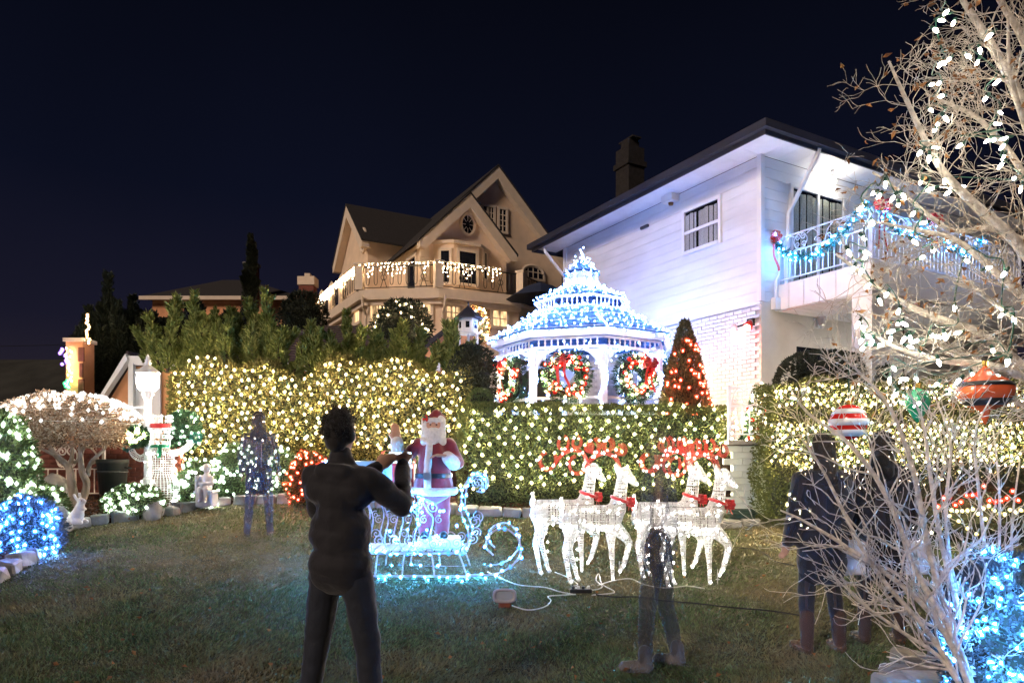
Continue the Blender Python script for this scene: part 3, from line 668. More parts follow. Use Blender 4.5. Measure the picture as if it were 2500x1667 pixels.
# deck and the storey below it
zd = 8.4
D = [P(775, 775, 34.3), P(876, 707, 28.2), P(1072, 701, 27.8), P(1279, 723, 29.4), P(1335, 729, 31.3)]
D = [A(q[0], q[1], 0) for q in D]; bk = [A(D[4][0]-3.5, D[4][1]+6, 0), A(D[0][0]+1, D[0][1]+4, 0)]
def inset(pts, f):
    c = A(-1.5, 33, 0); return [q+(nrm(c-q)*f) for q in pts]
b = MB(); b.prism([q+ZU*(zd-.42) for q in D+bk], ZU*.42); b.build('deck', TRM, th)
b = MB(); b.prism([q+ZU*(zd-.62) for q in inset(D+bk, .22)], ZU*.195); b.build('deck_cornice', TRM, th)
lo = inset(D+bk, .45)
b = MB(); b.prism([q+ZU*4.2 for q in lo], ZU*(zd-.62-4.2)); b.build('ground_storey', ST, th)
IR = M['iron_dark']
for i in range(4):
    p0, p1 = D[i], D[i+1]; L = np.linalg.norm(p1-p0); ex = (p1-p0)/L; nn = A(ex[1], -ex[0], 0); fr = Fr(p0[:2], ex[:2], nn[:2])
    b = MB(); fr.box(b, .2, L-.2, zd+.95, zd+1.0, -.16, -.12); fr.box(b, .2, L-.2, zd+.08, zd+.11, -.16, -.12); b.build('railing', IR, th)
    k = int(L/.34)
    for j in range(1, k):
        a = L*j/k; b = MB()
        if j % 5 == 3:
            for dx in (-.13, .13): b.tube([fr.p(a+dx, zd+.1, -.14), fr.p(a-dx, zd+.95, -.14)], .014, 4)
            a_ = np.linspace(0, 6.28, 13)[:-1]; b.tube(plane_pts(np.stack([np.cos(a_), np.sin(a_)], -1)*.12, fr.p(a, zd+.52, -.14), fr.ex, ZU), .014, 4, closed=True)
        else:
            q = np.array([(-.07, .95), (-.07, .35), (-.05, .24), (0, .2), (.05, .24), (.07, .35), (.07, .95)]); b.tube([fr.p(a+x_, zd+z_, -.14) for x_, z_ in q], .014, 4)
        b.build('baluster', IR, th)
    if i > 0: b = MB(); b.box(p0+nn*-.12+ZU*(zd+.52), (.34, .34, 1.04), ex, nn); b.box(p0+nn*-.12+ZU*(zd+1.07), (.42, .42, .08), ex, nn); b.build('pier', TRM, th)
    else:
        for a in (.3, 2.2, 4.0):
            b = MB(); b.box(fr.p(a, zd+.5, -.14), (.26, .26, 1.0), ex, nn); b.lathe([(.16, 0), (.12, .06), (.15, .2), (.08, .34), (.01, .45)], fr.p(a, zd+1.0, -.14), 8); b.build('pier', TRM, th)
def hwin(fr, x0, x1, y0, y1, nm='window', cols=1, rows=1, arch=False, lit=False, fw=.12, n=.02):
    a0, zt = fr.pz(x0, y0, n); a1, _ = fr.pz(x1, y0, n); _, zb = fr.pz(x0, y1, n)
    b = MB(); g = M['glass_dark'] if not lit else M['lit_window']
    if arch:
        t = np.linspace(0, math.pi, 10); q = [(a0, zb), (a1, zb)]+[((a0+a1)/2+(a1-a0)/2*math.cos(s), zt-.35+.35*math.sin(s)) for s in t]
        fr.poly(b, q, n, n+.03); wo = b.build(nm, g, th); b = MB(); b.tube([fr.p(x, z, n+.04) for x, z in q[2:]], .09, 5); b.build('window_frame', TRM, wo)
    else:
        fr.box(b, a0, a1, zb, zt, n, n+.03); wo = b.build(nm, g, th)
    b = MB()
    if not arch: fr.box(b, a0-fw, a1+fw, zt+.002, zt+fw, n-.01, n+.08)
    fr.box(b, a0-fw, a1+fw, zb-fw, zb-.002, n-.01, n+.09); fr.box(b, a0-fw, a0-.002, zb, zt-(.35 if arch else 0), n-.01, n+.07); fr.box(b, a1+.002, a1+fw, zb, zt-(.35 if arch else 0), n-.01, n+.07); b.build('window_frame', TRM, wo)
    b = MB()
    for i in range(1, cols): a = a0+(a1-a0)*i/cols; fr.box(b, a-.025, a+.025, zb, zt, n+.03, n+.055)
    for i in range(1, rows): z = zb+(zt-zb)*i/rows; fr.box(b, a0, a1, z-.02, z+.02, n+.03, n+.05)
    if cols+rows > 2: b.build('muntin', TRM, wo)
    return wo
M['lit_window'] = glow('lit_window', (1, .62, .30), .4, 0)
_t = M['lit_window'].node_tree; _w = _t.nodes.new('ShaderNodeTexNoise'); _w.inputs['Scale'].default_value = 1.6; _c = _t.nodes.new('ShaderNodeTexCoord'); _m = _t.nodes.new('ShaderNodeMapping'); _m.inputs['Scale'].default_value = (3, 3, .7); _t.links.new(_c.outputs['Object'], _m.inputs[0]); _t.links.new(_m.outputs[0], _w.inputs['Vector'])
_r = _t.nodes.new('ShaderNodeMapRange'); _r.inputs[1].default_value = .35; _r.inputs[2].default_value = .65; _r.inputs[3].default_value = .08; _r.inputs[4].default_value = .5; _t.links.new(_w.outputs[0], _r.inputs[0]); _t.links.new(_r.outputs[0], [n for n in _t.nodes if n.type == 'EMISSION'][0].inputs[1])
# oval window
a, z = PF2.pz(1141, 549); b = MB(); t = np.linspace(0, 2*math.pi, 25)[:-1]
PF2.poly(b, [(a+.30*math.cos(s), z+.42*math.sin(s)) for s in t], .01, .04); ov = b.build('oval_window', M['glass_dark'], th)
b = MB(); b.tube([PF2.p(a+.34*math.cos(s), z+.47*math.sin(s), .05) for s in t], .075, 5, closed=True); b.build('window_frame', TRM, ov)
b = MB()
for s in t[::3]: b.tube([PF2.p(a+.1*math.cos(s), z+.16*math.sin(s), .045), PF2.p(a+.3*math.cos(s), z+.42*math.sin(s), .045)], .012, 4)
b.build('muntin', TRM, ov)
hwin(PM, 1193, 1204, 506, 560, cols=2, rows=4); hwin(PM, 1219, 1234, 511, 564, cols=2, rows=4); hwin(PM, 1180, 1188, 504, 552, rows=4)
# bay window on the front gable
BY = Fr((PF2.p(0, 0, .55))[:2], V2, -U); a0, _ = BY.pz(1108, 620); a1, _ = BY.pz(1170, 620)
b = MB(); b.prism([PF2.p(a0-.75, zd, 0), PF2.p(a0, zd, .55), PF2.p(a1, zd, .55), PF2.p(a1+.75, zd, 0)], ZU*2.35); b.build('bay', ST, th)
b = MB(); b.prism([PF2.p(a0-.85, zd+2.35, 0), PF2.p(a0-.05, zd+2.35, .65), PF2.p(a1+.05, zd+2.35, .65), PF2.p(a1+.85, zd+2.35, 0)], ZU*.14); b.build('bay_cornice', TRM, th)
hwin(BY, 1121, 1161, 613, 690, rows=2)
p0, p1 = PF2.p(a0-.75, 0, 0), PF2.p(a0, 0, .55); ex = nrm(p1-p0); BL = Fr(p0[:2], ex[:2], (ex[1], -ex[0])); hwin(BL, 1077, 1097, 613, 690, rows=2)
p0, p1 = PF2.p(a1, 0, .55), PF2.p(a1+.75, 0, 0); ex = nrm(p1-p0); BR = Fr(p0[:2], ex[:2], (ex[1], -ex[0])); hwin(BR, 1180, 1187, 616, 680)
b = MB(); a, _ = PF2.pz(1035, 620)
for kq in range(4): PF2.box(b, a-.26+(kq % 2)*.06, a+.26-(kq % 2)*.06, zd+.2+kq*.5, zd+.66+kq*.5, .0, .10)
b.build('quoin', TRM, th)
hwin(PM, 1276, 1325, 646, 676, arch=True, cols=4, rows=2)
# wing: oval on the gable, arched door
a, z = WG.pz(889, 587); b = MB(); WG.poly(b, [(a+.34*math.cos(s), z+.5*math.sin(s)) for s in t], .01, .04); o = b.build('oval_window', M['glass_dark'], th)
b = MB(); b.tube([WG.p(a+.4*math.cos(s), z+.56*math.sin(s), .05) for s in t], .08, 5, closed=True); b.build('window_frame', TRM, o)
# door on the left flank of the front gable
FLK = Fr((PF2.p(-2.03, 0, 0))[:2], U, -V2); b = MB(); FLK.box(b, 1.0, 2.0, zd, zd+2.0, .0, .03); o = b.build('door', M['glass_dark'], th); b = MB(); FLK.box(b, .8, 2.2, zd+2.02, zd+2.2, 0, .08); FLK.box(b, .82, .98, zd, zd+2.0, 0, .07); FLK.box(b, 2.02, 2.18, zd, zd+2.0, 0, .07); b.build('door_frame', TRM, o)
# lit windows of the lower storey
def seg(i):
    p0, p1 = lo[i], lo[i+1]; ex = nrm(p1-p0); return Fr(p0[:2], ex[:2], (ex[1], -ex[0]))
hwin(seg(1), 905, 945, 745, 790, lit=True, cols=2); hwin(seg(1), 950, 1000, 745, 790, lit=True, cols=2); hwin(seg(1), 1005, 1052, 745, 790, lit=True, cols=2)
hwin(seg(2), 1090, 1122, 748, 790, lit=True, cols=3, rows=3); hwin(seg(2), 1150, 1182, 752, 790, lit=True, cols=2, rows=2); hwin(seg(2), 1203, 1236, 758, 795, lit=True, cols=2, rows=2)
hwin(seg(0), 868, 880, 752, 790, lit=True)
for i, pxs in ((1, (893,)), (2, (1077,))):
    b = MB(); q = seg(i); a = q.px(pxs[0]); b.tube([q.p(a, zd-.3, .5), q.p(a, zd-.7, .42), q.p(a+.03, zd-1.0, .10), q.p(a+.03, zd-3, .08)], .06, 6); b.build('downspout', TRM, th)
# icicle lights along the balcony rail
for i, (u0, u1), lab in ((0, (.0, 1.0), 'icicle lights on the side rail of the tan house balcony'), (1, (.03, .97), 'icicle lights along the front rail of the tan house balcony'), (2, (.0, .72), 'icicle lights on the rail before the tan house bay window')):
    p0, p1 = D[i], D[i+1]; nn = nrm(A((p1-p0)[1], -(p1-p0)[0], 0)); L = np.linalg.norm(p1-p0); pts = []
    for tt in np.arange(u0, u1, .17/L):
        k = R.choice([1, 2, 3, 4, 5]) if i else R.choice([2, 3, 4])
        for j in range(k): pts.append(p0+(p1-p0)*(tt+R.normal(0, .03/L))+nn*.05+ZU*(zd+1.05-j*.13-R.uniform(0, .06)))
    il = thing('icicle_lights', lab, 'string lights', p0+ZU*zd, 'icicle lights on the tan house')
    b = MB(); b.tube([p0+(p1-p0)*u0+nn*.03+ZU*(zd+1.08), p0+(p1-p0)*u1+nn*.03+ZU*(zd+1.08)], .012, 4)
    for p in pts[::2]: b.tube([p, A(p[0], p[1], zd+1.08)], .006, 3)
    b.build('wire', M['wire_white'], il); bulb_set(il, pts, 'icicle', .026)
# navy awning and the tan houses' umbrella
b = MB(); c = P(1318, 705, 28.6); b.lathe([(1.45, -.45), (1.40, -.42), (.75, 0), (.05, .28)], c, 8); b.tube([c+A(0, 0, .25), A(c[0], c[1], 5.0)], .04)
tag(b.build('patio_umbrella', M['navy_canvas'], loc=A(c[0], c[1], 5.0)), 'dark blue patio umbrella beside the tan house', 'umbrella')
# ================================================================ dark house far behind on the left
d = 44.0
dh = thing('brick_house', 'dark hip roofed house with lit brick wall behind the junipers', 'house', A(-17, d, 8))
DF = Fr((P(372, 740, d))[:2], (1, 0), (0, -1))
aw = DF.px(720); zE = DF.pz(400, 727)[1]
b = MB(); DF.box(b, 0, aw, 5, zE, -8, 0); b.build('wall', M['stucco_orange'], dh)
b = MB(); zr = 13.9
q = [DF.p(-.5, zE, .5), DF.p(aw+.5, zE, .5), DF.p(aw+.5, zE, -8.5), DF.p(-.5, zE, -8.5), DF.p(DF.px(480), zr, -4), DF.p(DF.px(545), zr, -4)]
b.add(q, [[0, 1, 5, 4], [2, 3, 4, 5]]); b.f.append((np.array([[1, 2, 5], [3, 0, 4]]), 0)); b.f.append((np.array([[3, 2, 1, 0]]), 0)); b.build('roof', M['shingle_dark'], dh)
b = MB(); DF.box(b, -.55, aw+.55, zE-.25, zE-.01, .5, .62); b.build('fascia', TRM, dh)
for x in (450, 690): b = MB(); a0, z0 = DF.pz(x, 737); DF.box(b, a0, a0+.7, z0-1.2, z0, .01, .06); b.build('window', M['glass_dark'], dh)
b = MB(); a0, z0 = DF.pz(630, 662); DF.box(b, a0-.35, a0+.35, zE-1, z0, .7, 1.4); o = b.build('chimney', M['brick_red'], dh)
b = MB(); DF.box(b, a0-.42, a0+.42, z0, z0+.2, .63, 1.47); DF.box(b, a0-.15, a0+.15, z0+.2, z0+.6, .9, 1.2); b.build('chimney_cap', M['slab'], o)
b = MB(); c = P(752, 700, 37); b.box((c[0], c[1], c[2]-1), (.8, .7, 2.0)); o = b.build('chimney_stack', M['brick_red'], loc=A(c[0], c[1], c[2]-2)); tag(o, 'brick chimney with a cream cap just left of the tan house', 'chimney')
b = MB(); b.box((c[0], c[1], c[2]+.25), (.92, .82, .45)); b.box((c[0], c[1], c[2]+.6), (.3, .3, .2)); b.build('chimney_cap', TRM, o)
# ================================================================ neighbour's garage behind the hedge
gd = 14.8
ga = thing('garage', 'low garage with brown shingle hip roof behind the juniper hedge', 'garage', A(-4.5, gd+2, .75))
ze = 3.55; xl, xr = (318-1250)/FP*gd, (1075-1250)/FP*gd
b = MB(); q = [A(xl, gd, ze), A(xr, gd, ze), A(xr, gd+7, ze), A(xl, gd+7, ze), A(xl+3.2, gd+3.4, 5.0), A(xr-2.6, gd+3.4, 5.0)]
b.add(q, [[0, 1, 5, 4], [2, 3, 4, 5]]); b.f.append((np.array([[1, 2, 5], [3, 0, 4]]), 0)); b.f.append((np.array([[3, 2, 1, 0]]), 0)); b.build('roof', M['shingle_brown'], ga)
for i in range(16):                                            # courses of shingles stand proud as narrow butt edges
    t_ = (i+.5)/16; b = MB(); p0 = q[0]*(1-t_)+q[4]*t_; p1 = q[1]*(1-t_)+q[5]*t_; b.box((p0+p1)/2+A(0, -.02, .012), (p1[0]-p0[0]-.05, .05, .02)); b.build('shingle_course', M['shingle_brown'], ga)
b = MB(); b.box(((xl+xr)/2, gd-.03, ze-.10), (xr-xl, .05, .18)); b.box((xl-.02, gd+3.5, ze-.1), (.05, 7, .18)); b.build('fascia', M['white_paint'], ga)
b = MB(); b.box(((xl+xr)/2, gd+3.6, 2.1), (xr-xl-.9, 6.3, 2.8)); b.build('wall', M['stucco_orange'], ga)
for x in (440, 620, 1010, 1040):
    p = P(x, 935, gd-.5)
b = MB(); c = P(1045, 820, 15.6); b.prism([c+A(-.9, 0, -.9), c+A(.9, 0, -.9), c+A(.9, 0, .5)], A(0, 2.5, 0)); b.prism([c+A(-.98, -.1, -.88), c+A(-.9, -.1, -.96), c+A(.98, -.1, .5), c+A(.98, -.1, .62)], A(0, 2.7, 0), 1)
tag(b.build('shed', [M['stucco_orange'], M['shingle_dark']], loc=c-A(0, 0, .9)), 'orange lit shed end behind the hedge near the bird house', 'shed')
# orange porch with a slanted rake at the far left
pr = thing('porch', 'orange lit stucco porch end with slanted white roof edge', 'porch', P(290, 1000, 13.9)*A(1, 1, 0)+ZU*.75)
pd = 13.9; a_, b_, c_ = P(318, 872, pd), P(250, 972, pd), P(375, 880, pd)
b = MB(); b.prism([P(262, 985, pd), P(262, 1130, pd), P(420, 1130, pd), P(420, 900, pd), P(318, 893, pd)][::-1], A(0, 1.6, 0)); b.build('wall', M['stucco_orange'], pr)
b = MB(); b.prism([P(246, 982, pd), P(252, 985, pd), P(322, 880, pd), P(316, 866, pd)], A(0, -.16, 0)); b.build('rake_board', M['white_paint'], pr)
b = MB(); b.prism([P(240, 970, pd), P(244, 978, pd), P(314, 864, pd), P(310, 856, pd)], A(0, 2.2, 0)); b.build('roof_edge', M['shingle_brown'], pr)
b = MB(); b.prism([P(318, 870, pd), P(318, 892, pd), P(440, 896, pd), P(440, 874, pd)], A(0, -.12, 0)); b.build('fascia', M['white_paint'], pr)
b = MB(); b.box(P(322, 1000, pd-.1), (.10, .1, 1.9)); b.build('post', M['white_paint'], pr)
b = MB(); b.box(P(360, 990, pd-.03), (.55, .05, 1.5)); b.build('door', M['white_paint'], pr)
# orange stucco pier with lights at its side
pp = thing('stucco_pier', 'orange lit stucco pier with dark edge beyond the umbrella tree', 'pier', P(195, 1000, 14.6)*A(1, 1, 0)+ZU*.75)
c = P(196, 900, 14.6)
b = MB(); b.box((c[0], c[1], 2.2), (.36, .4, 3.5)); b.build('column', M['stucco_orange'], pp); b = MB(); b.box((c[0], c[1], 3.98), (.44, .48, .08)); b.build('cap', M['stucco_trim'], pp)
for kq in range(9): b = MB(); b.box((c[0]+.16, c[1]-.215, .95+kq*.34), (.07 if kq % 2 else .12, .03, .30)); b.build('quoin', M['brick_red'], pp)
def strand(name, label, pts, key, r, wire='wire_green', single=True, rw=.006, sm=True):
    pts = np.asarray(pts, float); t = thing(name, label, 'string lights', pts[0]); b = MB(); b.tube(smooth_path(pts, 3) if sm and len(pts) > 2 else pts, rw, 4); b.build('wire', M[wire], t); bulb_set(t, pts, key, r, single); return t
strand('string_lights', 'warm string lights climbing the dark cypress edge', [P(214+R.normal(0, 2.5), y, 14.3) for y in range(768, 842, 5)], 'icicle', .022)
strand('string_lights', 'warm string lights down the left edge of the orange pier', [P(168+R.normal(0, 4)+(y-850)*.02, y, 14.3) for y in range(850, 932, 5)], 'icicle', .020)
strand('string_lights', 'purple string lights left of the orange pier', [P(157+R.normal(0, 5), y, 14.25) for y in (853, 857, 862, 868, 880, 884, 889)], 'purple', .026)
strand('string_lights', 'green string lights at the foot of the orange pier', [P(168+R.normal(0, 5), y, 14.2) for y in range(930, 948, 3)], 'green', .03)
pole = thing('utility_wire', 'thin overhead utility wires crossing the night sky on the far left', 'wire', P(-200, 850, 30))
for y0, y1 in ((845, 838), (905, 885)):
    b = MB(); b.tube([P(-300, y0+2, 30), P(0, y0, 30), P(120, (y0+y1)/2+1, 30), P(240, y1, 30)], .012, 4); b.build('cable', M['wire_black'], pole)
# ================================================================ red wall, iron fence and bin behind the umbrella tree
fb = Fr((P(60, 1200, 12.2))[:2], (1, 0), (0, -1))
rwall = thing('brick_wall', 'low red brick wall behind the cream iron fence', 'wall', P(60, 1215, 12.35))
z0 = float(G(0, 12.3)); bb = MB(); bb.cbox((0, 0, 0), (.23, .06, .068), .006); rb = bb.mesh('brick', M['brick_red'])
xa, xb = (40-1250)/FP*12.3, (440-1250)/FP*12.3
b = MB(); b.box(((xa+xb)/2, 12.42, z0+.45), (xb-xa, .12, 1.0)); b.build('backing', M['brick_red'], rwall)
for r_ in range(11):
    x = xa+(.12 if r_ % 2 else 0)+.12
    while x < xb-.1: place('brick', rb, rwall, (x, 12.345, z0+.05+r_*.08)); x += .24
fe = thing('iron_fence', 'cream wrought iron fence with scrolls beneath the umbrella tree', 'fence', P(75, 1215, 12.0))
railing(Fr((P(72, 1200, 12.0))[:2], (1, 0), (0, -1)), 0, 1.32, fe, z0+.12, z0+.55, z0+.98, M['iron_cream'], n=0, step=.15, r=.022)
bn = thing('garbage_bin', 'dark plastic garbage bin with ribbed rim behind the low shrub', 'bin', gp(275, 1222))
p = gp(275, 1222); b = MB(); b.lathe([(.20, 0), (.245, .62), (.25, .62), (.25, .66), (.262, .66), (.262, .74), (.23, .745), (.20, .2)], p, 20); b.build('body', M['bin'], bn, True)
for z in (.5,): b = MB(); b.lathe([(.242, z), (.252, z+.01), (.252, z+.03), (.242, z+.04)], p, 20); b.build('rib', M['bin'], bn)
b = MB()
for sgn in (-1, 1): b.tube([p+A(sgn*.25, -.06, .6), p+A(sgn*.31, -.05, .58), p+A(sgn*.31, .05, .58), p+A(sgn*.25, .06, .6)], .012, 5)
b.build('handle', M['bin'], bn)
# ================================================================ gazebo
gc = A(1.463, 14.2); VA = [math.radians(7.5+45*i) for i in range(8)]       # angle 0 faces the camera
def gz(ang, r, z): return A(gc[0]+r*math.sin(ang), gc[1]-r*math.cos(ang), z)
gzb = thing('gazebo', 'white octagonal gazebo with tiered blue roof on the terrace', 'gazebo', A(gc[0], gc[1], TZ))
M['gazebo_roof'] = mat('gazebo_roof', (.05, .15, .36), .7, .3, 8, bump=.4, bscale=20)
b = MB(); b.prism([gz(a, 1.85, TZ) for a in VA], ZU*.12); b.build('floor', M['slab'], gzb)
def roof_tier(prof, nm, gap=.0):
    for i in range(8):
        a0, a1 = VA[i], VA[(i+1) % 8]; b = MB()
        for (r0, z0), (r1, z1) in zip(prof[:-1], prof[1:]):
            k = max(1, int(math.hypot(r1-r0, z1-z0)/.16))
            for j in range(k):                                    # overlapping shingle courses
                ra, rb = r0+(r1-r0)*j/k, r0+(r1-r0)*(j+1)/k; za, zb_ = z0+(z1-z0)*j/k, z0+(z1-z0)*(j+1)/k
                q = [gz(a0, ra, za), gz(a1, ra, za), gz(a1, rb, zb_-.012), gz(a0, rb, zb_-.012)]
                b.prism(q, ZU*.02)
        b.build(nm, M['gazebo_roof'], gzb)
roof_tier([(1.97, 3.86), (1.45, 4.14), (.95, 4.47)], 'roof_panel')
roof_tier([(1.02, 4.70), (.62, 4.84), (.29, 5.04)], 'upper_roof_panel')
roof_tier([(.40, 5.31), (.20, 5.43), (.07, 5.60)], 'cupola_roof_panel')
b = MB(); b.lathe([(.29, 5.0), (.29, 5.32)], (gc[0], gc[1], 0), 8, phase=math.radians(-82.5)); o = b.build('cupola', M['white_paint'], gzb)
for z in np.arange(5.06, 5.30, .045): b = MB(); b.lathe([(.29, z), (.315, z-.012), (.315, z-.004), (.29, z+.008)], (gc[0], gc[1], 0), 8, phase=math.radians(-82.5)); b.build('louvre', M['white_paint'], o)
b = MB(); b.lathe([(.07, 5.58), (.03, 5.64), (.045, 5.68), (.02, 5.72), (.03, 5.75), (.004, 5.84)], (gc[0], gc[1], 0), 8); b.build('finial', M['white_paint'], gzb)
def ring(r, z0, z1, th_, nm):
    for i in range(8):
        a0, a1 = VA[i], VA[(i+1) % 8]; b = MB(); b.prism([gz(a0, r, z0), gz(a1, r, z0), gz(a1, r-th_, z0), gz(a0, r-th_, z0)], ZU*(z1-z0)); b.build(nm, M['white_paint'], gzb)
ring(1.90, 3.74, 3.88, .05, 'fascia'); ring(1.80, 3.52, 3.57, .07, 'frieze_rail'); ring(1.80, 3.70, 3.735, .07, 'frieze_rail')
ring(.97, 4.66, 4.71, .06, 'upper_rail'); ring(.95, 4.46, 4.50, .06, 'upper_rail')
bt = MB(); bt.lathe([(.018, -.075), (.022, -.06), (.012, -.04), (.022, 0), (.012, .04), (.022, .06), (.018, .075)], n=6); spin = bt.mesh('spindle', M['white_paint'], True)
for i in (0, 1, 2, 5, 6, 7):
    a0, a1 = VA[i], VA[(i+1) % 8]
    for t_ in np.linspace(0, 1, 12)[1:-1]: place('spindle', spin, gzb, gz(a0, 1.77, 3.635)*(1-t_)+gz(a1, 1.77, 3.635)*t_)
    for t_ in np.linspace(0, 1, 8)[1:-1]: place('spindle', spin, gzb, gz(a0, .93, 4.58)*(1-t_)+gz(a1, .93, 4.58)*t_)
for i in range(8):
    a0, a1 = VA[i], VA[(i+1) % 8]; am = a0; c = gz(a0, 1.75, 0); ex = A(math.cos(am), math.sin(am), 0); ey = A(math.sin(am), -math.cos(am), 0)
    b = MB(); b.box(c+ZU*(TZ+.12+(3.52-TZ-.12)/2), (.11, .11, 3.52-TZ-.12), ex, ey); b.build('column', M['white_paint'], gzb)
    for s_, e_ in ((a0, a1), (a1, a0)):
        p0, p1 = gz(s_, 1.75, 3.0), gz(e_, 1.75, 3.0); dx = nrm(p1-p0); t_ = np.linspace(0, math.pi/2, 7)
        ins = [p0+dx*(.06+.42*(1-math.cos(x_)))+ZU*(.50*math.sin(x_)) for x_ in t_]; b = MB(); inn = nrm(A(gc[0], gc[1], 3)-p0)*.04
        b.prism([p0+dx*.06, *ins[1:], p0+dx*.06+ZU*.51][::-1], inn); b.build('arch_brace', M['white_paint'], gzb)
    if i not in (3, 4):
        b = MB(); p0, p1 = gz(a0, 1.75, TZ+.9), gz(a1, 1.75, TZ+.9); b.box((p0+p1)/2, (np.linalg.norm(p1-p0)-.12, .06, .05), nrm(p1-p0), nrm(np.cross(nrm(p1-p0), ZU))); b.build('handrail', M['white_paint'], gzb)
# its lights
gl = thing('gazebo_lights', 'hundreds of icy blue white bulbs strung over the gazebo roof and posts', 'string lights', A(gc[0], gc[1], TZ)); pts = []; wires = MB()
def dense(r0, z0, r1, z1, rows, per):
    for k_ in range(rows):
        f = (k_+.4)/rows; r, z = r0+(r1-r0)*f, z0+(z1-z0)*f; L = []
        for i in (0, 1, 2, 5, 6, 7, 3, 4):
            a0, a1 = VA[i], VA[(i+1) % 8]; m = max(2, int(per*r)) if i not in (3, 4) else 2
            for t_ in (np.arange(m)+.5)/m: L.append(gz(a0, r, z)*(1-t_)+gz(a1, r, z)*t_+ZU*.03+R.normal(0, .025, 3))
        pts.extend(L)
dense(1.95, 3.88, .98, 4.50, 8, 6.3); dense(1.0, 4.72, .32, 5.06, 5, 7.5); dense(.40, 5.33, .08, 5.62, 3, 8)
for a in VA:                                                        # along the hips
    for t_ in np.linspace(0, 1, 15): pts.append(gz(a, 1.99-1.03*t_, 3.90+.62*t_-.06*math.sin(t_*3.14))+R.normal(0, .012, 3))
    for t_ in np.linspace(0, 1, 9): pts.append(gz(a, 1.03-.72*t_, 4.74+.34*t_)+R.normal(0, .01, 3))
for i in (0, 1, 2, 5, 6, 7):
    a0, a1 = VA[i], VA[(i+1) % 8]
    for t_ in np.linspace(0, 1, 16): pts.append(gz(a0, 1.93, 3.84)*(1-t_)+gz(a1, 1.93, 3.84)*t_+R.normal(0, .02, 3)); pts.append(gz(a0, 1.84, 3.53)*(1-t_)+gz(a1, 1.84, 3.53)*t_-ZU*.09*abs(math.sin(t_*9))+R.normal(0, .012, 3))
    for t_ in np.linspace(0, 1, 10): pts.append(gz(a0, 1.0, 4.68)*(1-t_)+gz(a1, 1.0, 4.68)*t_+R.normal(0, .015, 3)); pts.append(gz(a0, .99, 4.48)*(1-t_)+gz(a1, .99, 4.48)*t_+R.normal(0, .015, 3))
for a in VA:
    for z in np.arange(2.2, 3.5, .045): s_ = z*9; pts.append(gz(a, 1.75, z)+A(math.sin(s_)*.08, -abs(math.cos(s_))*.08, 0)+R.normal(0, .012, 3))
for z in np.arange(5.02, 5.34, .075):
    for a in np.linspace(-1.6, 1.6, 7): pts.append(gz(a, .33, z)+R.normal(0, .012, 3))
for z in np.arange(5.62, 5.9, .05): pts.append(A(gc[0]+R.normal(0, .03), gc[1]-.04, z))
for z in np.arange(2.3, 3.1, .09):                                  # strands hanging inside the openings
    for a in (math.radians(36), math.radians(-8), math.radians(22), math.radians(-30), math.radians(-55), math.radians(60)): pts.append(gz(a, 1.5, z)+R.normal(0, .07, 3))
for a in np.arange(0, 6.28, .26):
    for r_ in (.9, 1.45): pts.append(gz(a, r_, 3.66)+R.normal(0, .04, 3))
for a in VA:
    wires.tube([gz(a, 1.99, 3.92), gz(a, 1.45, 4.18), gz(a, .98, 4.52)], .006, 4); wires.tube([gz(a, 1.80, 2.2), gz(a, 1.80, 3.5)], .006, 4)
for f in (0, .3, .6, .9): wires.tube([gz(a, 1.97-.97*f, 3.90+.62*f) for a in VA], .005, 4, closed=True)
wires.build('wire', M['wire_white'], gl); bulb_set(gl, pts, 'icewhite', .0165)

# ---------------------------------------------------------------- bows, wreaths, garlands
def bow(parent, c, s, ex=A(1, 0, 0), en=A(0, -1, 0), tails=.9, m=None, nm='bow'):
    m = m or M['ribbon_red']; b = MB(); c = A(*c)
    for sgn in (-1, 1):
        for k_ in range(3):
            an = (k_-1)*.55; t = np.linspace(0, 2*math.pi, 11); L = s*(.55 if k_ != 1 else .62)
            q = np.stack([sgn*L*(1-np.cos(t))/2, np.sin(t)*L*.30], -1); rot = np.array([[math.cos(an), -math.sin(an)*sgn], [math.sin(an)*sgn, math.cos(an)]]); q = q@rot.T
            P3 = plane_pts(q, c, ex, ZU); w_ = en*s*.32; P4 = P3+w_*(.6+.4*np.sin(t/2))[:, None]; n_ = len(t)
            b.add(np.vstack([P3-w_*.1, P4]), [[i, i+1, n_+i+1, n_+i] for i in range(n_-1)])
    for sgn in (-1, 1):
        t = np.linspace(0, 1, 9); q = np.stack([sgn*s*(.06+.34*t+.09*np.sin(t*7+sgn)), -s*tails*1.15*t], -1); P3 = plane_pts(q, c+en*s*.12, ex, ZU)+en*(np.sin(t*6)*.05*s)[:, None]
        w_ = ex*s*.085; b.add(np.vstack([P3-w_, P3+w_]), [[i, i+1, 9+i+1, 9+i] for i in range(8)])
    b.ball(c+en*s*.15, s*.13, 8); return b.build(nm, m, parent, True)
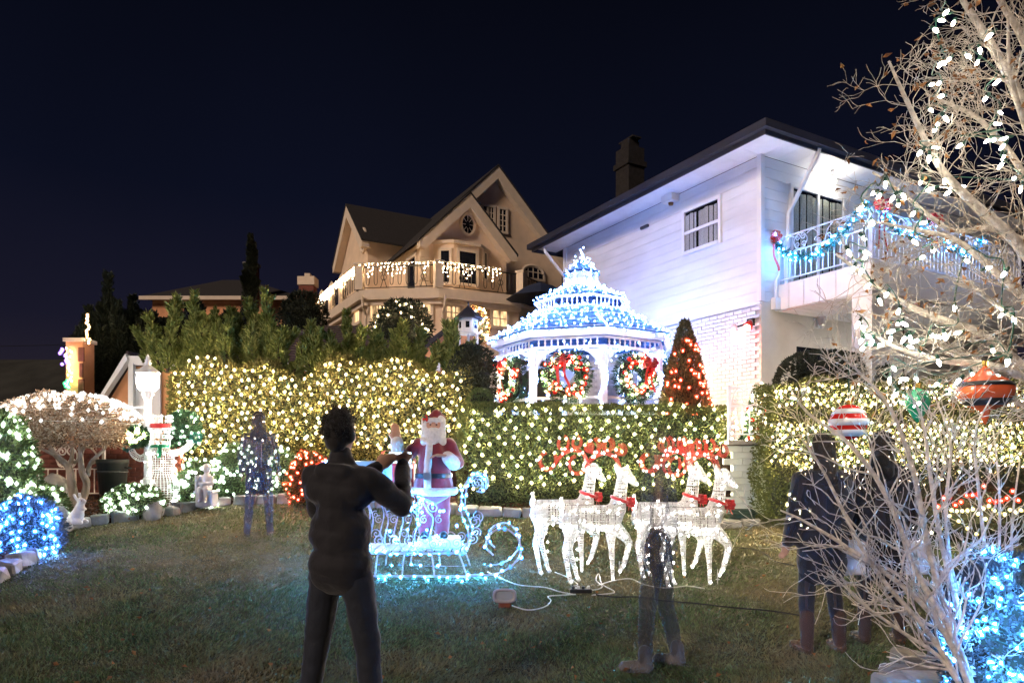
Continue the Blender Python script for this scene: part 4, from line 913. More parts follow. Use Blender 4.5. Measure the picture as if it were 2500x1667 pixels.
def wreath(label, c, rad, thick, ex, en, bowang, grp, red=True):
    t = thing('wreath', label, 'wreath', c, grp); c = A(*c); k = 2600
    a = R.uniform(0, 2*math.pi, k); ph = R.uniform(0, 2*math.pi, k); rr = thick*np.sqrt(R.uniform(.15, 1, k))
    rad_dir = np.cos(a)[:, None]*ex+np.sin(a)[:, None]*ZU; o_ = np.cos(ph)[:, None]*rad_dir+np.sin(ph)[:, None]*en
    b = MB(); b.leaves(c+rad_dir*rad+o_*rr[:, None], o_+R.normal(0, .6, (k, 3)), R.uniform(.05, .10, k), .02); b.build('greenery', M['leaf_fir'], t)
    b = MB(); q = np.linspace(0, 2*math.pi, 25)[:-1]; b.tube(c+np.cos(q)[:, None]*ex*rad+np.sin(q)[:, None]*ZU*rad, thick*.45, 6, closed=True); b.build('ring', M['leaf_core'], t)
    me = ico_mesh('bauble', .042, M['bauble_red'])
    for i in range(22 if red else 0):
        q = R.uniform(0, 6.28); f = R.uniform(-.7, .7); place('bauble', me, t, c+(math.cos(q)*ex+math.sin(q)*ZU)*(rad+thick*f)+en*thick*math.sqrt(max(.2, 1-f*f)))
    def pt(): q = R.uniform(0, 6.28); f = R.uniform(-.9, .9); return c+(math.cos(q)*ex+math.sin(q)*ZU)*(rad+thick*f)+en*(thick*math.sqrt(max(.1, 1-f*f))+.03)
    bulb_set(t, [pt() for _ in range(26)], 'soft', .02, True); 
    if red: bulb_set(t, [pt() for _ in range(16)], 'red', .024, True)
    q = bowang
    if red: bow(t, c+(math.cos(q)*ex+math.sin(q)*ZU)*rad+en*thick, .30, ex, en, 1.6)
    return t
for i, (dg, lab, ba) in enumerate(((-60, 'edge-on wreath with long red ribbon on the left side of the gazebo', 1.9), (-15, 'wreath with big red bow on the front left arch of the gazebo', 1.75), (30, 'wreath with red bow on the front right arch of the gazebo', 1.0), (75, 'narrow wreath beside the red lit cone tree on the gazebo', 1.6))):
    a = math.radians(dg); c = gz(a, 1.72, 2.98); wreath(lab, c, .33, .15, A(math.cos(a), math.sin(a), 0), A(math.sin(a), -math.cos(a), 0), ba, 'wreaths hung on the gazebo')
def garland(label, path, thick, key, step=.10, grp=None, r=.022):
    path = smooth_path(path, 8); t = thing('garland', label, 'garland', path[0], grp); c = along(path, .012); k = len(c)*3; c = np.repeat(c, 3, 0)
    b = MB(); o_ = nrm(R.normal(size=(k, 3))); b.leaves(c, o_, R.uniform(.6, 1.15, k)*thick, .022); b.build('tinsel', M['tinsel'], t)
    b = MB(); b.tube(path, .012, 5); b.build('wire', M['wire_green'], t)
    q = along(path, step, .02); bulb_set(t, q+nrm(R.normal(size=q.shape)+A(-.4, -1.0, .1))*thick*.8, key, r, True); return t
def onrail(fr, a, dz): return fr.p(a, RZ1+dz, .06)
garland('blue lit garland swag on the side rail of the balcony', [onrail(FBs, .0, -.02), onrail(FBs, .25, -.30), onrail(FBs, .6, -.50), onrail(FBs, 1.0, -.52), onrail(FBs, 1.4, -.35), onrail(FBs, 1.75, -.05), onrail(FBs, 1.95, .06)], .13, 'garland', .055, 'blue garlands on the balcony')
garland('blue lit garland swag on the front rail of the balcony, nearer the house side', [onrail(FBf, .05, .05), onrail(FBf, .35, -.2), onrail(FBf, .75, -.36), onrail(FBf, 1.2, -.28), onrail(FBf, 1.55, .0)], .10, 'garland', .06, 'blue garlands on the balcony')
garland('blue lit garland swag at the far right of the balcony rail', [onrail(FBf, 1.6, .0), onrail(FBf, 1.9, -.25), onrail(FBf, 2.4, -.4), onrail(FBf, 3.0, -.3), onrail(FBf, 3.4, .0)], .10, 'garland', .06, 'blue garlands on the balcony')
M['ribbon_sheer'] = mat('ribbon_sheer', (.66, .05, .06), .5, .15, 12, alpha=.8)
def bow_thing(label, c, s, ex, en, tails): t = thing('ribbon_bow', label, 'bow', c, 'red bows on the balcony'); bow(t, c, s, ex, en, tails, M['ribbon_sheer'], 'ribbon'); return t
bow_thing('red ribbon bow where the balcony rail meets the house wall', onrail(FBs, .0, .0), .34, A(*FBs.ex), A(*FBs.en), 1.7)
bow_thing('red ribbon bow on the outer corner of the balcony rail', FBf.p(.05, RZ1, .12), .30, A(*FBf.ex), A(*FBf.en), 2.2)
bow_thing('red ribbon bow midway along the front of the balcony', FBf.p(1.58, RZ1, .12), .30, A(*FBf.ex), A(*FBf.en), 1.5)

# ================================================================ hedges
def hedge(name, label, x0, x1, y0, y1, z0, z1, m, dens, leaf, lump=.07, group=None, round_=0.0, topfn=None, cat='hedge', core='leaf_core'):
    t = thing(name, label, cat, ((x0+x1)/2, (y0+y1)/2, z0), group)
    def surf(n, face):
        u, v = R.uniform(0, 1, n), R.uniform(0, 1, n)
        if face == 'f': p = np.stack([x0+(x1-x0)*u, np.full(n, y0), z0+(z1-z0)*v], -1); nn = A(0, -1, 0)
        elif face == 't': p = np.stack([x0+(x1-x0)*u, y0+(y1-y0)*v, np.full(n, z1)], -1); nn = A(0, 0, 1)
        elif face == 'l': p = np.stack([np.full(n, x0), y0+(y1-y0)*u, z0+(z1-z0)*v], -1); nn = A(-1, 0, 0)
        else: p = np.stack([np.full(n, x1), y0+(y1-y0)*u, z0+(z1-z0)*v], -1); nn = A(1, 0, 0)
        nn = np.tile(nn, (n, 1)); return p, nn
    PP, NN = [], []
    for f, ar in (('f', (x1-x0)*(z1-z0)), ('t', (x1-x0)*(y1-y0)), ('l', (y1-y0)*(z1-z0)), ('r', (y1-y0)*(z1-z0))):
        p, q = surf(int(ar*dens), f); PP.append(p); NN.append(q)
    p = np.vstack(PP); nn = np.vstack(NN)
    def warp(p):
        p = p.copy(); c = A((x0+x1)/2, (y0+y1)/2, (z0+z1)/2); h = A((x1-x0)/2, (y1-y0)/2, (z1-z0)/2)
        if round_:
            q = (p-c)/h; k_ = np.linalg.norm(np.abs(q)**2, axis=1)**.5; s_ = 1/np.maximum(1, (np.sum(np.abs(q)**4, 1))**.25); s_ = 1-(1-s_)*round_; p = c+(p-c)*s_[:, None]
        if topfn is not None: f = (p[:, 2]-z0)/(z1-z0); p[:, 2] = z0+f*(topfn(p[:, 0])-z0)
        return p
    p = warp(p); p = p+nn*(lump*wob(p, 2.6, 31)+lump*.6*wob(p, 7, 32)-R.exponential(.35, len(p))*lump)[:, None]
    b = MB(); b.leaves(p, nn*.9+R.normal(0, .7, p.shape)+A(0, 0, .35), R.uniform(.7, 1.3, len(p))*leaf, leaf*.5); b.build('foliage', M[m], t)
    # twiggy inside that the leaves grow from
    b = MB(); nx = max(4, int((x1-x0)/.25)); nz_ = 9; g = []
    cx = warp(np.array([A(x, y, z) for z in (z0, z0+(z1-z0)*.25, z0+(z1-z0)*.5, z0+(z1-z0)*.75, z1) for y in (y0, y1) for x in np.linspace(x0, x1, nx)]).reshape(-1, 3))
    c0 = A((x0+x1)/2, (y0+y1)/2, (z0+z1)/2); cx = c0+(cx-c0)*(1-.16/np.array([(x1-x0)/2+.1, (y1-y0)/2+.1, (z1-z0)/2+.1]))
    I = lambda k_, y, x: (k_*2+y)*nx+x; F = []
    for k_ in range(4):
        for x in range(nx-1): F += [[I(k_, 0, x), I(k_, 0, x+1), I(k_+1, 0, x+1), I(k_+1, 0, x)], [I(k_, 1, x+1), I(k_, 1, x), I(k_+1, 1, x), I(k_+1, 1, x+1)]]
        F += [[I(k_, 1, 0), I(k_, 0, 0), I(k_+1, 0, 0), I(k_+1, 1, 0)], [I(k_, 0, nx-1), I(k_, 1, nx-1), I(k_+1, 1, nx-1), I(k_+1, 0, nx-1)]]
    F += [[I(4, 0, x), I(4, 0, x+1), I(4, 1, x+1), I(4, 1, x)] for x in range(nx-1)]
    b.add(cx, F); b.build('branches', M[core], t); t_ = t; return t, warp
def xa_(px, d): return (px-1250)/FP*d
z_l = float(G(0, 12.4))
topL = lambda x: z_l+2.42+.13*np.sin(x*2.1+.6)+.09*np.sin(x*5.3)
hl, wpL = hedge('juniper_hedge', 'tall clipped juniper hedge under warm net lights on the left', xa_(415, 12.5), xa_(1150, 12.5), 12.5, 13.7, z_l, z_l+2.5, 'leaf_juniper', 2100, .075, .12, topfn=topL)
y_r = 11.05; z_r = float(G(0, y_r))
hr, wpR = hedge('clipped_hedge', 'dark green clipped box hedge with net lights in front of the gazebo', xa_(1120, y_r), xa_(1782, y_r), y_r, 12.05, z_r, CH+(YH-990)*y_r/FP, 'leaf_hedge', 2600, .05, .05)
y_w = 9.9; z_w = float(G(0, y_w))
hw_, wpW = hedge('boxwood_hedge', 'boxwood hedge with amber net lights on the right behind the visitors', xa_(1890, y_w), xa_(2640, y_w), y_w, 10.75, z_w, CH+(YH-935)*y_w/FP, 'leaf_hedge', 2100, .05, .08)
hedge('domed_boxwood', 'dark unlit domed boxwood against the porch wall', xa_(1905, 11.4), xa_(2190, 11.4), 11.35, 12.1, TZ-.9, CH+(YH-852)*11.4/FP, 'leaf_dark', 1800, .05, .05, round_=1.0, cat='shrub')
def net(label, x0, x1, z0f, z1f, y, sx, sz, key, r, jit=.02, warp=None, extra=None, amp=.05, off=.07):
    """net of bulbs draped over the front of a hedge"""
    pts = []; b = MB(); nx = int((x1-x0)/sx)
    nz_ = int(max(z1f(x)-z0f(x) for x in np.linspace(x0, x1, 20))/sz); gridp = {}
    for i in range(nx):
        for j in range(nz_):
            x = x0+(i+.5*(j % 2))*sx; zt, zb = z1f(x), z0f(x); z = zt-.05-j*sz+.03*math.sin(x*3.1+j*.7)
            if z < zb+.15*math.sin(x*2.3): continue
            p = A(x, y, z)+R.normal(0, jit, 3); p[1] = y-off-amp*abs(wob(p[None], 2.2, 41)[0]); gridp[i, j] = p; pts.append(p)
    for (i, j), p in gridp.items():
        for q in ((i, j+1), (i-1 if j % 2 == 0 else i+1, j+1)):
            if q in gridp: b.tube([p+A(0, .015, 0), gridp[q]+A(0, .015, 0)], .0035, 3, cap=False)
    if extra is not None: pts += list(extra)
    t = thing('net_lights', label, 'net lights', pts[0]); b.build('wire', M['wire_green'], t); bulb_set(t, pts, key, r); return t
net('amber net lights draped over the tall juniper hedge', xa_(440, 12.4), xa_(1150, 12.4), lambda x: z_l+.75+.35*math.sin(x*1.3), lambda x: float(topL(np.array(x)))-.02, 12.4, .175, .155, 'warm', .019, .03)
zr1 = CH+(YH-990)*y_r/FP
ex_r = [A(xa_(1786, y_r)+.03, yy, zz_) + R.normal(0, .03, 3) for yy in np.arange(11.0, 11.9, .16) for zz_ in np.arange(z_r+.25, zr1, .15)]
net('greenish white net lights over the box hedge in front of the gazebo', xa_(1130, y_r), xa_(1780, y_r), lambda x: z_r+.22+(.25 if x < 0 else 0), lambda x: zr1, y_r, .225, .155, 'soft', .021, .035, extra=ex_r, amp=.0, off=.06)
zw1 = CH+(YH-940)*y_w/FP
net('amber net lights over the upper part of the right boxwood hedge', xa_(1890, y_w), xa_(2560, y_w), lambda x: zw1-.36, lambda x: zw1, y_w, .10, .085, 'warm', .014, .02, amp=.03)
net('amber net lights over the lower part of the right boxwood hedge', xa_(1880, y_w), xa_(2560, y_w), lambda x: z_w+.62+.22*math.sin(x*1.9), lambda x: zw1-.52, y_w, .105, .09, 'warm', .014, .02, amp=.03)

# ================================================================ upright junipers
def juniper(label, px, py, pt, d, nflame, spread, m='leaf_juniper', grp='junipers rising from the hedge', name='juniper', dens=1.0, fat=1.0):
    base = P(px, py, d); top = P(px, pt, d)[2]; t = thing(name, label, 'juniper', base, grp); fol = MB(); st = MB()
    for i in range(nflame):
        s_ = (i/(max(1, nflame-1))-.5)*2 if nflame > 1 else 0; h = (top-base[2])*R.uniform(.62, 1.0)*(1-.35*abs(s_)) if nflame > 1 else top-base[2]
        lean = s_*spread; end = base+A(lean*1.0+R.normal(0, .1), R.normal(0, .2), h); mid = base*.5+end*.5+A(lean*.25+R.normal(0, .08), R.normal(0, .1), -.05*h)
        path = smooth_path([base+A(lean*.25, 0, 0), mid, end], 10); st.tube(path, np.linspace(.035, .005, len(path)), 5)
        m_ = len(path); sub = []
        for k_ in range(int(8*dens)):                       # side sprays
            f = R.uniform(.12, .92); o_ = path[int(f*(m_-1))]; an = R.uniform(0, 6.28); L = (.34*(1-f)+.10)*h*.62
            dr = nrm(A(math.cos(an)*.72+lean*.35, math.sin(an)*.5, 1.25)); sub.append((o_, o_+dr*L, .060*fat))
        for j in range(m_-1): sub.append((path[j], path[j+1], (.085*(1-j/m_)+.02)*fat))
        for p0, p1, rad in sub:
            k_ = max(8, int(np.linalg.norm(p1-p0)*170*dens*fat)); f = R.uniform(0, 1, k_); c = p0+(p1-p0)*f[:, None]; dr = nrm(p1-p0)
            rr = rad*(1-.75*f)*np.sqrt(R.uniform(.05, 1, k_)); o_ = R.normal(size=(k_, 3)); o_ = nrm(o_-(o_@dr)[:, None]*dr); c = c+o_*rr[:, None]
            fol.leaves(c, dr*1.1+o_*.9, R.uniform(.09, .17, k_), .055, fold=.4)
    fol.build('foliage', M[m], t); st.build('stems', M['bark_dark'], t); return t
JU = [(400, 885, 690, 3, .75), (480, 880, 730, 4, .55), (560, 880, 745, 3, .35), (640, 885, 690, 5, .45), (700, 890, 790, 3, .3), (780, 890, 770, 3, .3), (855, 895, 765, 4, .35), (925, 895, 780, 3, .3), (975, 900, 770, 3, .35), (1025, 905, 795, 2, .25), (1108, 905, 775, 3, .14)]
jl = ['juniper plume nearest the street lamp, leaning left', 'juniper with branching plumes right of the street lamp', 'small dark juniper plume between two larger ones', 'tallest bright juniper plume left of the garage roof', 'short juniper plume beside the tallest one', 'forked juniper plume in front of the garage roof', 'broad juniper plumes left of the dark round bush', 'slim juniper plumes below the dark round bush', 'juniper plumes right of the dark round bush', 'low juniper tuft near the orange shed', 'narrow bright juniper spire beside the bird house pole']
for (px, py, pt, nf, sp), lab in zip(JU, jl): juniper(lab, px, py+25, pt-12, 13.0, nf+1, sp*1.15, 'leaf_plume', dens=1.25)
DK = [(228, 960, 745, 15.4, 6, .35), (272, 960, 672, 15.6, 9, .55), (330, 900, 720, 16.2, 5, .7), (420, 880, 735, 17.0, 5, .8), (520, 870, 735, 17.5, 4, .8), (580, 860, 725, 18.0, 4, .7), (690, 860, 760, 18, 4, .9)]
dl = ['dark cypress at the far left edge of the hedge row', 'tall dark cypress cluster above the orange porch', 'dark cypress plume beside the tall cluster', 'dark cypress in front of the brick house wall', 'dark cypress below the hip roof', 'dark cypress at the foot of the narrow spire', 'low dark cypress behind the forked juniper']
for (px, py, pt, d, nf, sp), lab in zip(DK, dl): juniper(lab, px, py, pt, d, nf+4, sp*1.35, 'leaf_dark', 'dark cypresses behind the hedge', 'cypress', 1.6, 2.0)
juniper('narrow dark evergreen spire rising above the far roof', 607, 760, 572, 33, 1, .2, 'leaf_dark', 'dark cypresses behind the hedge', 'cypress', 2.0, 4.0)
def bush(name, label, c, rx, ry, rz, m, n, leaf, cat='shrub', grp=None, stem=True, lump=.12, flat=.78, spike=0.0):
    """rounded shrub: leaves through an outer shell with an uneven outline, stems inside"""
    c = A(*c); t = thing(name, label, cat, c, grp); v = nrm(R.normal(size=(n, 3))); v[:, 2] = np.where(v[:, 2] < -flat, -v[:, 2], v[:, 2])
    rr = (1-R.exponential(.10, n)).clip(.35, 1)+lump*wob(v, 3.1, 51)+lump*.7*wob(v, 8, 52); cc = c+A(0, 0, rz*.72)
    p = cc+v*rr[:, None]*A(rx, ry, rz); b = MB(); b.leaves(p, v+R.normal(0, .6, v.shape)+A(0, 0, spike), R.uniform(.7, 1.3, n)*leaf, leaf*.45); b.build('foliage', M[m], t)
    b = MB(); b.ball(cc, 1, 14, sq=(rx*.78, ry*.78, rz*.78)); b.build('branches', M['leaf_core'], t, True)
    if stem: b = MB(); b.tube([c-ZU*.05, cc], [.05, .03], 6); b.build('stem', M['bark_dark'], t)
    return t, cc
def bush_lights(label, cc, rx, ry, rz, n, key, r, single=True, front=True, zmin=-1, wire='wire_green'):
    v = nrm(R.normal(size=(n*4, 3))); v = v[(v[:, 1] < .25) & (v[:, 2] > max(zmin, -.62))][:n] if front else v[:n]
    p = cc+v*A(rx, ry, rz)*(1.02+.12*wob(v, 3.1, 51)+.084*wob(v, 8, 52))[:, None]; t = thing('string_lights', label, 'string lights', p[0]); b = MB()
    o_ = np.argsort(np.round(p[:, 2]/.12)*10+p[:, 0]*np.where((np.round(p[:, 2]/.12) % 2) == 0, 1, -1)); b.tube(p[o_]-nrm(v[o_])*.015, .004, 3); b.build('wire', M[wire], t); bulb_set(t, p, key, r, single); return t
# dark round bush before the tan house, with warm lights
tb, cc = bush('round_evergreen', 'dark round bush with a few warm lights before the tan house', P(982, 850, 24), 1.05, .9, .95, 'leaf_dark', 5000, .13)
bush_lights('sparse warm lights on the dark round bush', cc, 1.05, .9, .95, 26, 'warm', .026)
tb, cc = bush('round_evergreen', 'dark shrub below the left end of the tan house balcony', P(740, 815, 26), .9, .8, .9, 'leaf_dark', 3000, .13)
tb, cc = bush('small_tree', 'thin dark shrub with warm lights before the lit lower windows', P(1165, 840, 24), .45, .4, .75, 'leaf_brown', 700, .1)
bush_lights('warm lights on the thin shrub before the lit lower windows', cc, .4, .4, .7, 30, 'warm', .03)
bush('round_evergreen', 'dark shrub mass between the bird house and the gazebo', P(1152, 985, 12.9), .5, .5, .62, 'leaf_dark', 4000, .07)
bush('round_evergreen', 'small pale shrub on the hedge end beside the bird house', P(1172, 1000, 11.5), .22, .2, .2, 'leaf_box', 1500, .04, stem=False)

# ================================================================ cone tree with red lights
cb = A(P(1672, 985, 12.4)[0], 12.4, TZ); ctop = P(1672, 783, 12.4)[2]
ct = thing('cone_tree', 'narrow cone shaped arborvitae with red lights beside the gazebo', 'tree', cb); n = 9000
f = R.uniform(0, 1, n)**.75; f = 1-f; z = cb[2]+f*(ctop-cb[2]); a = R.uniform(0, 6.28, n); rr = (.56*(1-f)**.85+.03)*(1+.16*wob(np.stack([np.cos(a)*2, np.sin(a)*2, z*2.5], -1), 1.8, 61))*(1-R.exponential(.10, n)).clip(.3, 1)
p = np.stack([cb[0]+rr*np.cos(a), cb[1]+rr*np.sin(a), z], -1); b = MB(); b.leaves(p, np.stack([np.cos(a), np.sin(a), np.full(n, 1.3)], -1)+R.normal(0, .4, (n, 3)), R.uniform(.05, .1, n), .03)
b.build('crown', M['leaf_arbor'], ct); b = MB(); b.lathe([(.36, .05), (.3, .5), (.02, ctop-cb[2]-.25)], cb, 10); b.build('branches', M['leaf_core'], ct); b = MB(); b.tube([cb-ZU*.05, cb+ZU*.4], .05); b.build('trunk', M['bark'], ct)
f = R.uniform(0, .85, 110)**1.4; a = R.uniform(-2.9, .5, 110)+.1; rr = .56*(1-f)**.85+.05
strand('string_lights', 'red string lights wound round the cone tree', np.stack([cb[0]+rr*np.cos(a), cb[1]+rr*np.sin(a), cb[2]+.1+f*(ctop-cb[2])], -1)[np.argsort(f)], 'red', .024)
# ================================================================ left garden
def grow(b, p, d, L, r, depth, leafpts=None, up=.15, nseg=5, spread=.6, kids=(2, 4), wander=.18, shrink=.62, minr=.0025, tips=None):
    """branch that wanders, tapers and forks"""
    path = [A(*p)]; d = nrm(A(*d))
    for i in range(nseg): d = nrm(d+R.normal(0, wander, 3)+A(0, 0, up*.3)); path.append(path[-1]+d*L/nseg)
    path = np.array(path); b.tube(path, np.linspace(r, max(minr, r*.5), len(path)), 5 if r > .012 else 4 if r > .006 else 3, cap=False)
    if tips is not None and depth <= 1: tips.append(path)
    if depth <= 0: return
    for k_ in range(R.integers(kids[0], kids[1]+1)):
        f = R.uniform(.3, 1.0); i = min(nseg-1, int(f*nseg)); dd = nrm(path[i+1]-path[i]); o_ = R.normal(size=3); o_ = nrm(o_-dd*(o_@dd)); grow(b, path[i+1], dd+o_*spread+A(0, 0, up), L*R.uniform(shrink-.15, shrink+.1), max(minr, r*R.uniform(.45, .6)), depth-1, None, up, nseg, spread, kids, wander, shrink, minr, tips)
ub = gp(190, 1240, .07)
ut = thing('umbrella_tree', 'low umbrella shaped tree with two pale trunks and brown leafy canopy', 'tree', ub)
b = MB(); sc_ = ub[1]/FP
def uq(px, py, dy=0): q = P(px, py, ub[1]); return q+A(0, dy, 0)
for pts_, r0, r1 in (([(188, 1240), (178, 1180), (165, 1140), (140, 1110), (118, 1085)], .075, .035), ([(192, 1240), (205, 1185), (206, 1150), (200, 1110), (196, 1075)], .065, .03), ([(206, 1160), (225, 1130), (250, 1100), (270, 1070)], .04, .02), ([(168, 1142), (172, 1110), (172, 1075)], .04, .02), ([(178, 1130), (200, 1112), (215, 1080)], .025, .015), ([(140, 1110), (90, 1090), (50, 1070)], .03, .015)):
    q = smooth_path([uq(x, y, R.normal(0, .05)) for x, y in pts_], 6); b.tube(q, np.linspace(r0, r1, len(q)), 8)
b.build('trunk', M['bark'], ut, True)
uc = uq(170, 1048); n = 15000; v = nrm(R.normal(size=(n, 3))); v[:, 2] = np.where(v[:, 2] < -.55, -v[:, 2], v[:, 2])
sh = A(170/FP*ub[1], .95, .62); rr = (1-R.exponential(.13, n)).clip(.2, 1)*(1+.10*wob(v, 3, 71)+.08*wob(v, 9, 72)); p = uc+A(0, 0, -.05)+v*rr[:, None]*sh; p[:, 2] = np.where(v[:, 2] < 0, uc[2]-.05+(p[:, 2]-uc[2]+.05)*.75, p[:, 2])
b = MB(); b.leaves(p, v+R.normal(0, .9, v.shape), R.uniform(.03, .075, n), .026); tw = MB()
for i in range(220): q = nrm(R.normal(size=3)); q[2] = abs(q[2])*1.0-.3; tw.tube([uc+q*sh*.25-ZU*.1, uc+q*sh*.6+R.normal(0, .04, 3), uc+q*sh*1.02], [.012, .006, .003], 3, cap=False)
b.build('crown', M['leaf_tan'], ut); tw.build('twigs', M['bark_tan'], ut)
k_ = 330; v = nrm(R.normal(size=(k_*5, 3))); v = v[(v[:, 2] > -.25) & (v[:, 1] < .5)]; v = v[np.argsort(-v[:, 2]+R.uniform(0, .8, len(v)))][:k_]; q = uc-ZU*.05+v*sh*1.04
t = thing('string_lights', 'warm white string lights over the umbrella tree canopy', 'string lights', uc); w_ = MB(); o_ = np.argsort(np.round(q[:, 2]/.1)*20+q[:, 0]); w_.tube(q[o_], .004, 3); w_.build('wire', M['wire_white'], t); bulb_set(t, q, 'white', .021)
# evergreen with white lights at the left edge, blue lit bush below it
tb, cc = bush('evergreen_bush', 'tall evergreen bush covered in white lights at the left edge', P(-15, 1245, 9.4), .54, .5, .78, 'leaf_box', 8000, .07, spike=.3)
bush_lights('white string lights covering the tall evergreen at the left edge', cc, .54, .5, .78, 190, 'cool', .021, False, zmin=-.8)
tb, cc2 = bush('evergreen_bush', 'small spreading evergreen with white lights beside the tall left one', gp(62, 1290, .05)+A(.0, .35, 0), .34, .32, .34, 'leaf_box', 3500, .06, spike=.3)
bush_lights('white string lights on the small spreading evergreen', cc2, .34, .32, .34, 55, 'cool', .021)
tb, cc3 = bush('evergreen_bush', 'round bush glowing with blue lights at the left edge', gp(5, 1372, .05)+A(-.08, .52, 0), .40, .36, .40, 'leaf_spruce', 5000, .05)
bush_lights('blue string lights on the round bush at the left edge', cc3, .40, .36, .40, 80, 'deepblue', .021)
# low shrub with lights, boulders, rabbit
lb = gp(292, 1268, .06)
tb, cc4 = bush('low_shrub', 'low oval shrub dotted with soft white lights behind the rabbit', lb+A(0, .38, .04), .46, .30, .26, 'leaf_box', 5000, .05, stem=False)
bush_lights('soft white lights on the low oval shrub', cc4, .46, .30, .26, 75, 'cool', .018)
def boulder(label, c, s, seed):
    b = MB(); b.ball((0, 0, 0), 1, 18); V = b.v[0]; V *= 1+(.22*wob(V, 1.6, seed)+.1*wob(V, 4, seed+1))[:, None]; b.v[0] = V*A(*s)+A(*c)+ZU*s[2]*.5
    return tag(b.build('boulder', M['stone'], smooth=True, loc=c), label, 'boulder')
boulder('grey boulder beside the iron fence', gp(130, 1235, .05), (.30, .25, .34), 3); boulder('pale boulder among the white lit evergreens', gp(133, 1278, .05), (.2, .18, .2), 5); boulder('small dark rock beside the low oval shrub', gp(372, 1262, .05), (.13, .1, .16), 7); boulder('flat pale stone lying on the mulch', gp(155, 1240, .06), (.14, .1, .05), 9)
rb_ = gp(190, 1279, .13)
rbt = thing('rabbit_statue', 'small pale stone rabbit sitting upright on the edging', 'statue', rb_)
sx = 1.0
me = blob([((-.03, 0, .10), (-.01, 0, .13), .10, .095), ((.0, 0, .15), (.035, 0, .27), .085, .06), ((.035, 0, .28), (.05, 0, .34), .055, .05), ((.05, 0, .345), (.095, 0, .335), .048, .03), ((.0, -.02, .36), (-.035, -.03, .43), .018, .022), ((.02, .03, .37), (-.0, .04, .44), .018, .022), ((.06, -.03, .24), (.10, -.02, .22), .025, .02), ((.06, .03, .24), (.10, .02, .22), .025, .02), ((.0, -.07, .05), (.09, -.07, .03), .05, .03), ((.0, .07, .05), (.09, .07, .03), .05, .03), ((-.12, 0, .06), (-.13, 0, .07), .04, .04)], .011, 3, 'body')
obj_from('body', me, M['rabbit'], rbt); rbt.scale = (.95, .95, .95)
b = MB(); b.ball((.085, -.043, .35), .008, 6); b.ball((.085, .043, .35), .008, 6); b.build('eye', M['leather'], rbt, world=False)
# lamp post, lit
lb_ = gp(361, 1238, .06)
lpst = thing('street_lamp', 'white garden lamp post with a glowing ribbed globe', 'lamp post', lb_); gy = lb_[1]
gzc = P(361, 930, gy)[2]; k_ = gy/FP
b = MB(); b.lathe([(.13, 0), (.13, .08), (.075, .14), (.06, .5), (.055, gzc-lb_[2]-.30), (.08, gzc-lb_[2]-.27), (.06, gzc-lb_[2]-.25)], lb_, 16); b.build('post', M['white_paint'], lpst, True)
b = MB(); b.box((lb_[0]-.13, gy, P(0, 994, gy)[2]), (.26, .02, .025)); b.build('ladder_rest', M['white_paint'], lpst)
b = MB(); b.lathe([(.05, -.27), (.10, -.23), (.075, -.20), (.11, -.165)], A(lb_[0], gy, gzc), 16); b.build('lamp_base', M['white_paint'], lpst, True)
b = MB(); b.lathe([(.10, -.165), (.15, -.11), (.168, -.02), (.16, .07), (.13, .125)], A(lb_[0], gy, gzc), 20); b.build('globe', glow('globe_glow', (1, .88, .70), 16, 0), lpst, True)
rbm = MB(); t_ = np.linspace(-.165, .125, 8)
for a in np.arange(12)*math.pi/6: rbm.tube([A(lb_[0], gy, gzc)+A(math.cos(a)*r_, math.sin(a)*r_, z_) for r_, z_ in ((.102, -.165), (.153, -.11), (.171, -.02), (.163, .07), (.133, .125))], .006, 4)
rbm.build('cage', M['white_paint'], lpst)
b = MB(); b.lathe([(.185, .12), (.19, .14), (.12, .20), (.06, .25), (.045, .27), (.065, .29), (.04, .32), (.05, .345), (.025, .365), (.034, .385), (.006, .44)], A(lb_[0], gy, gzc), 16); b.build('lamp_top', M['white_paint'], lpst, True)
# wire snowman
sb = gp(392, 1236, .06); ss = sb[1]/FP
sm_ = thing('wire_snowman', 'lit wire snowman with red banded top hat and green mittens', 'snowman', sb)
def wire_skin(me, name, m, parent, th=.007, o=(0, 0, 0)):
    ob = obj_from(name, me, m, parent, o); w_ = ob.modifiers.new('w', 'WIREFRAME'); w_.thickness = th; w_.use_even_offset = False; w_.use_replace = True; return ob
def sz(py): return P(0, py, sb[1])[2]-sb[2]
rows_ = [(.24, 0.02), (.285, .15), (.29, .32), (.26, .46), (.19, .55), (.20, .60), (.215, .74), (.19, .88), (.13, .97), (.10, 1.0)]
b = MB(); 
for (r0, z0_), (r1, z1_) in zip(rows_[:-1], rows_[1:]): pass
rz_ = np.linspace(.02, 1.0, 26); b.lathe([(float(np.interp(z, [q[1] for q in rows_], [q[0] for q in rows_])), z) for z in rz_], n=34); wire_skin(b.mesh('body', []), 'body', M['acrylic'], sm_, .0105)
b = MB(); t_ = np.linspace(.2, math.pi-.2, 9); b.lathe([(math.sin(x)*.155, 1.13-math.cos(x)*.155) for x in t_], n=20); wire_skin(b.mesh('head', []), 'head', M['acrylic'], sm_, .007)
b = MB(); b.lathe([(.15, 1.29), (.15, 1.36), (.155, 1.50)], n=20); b.lathe([(.24, 1.285), (.12, 1.29)], n=24); hat = wire_skin(b.mesh('hat', []), 'hat', M['acrylic'], sm_, .008)
b = MB(); b.lathe([(.158, 1.30), (.160, 1.37)], n=20); b.build('hat_band', M['ribbon_red'], sm_, world=False)
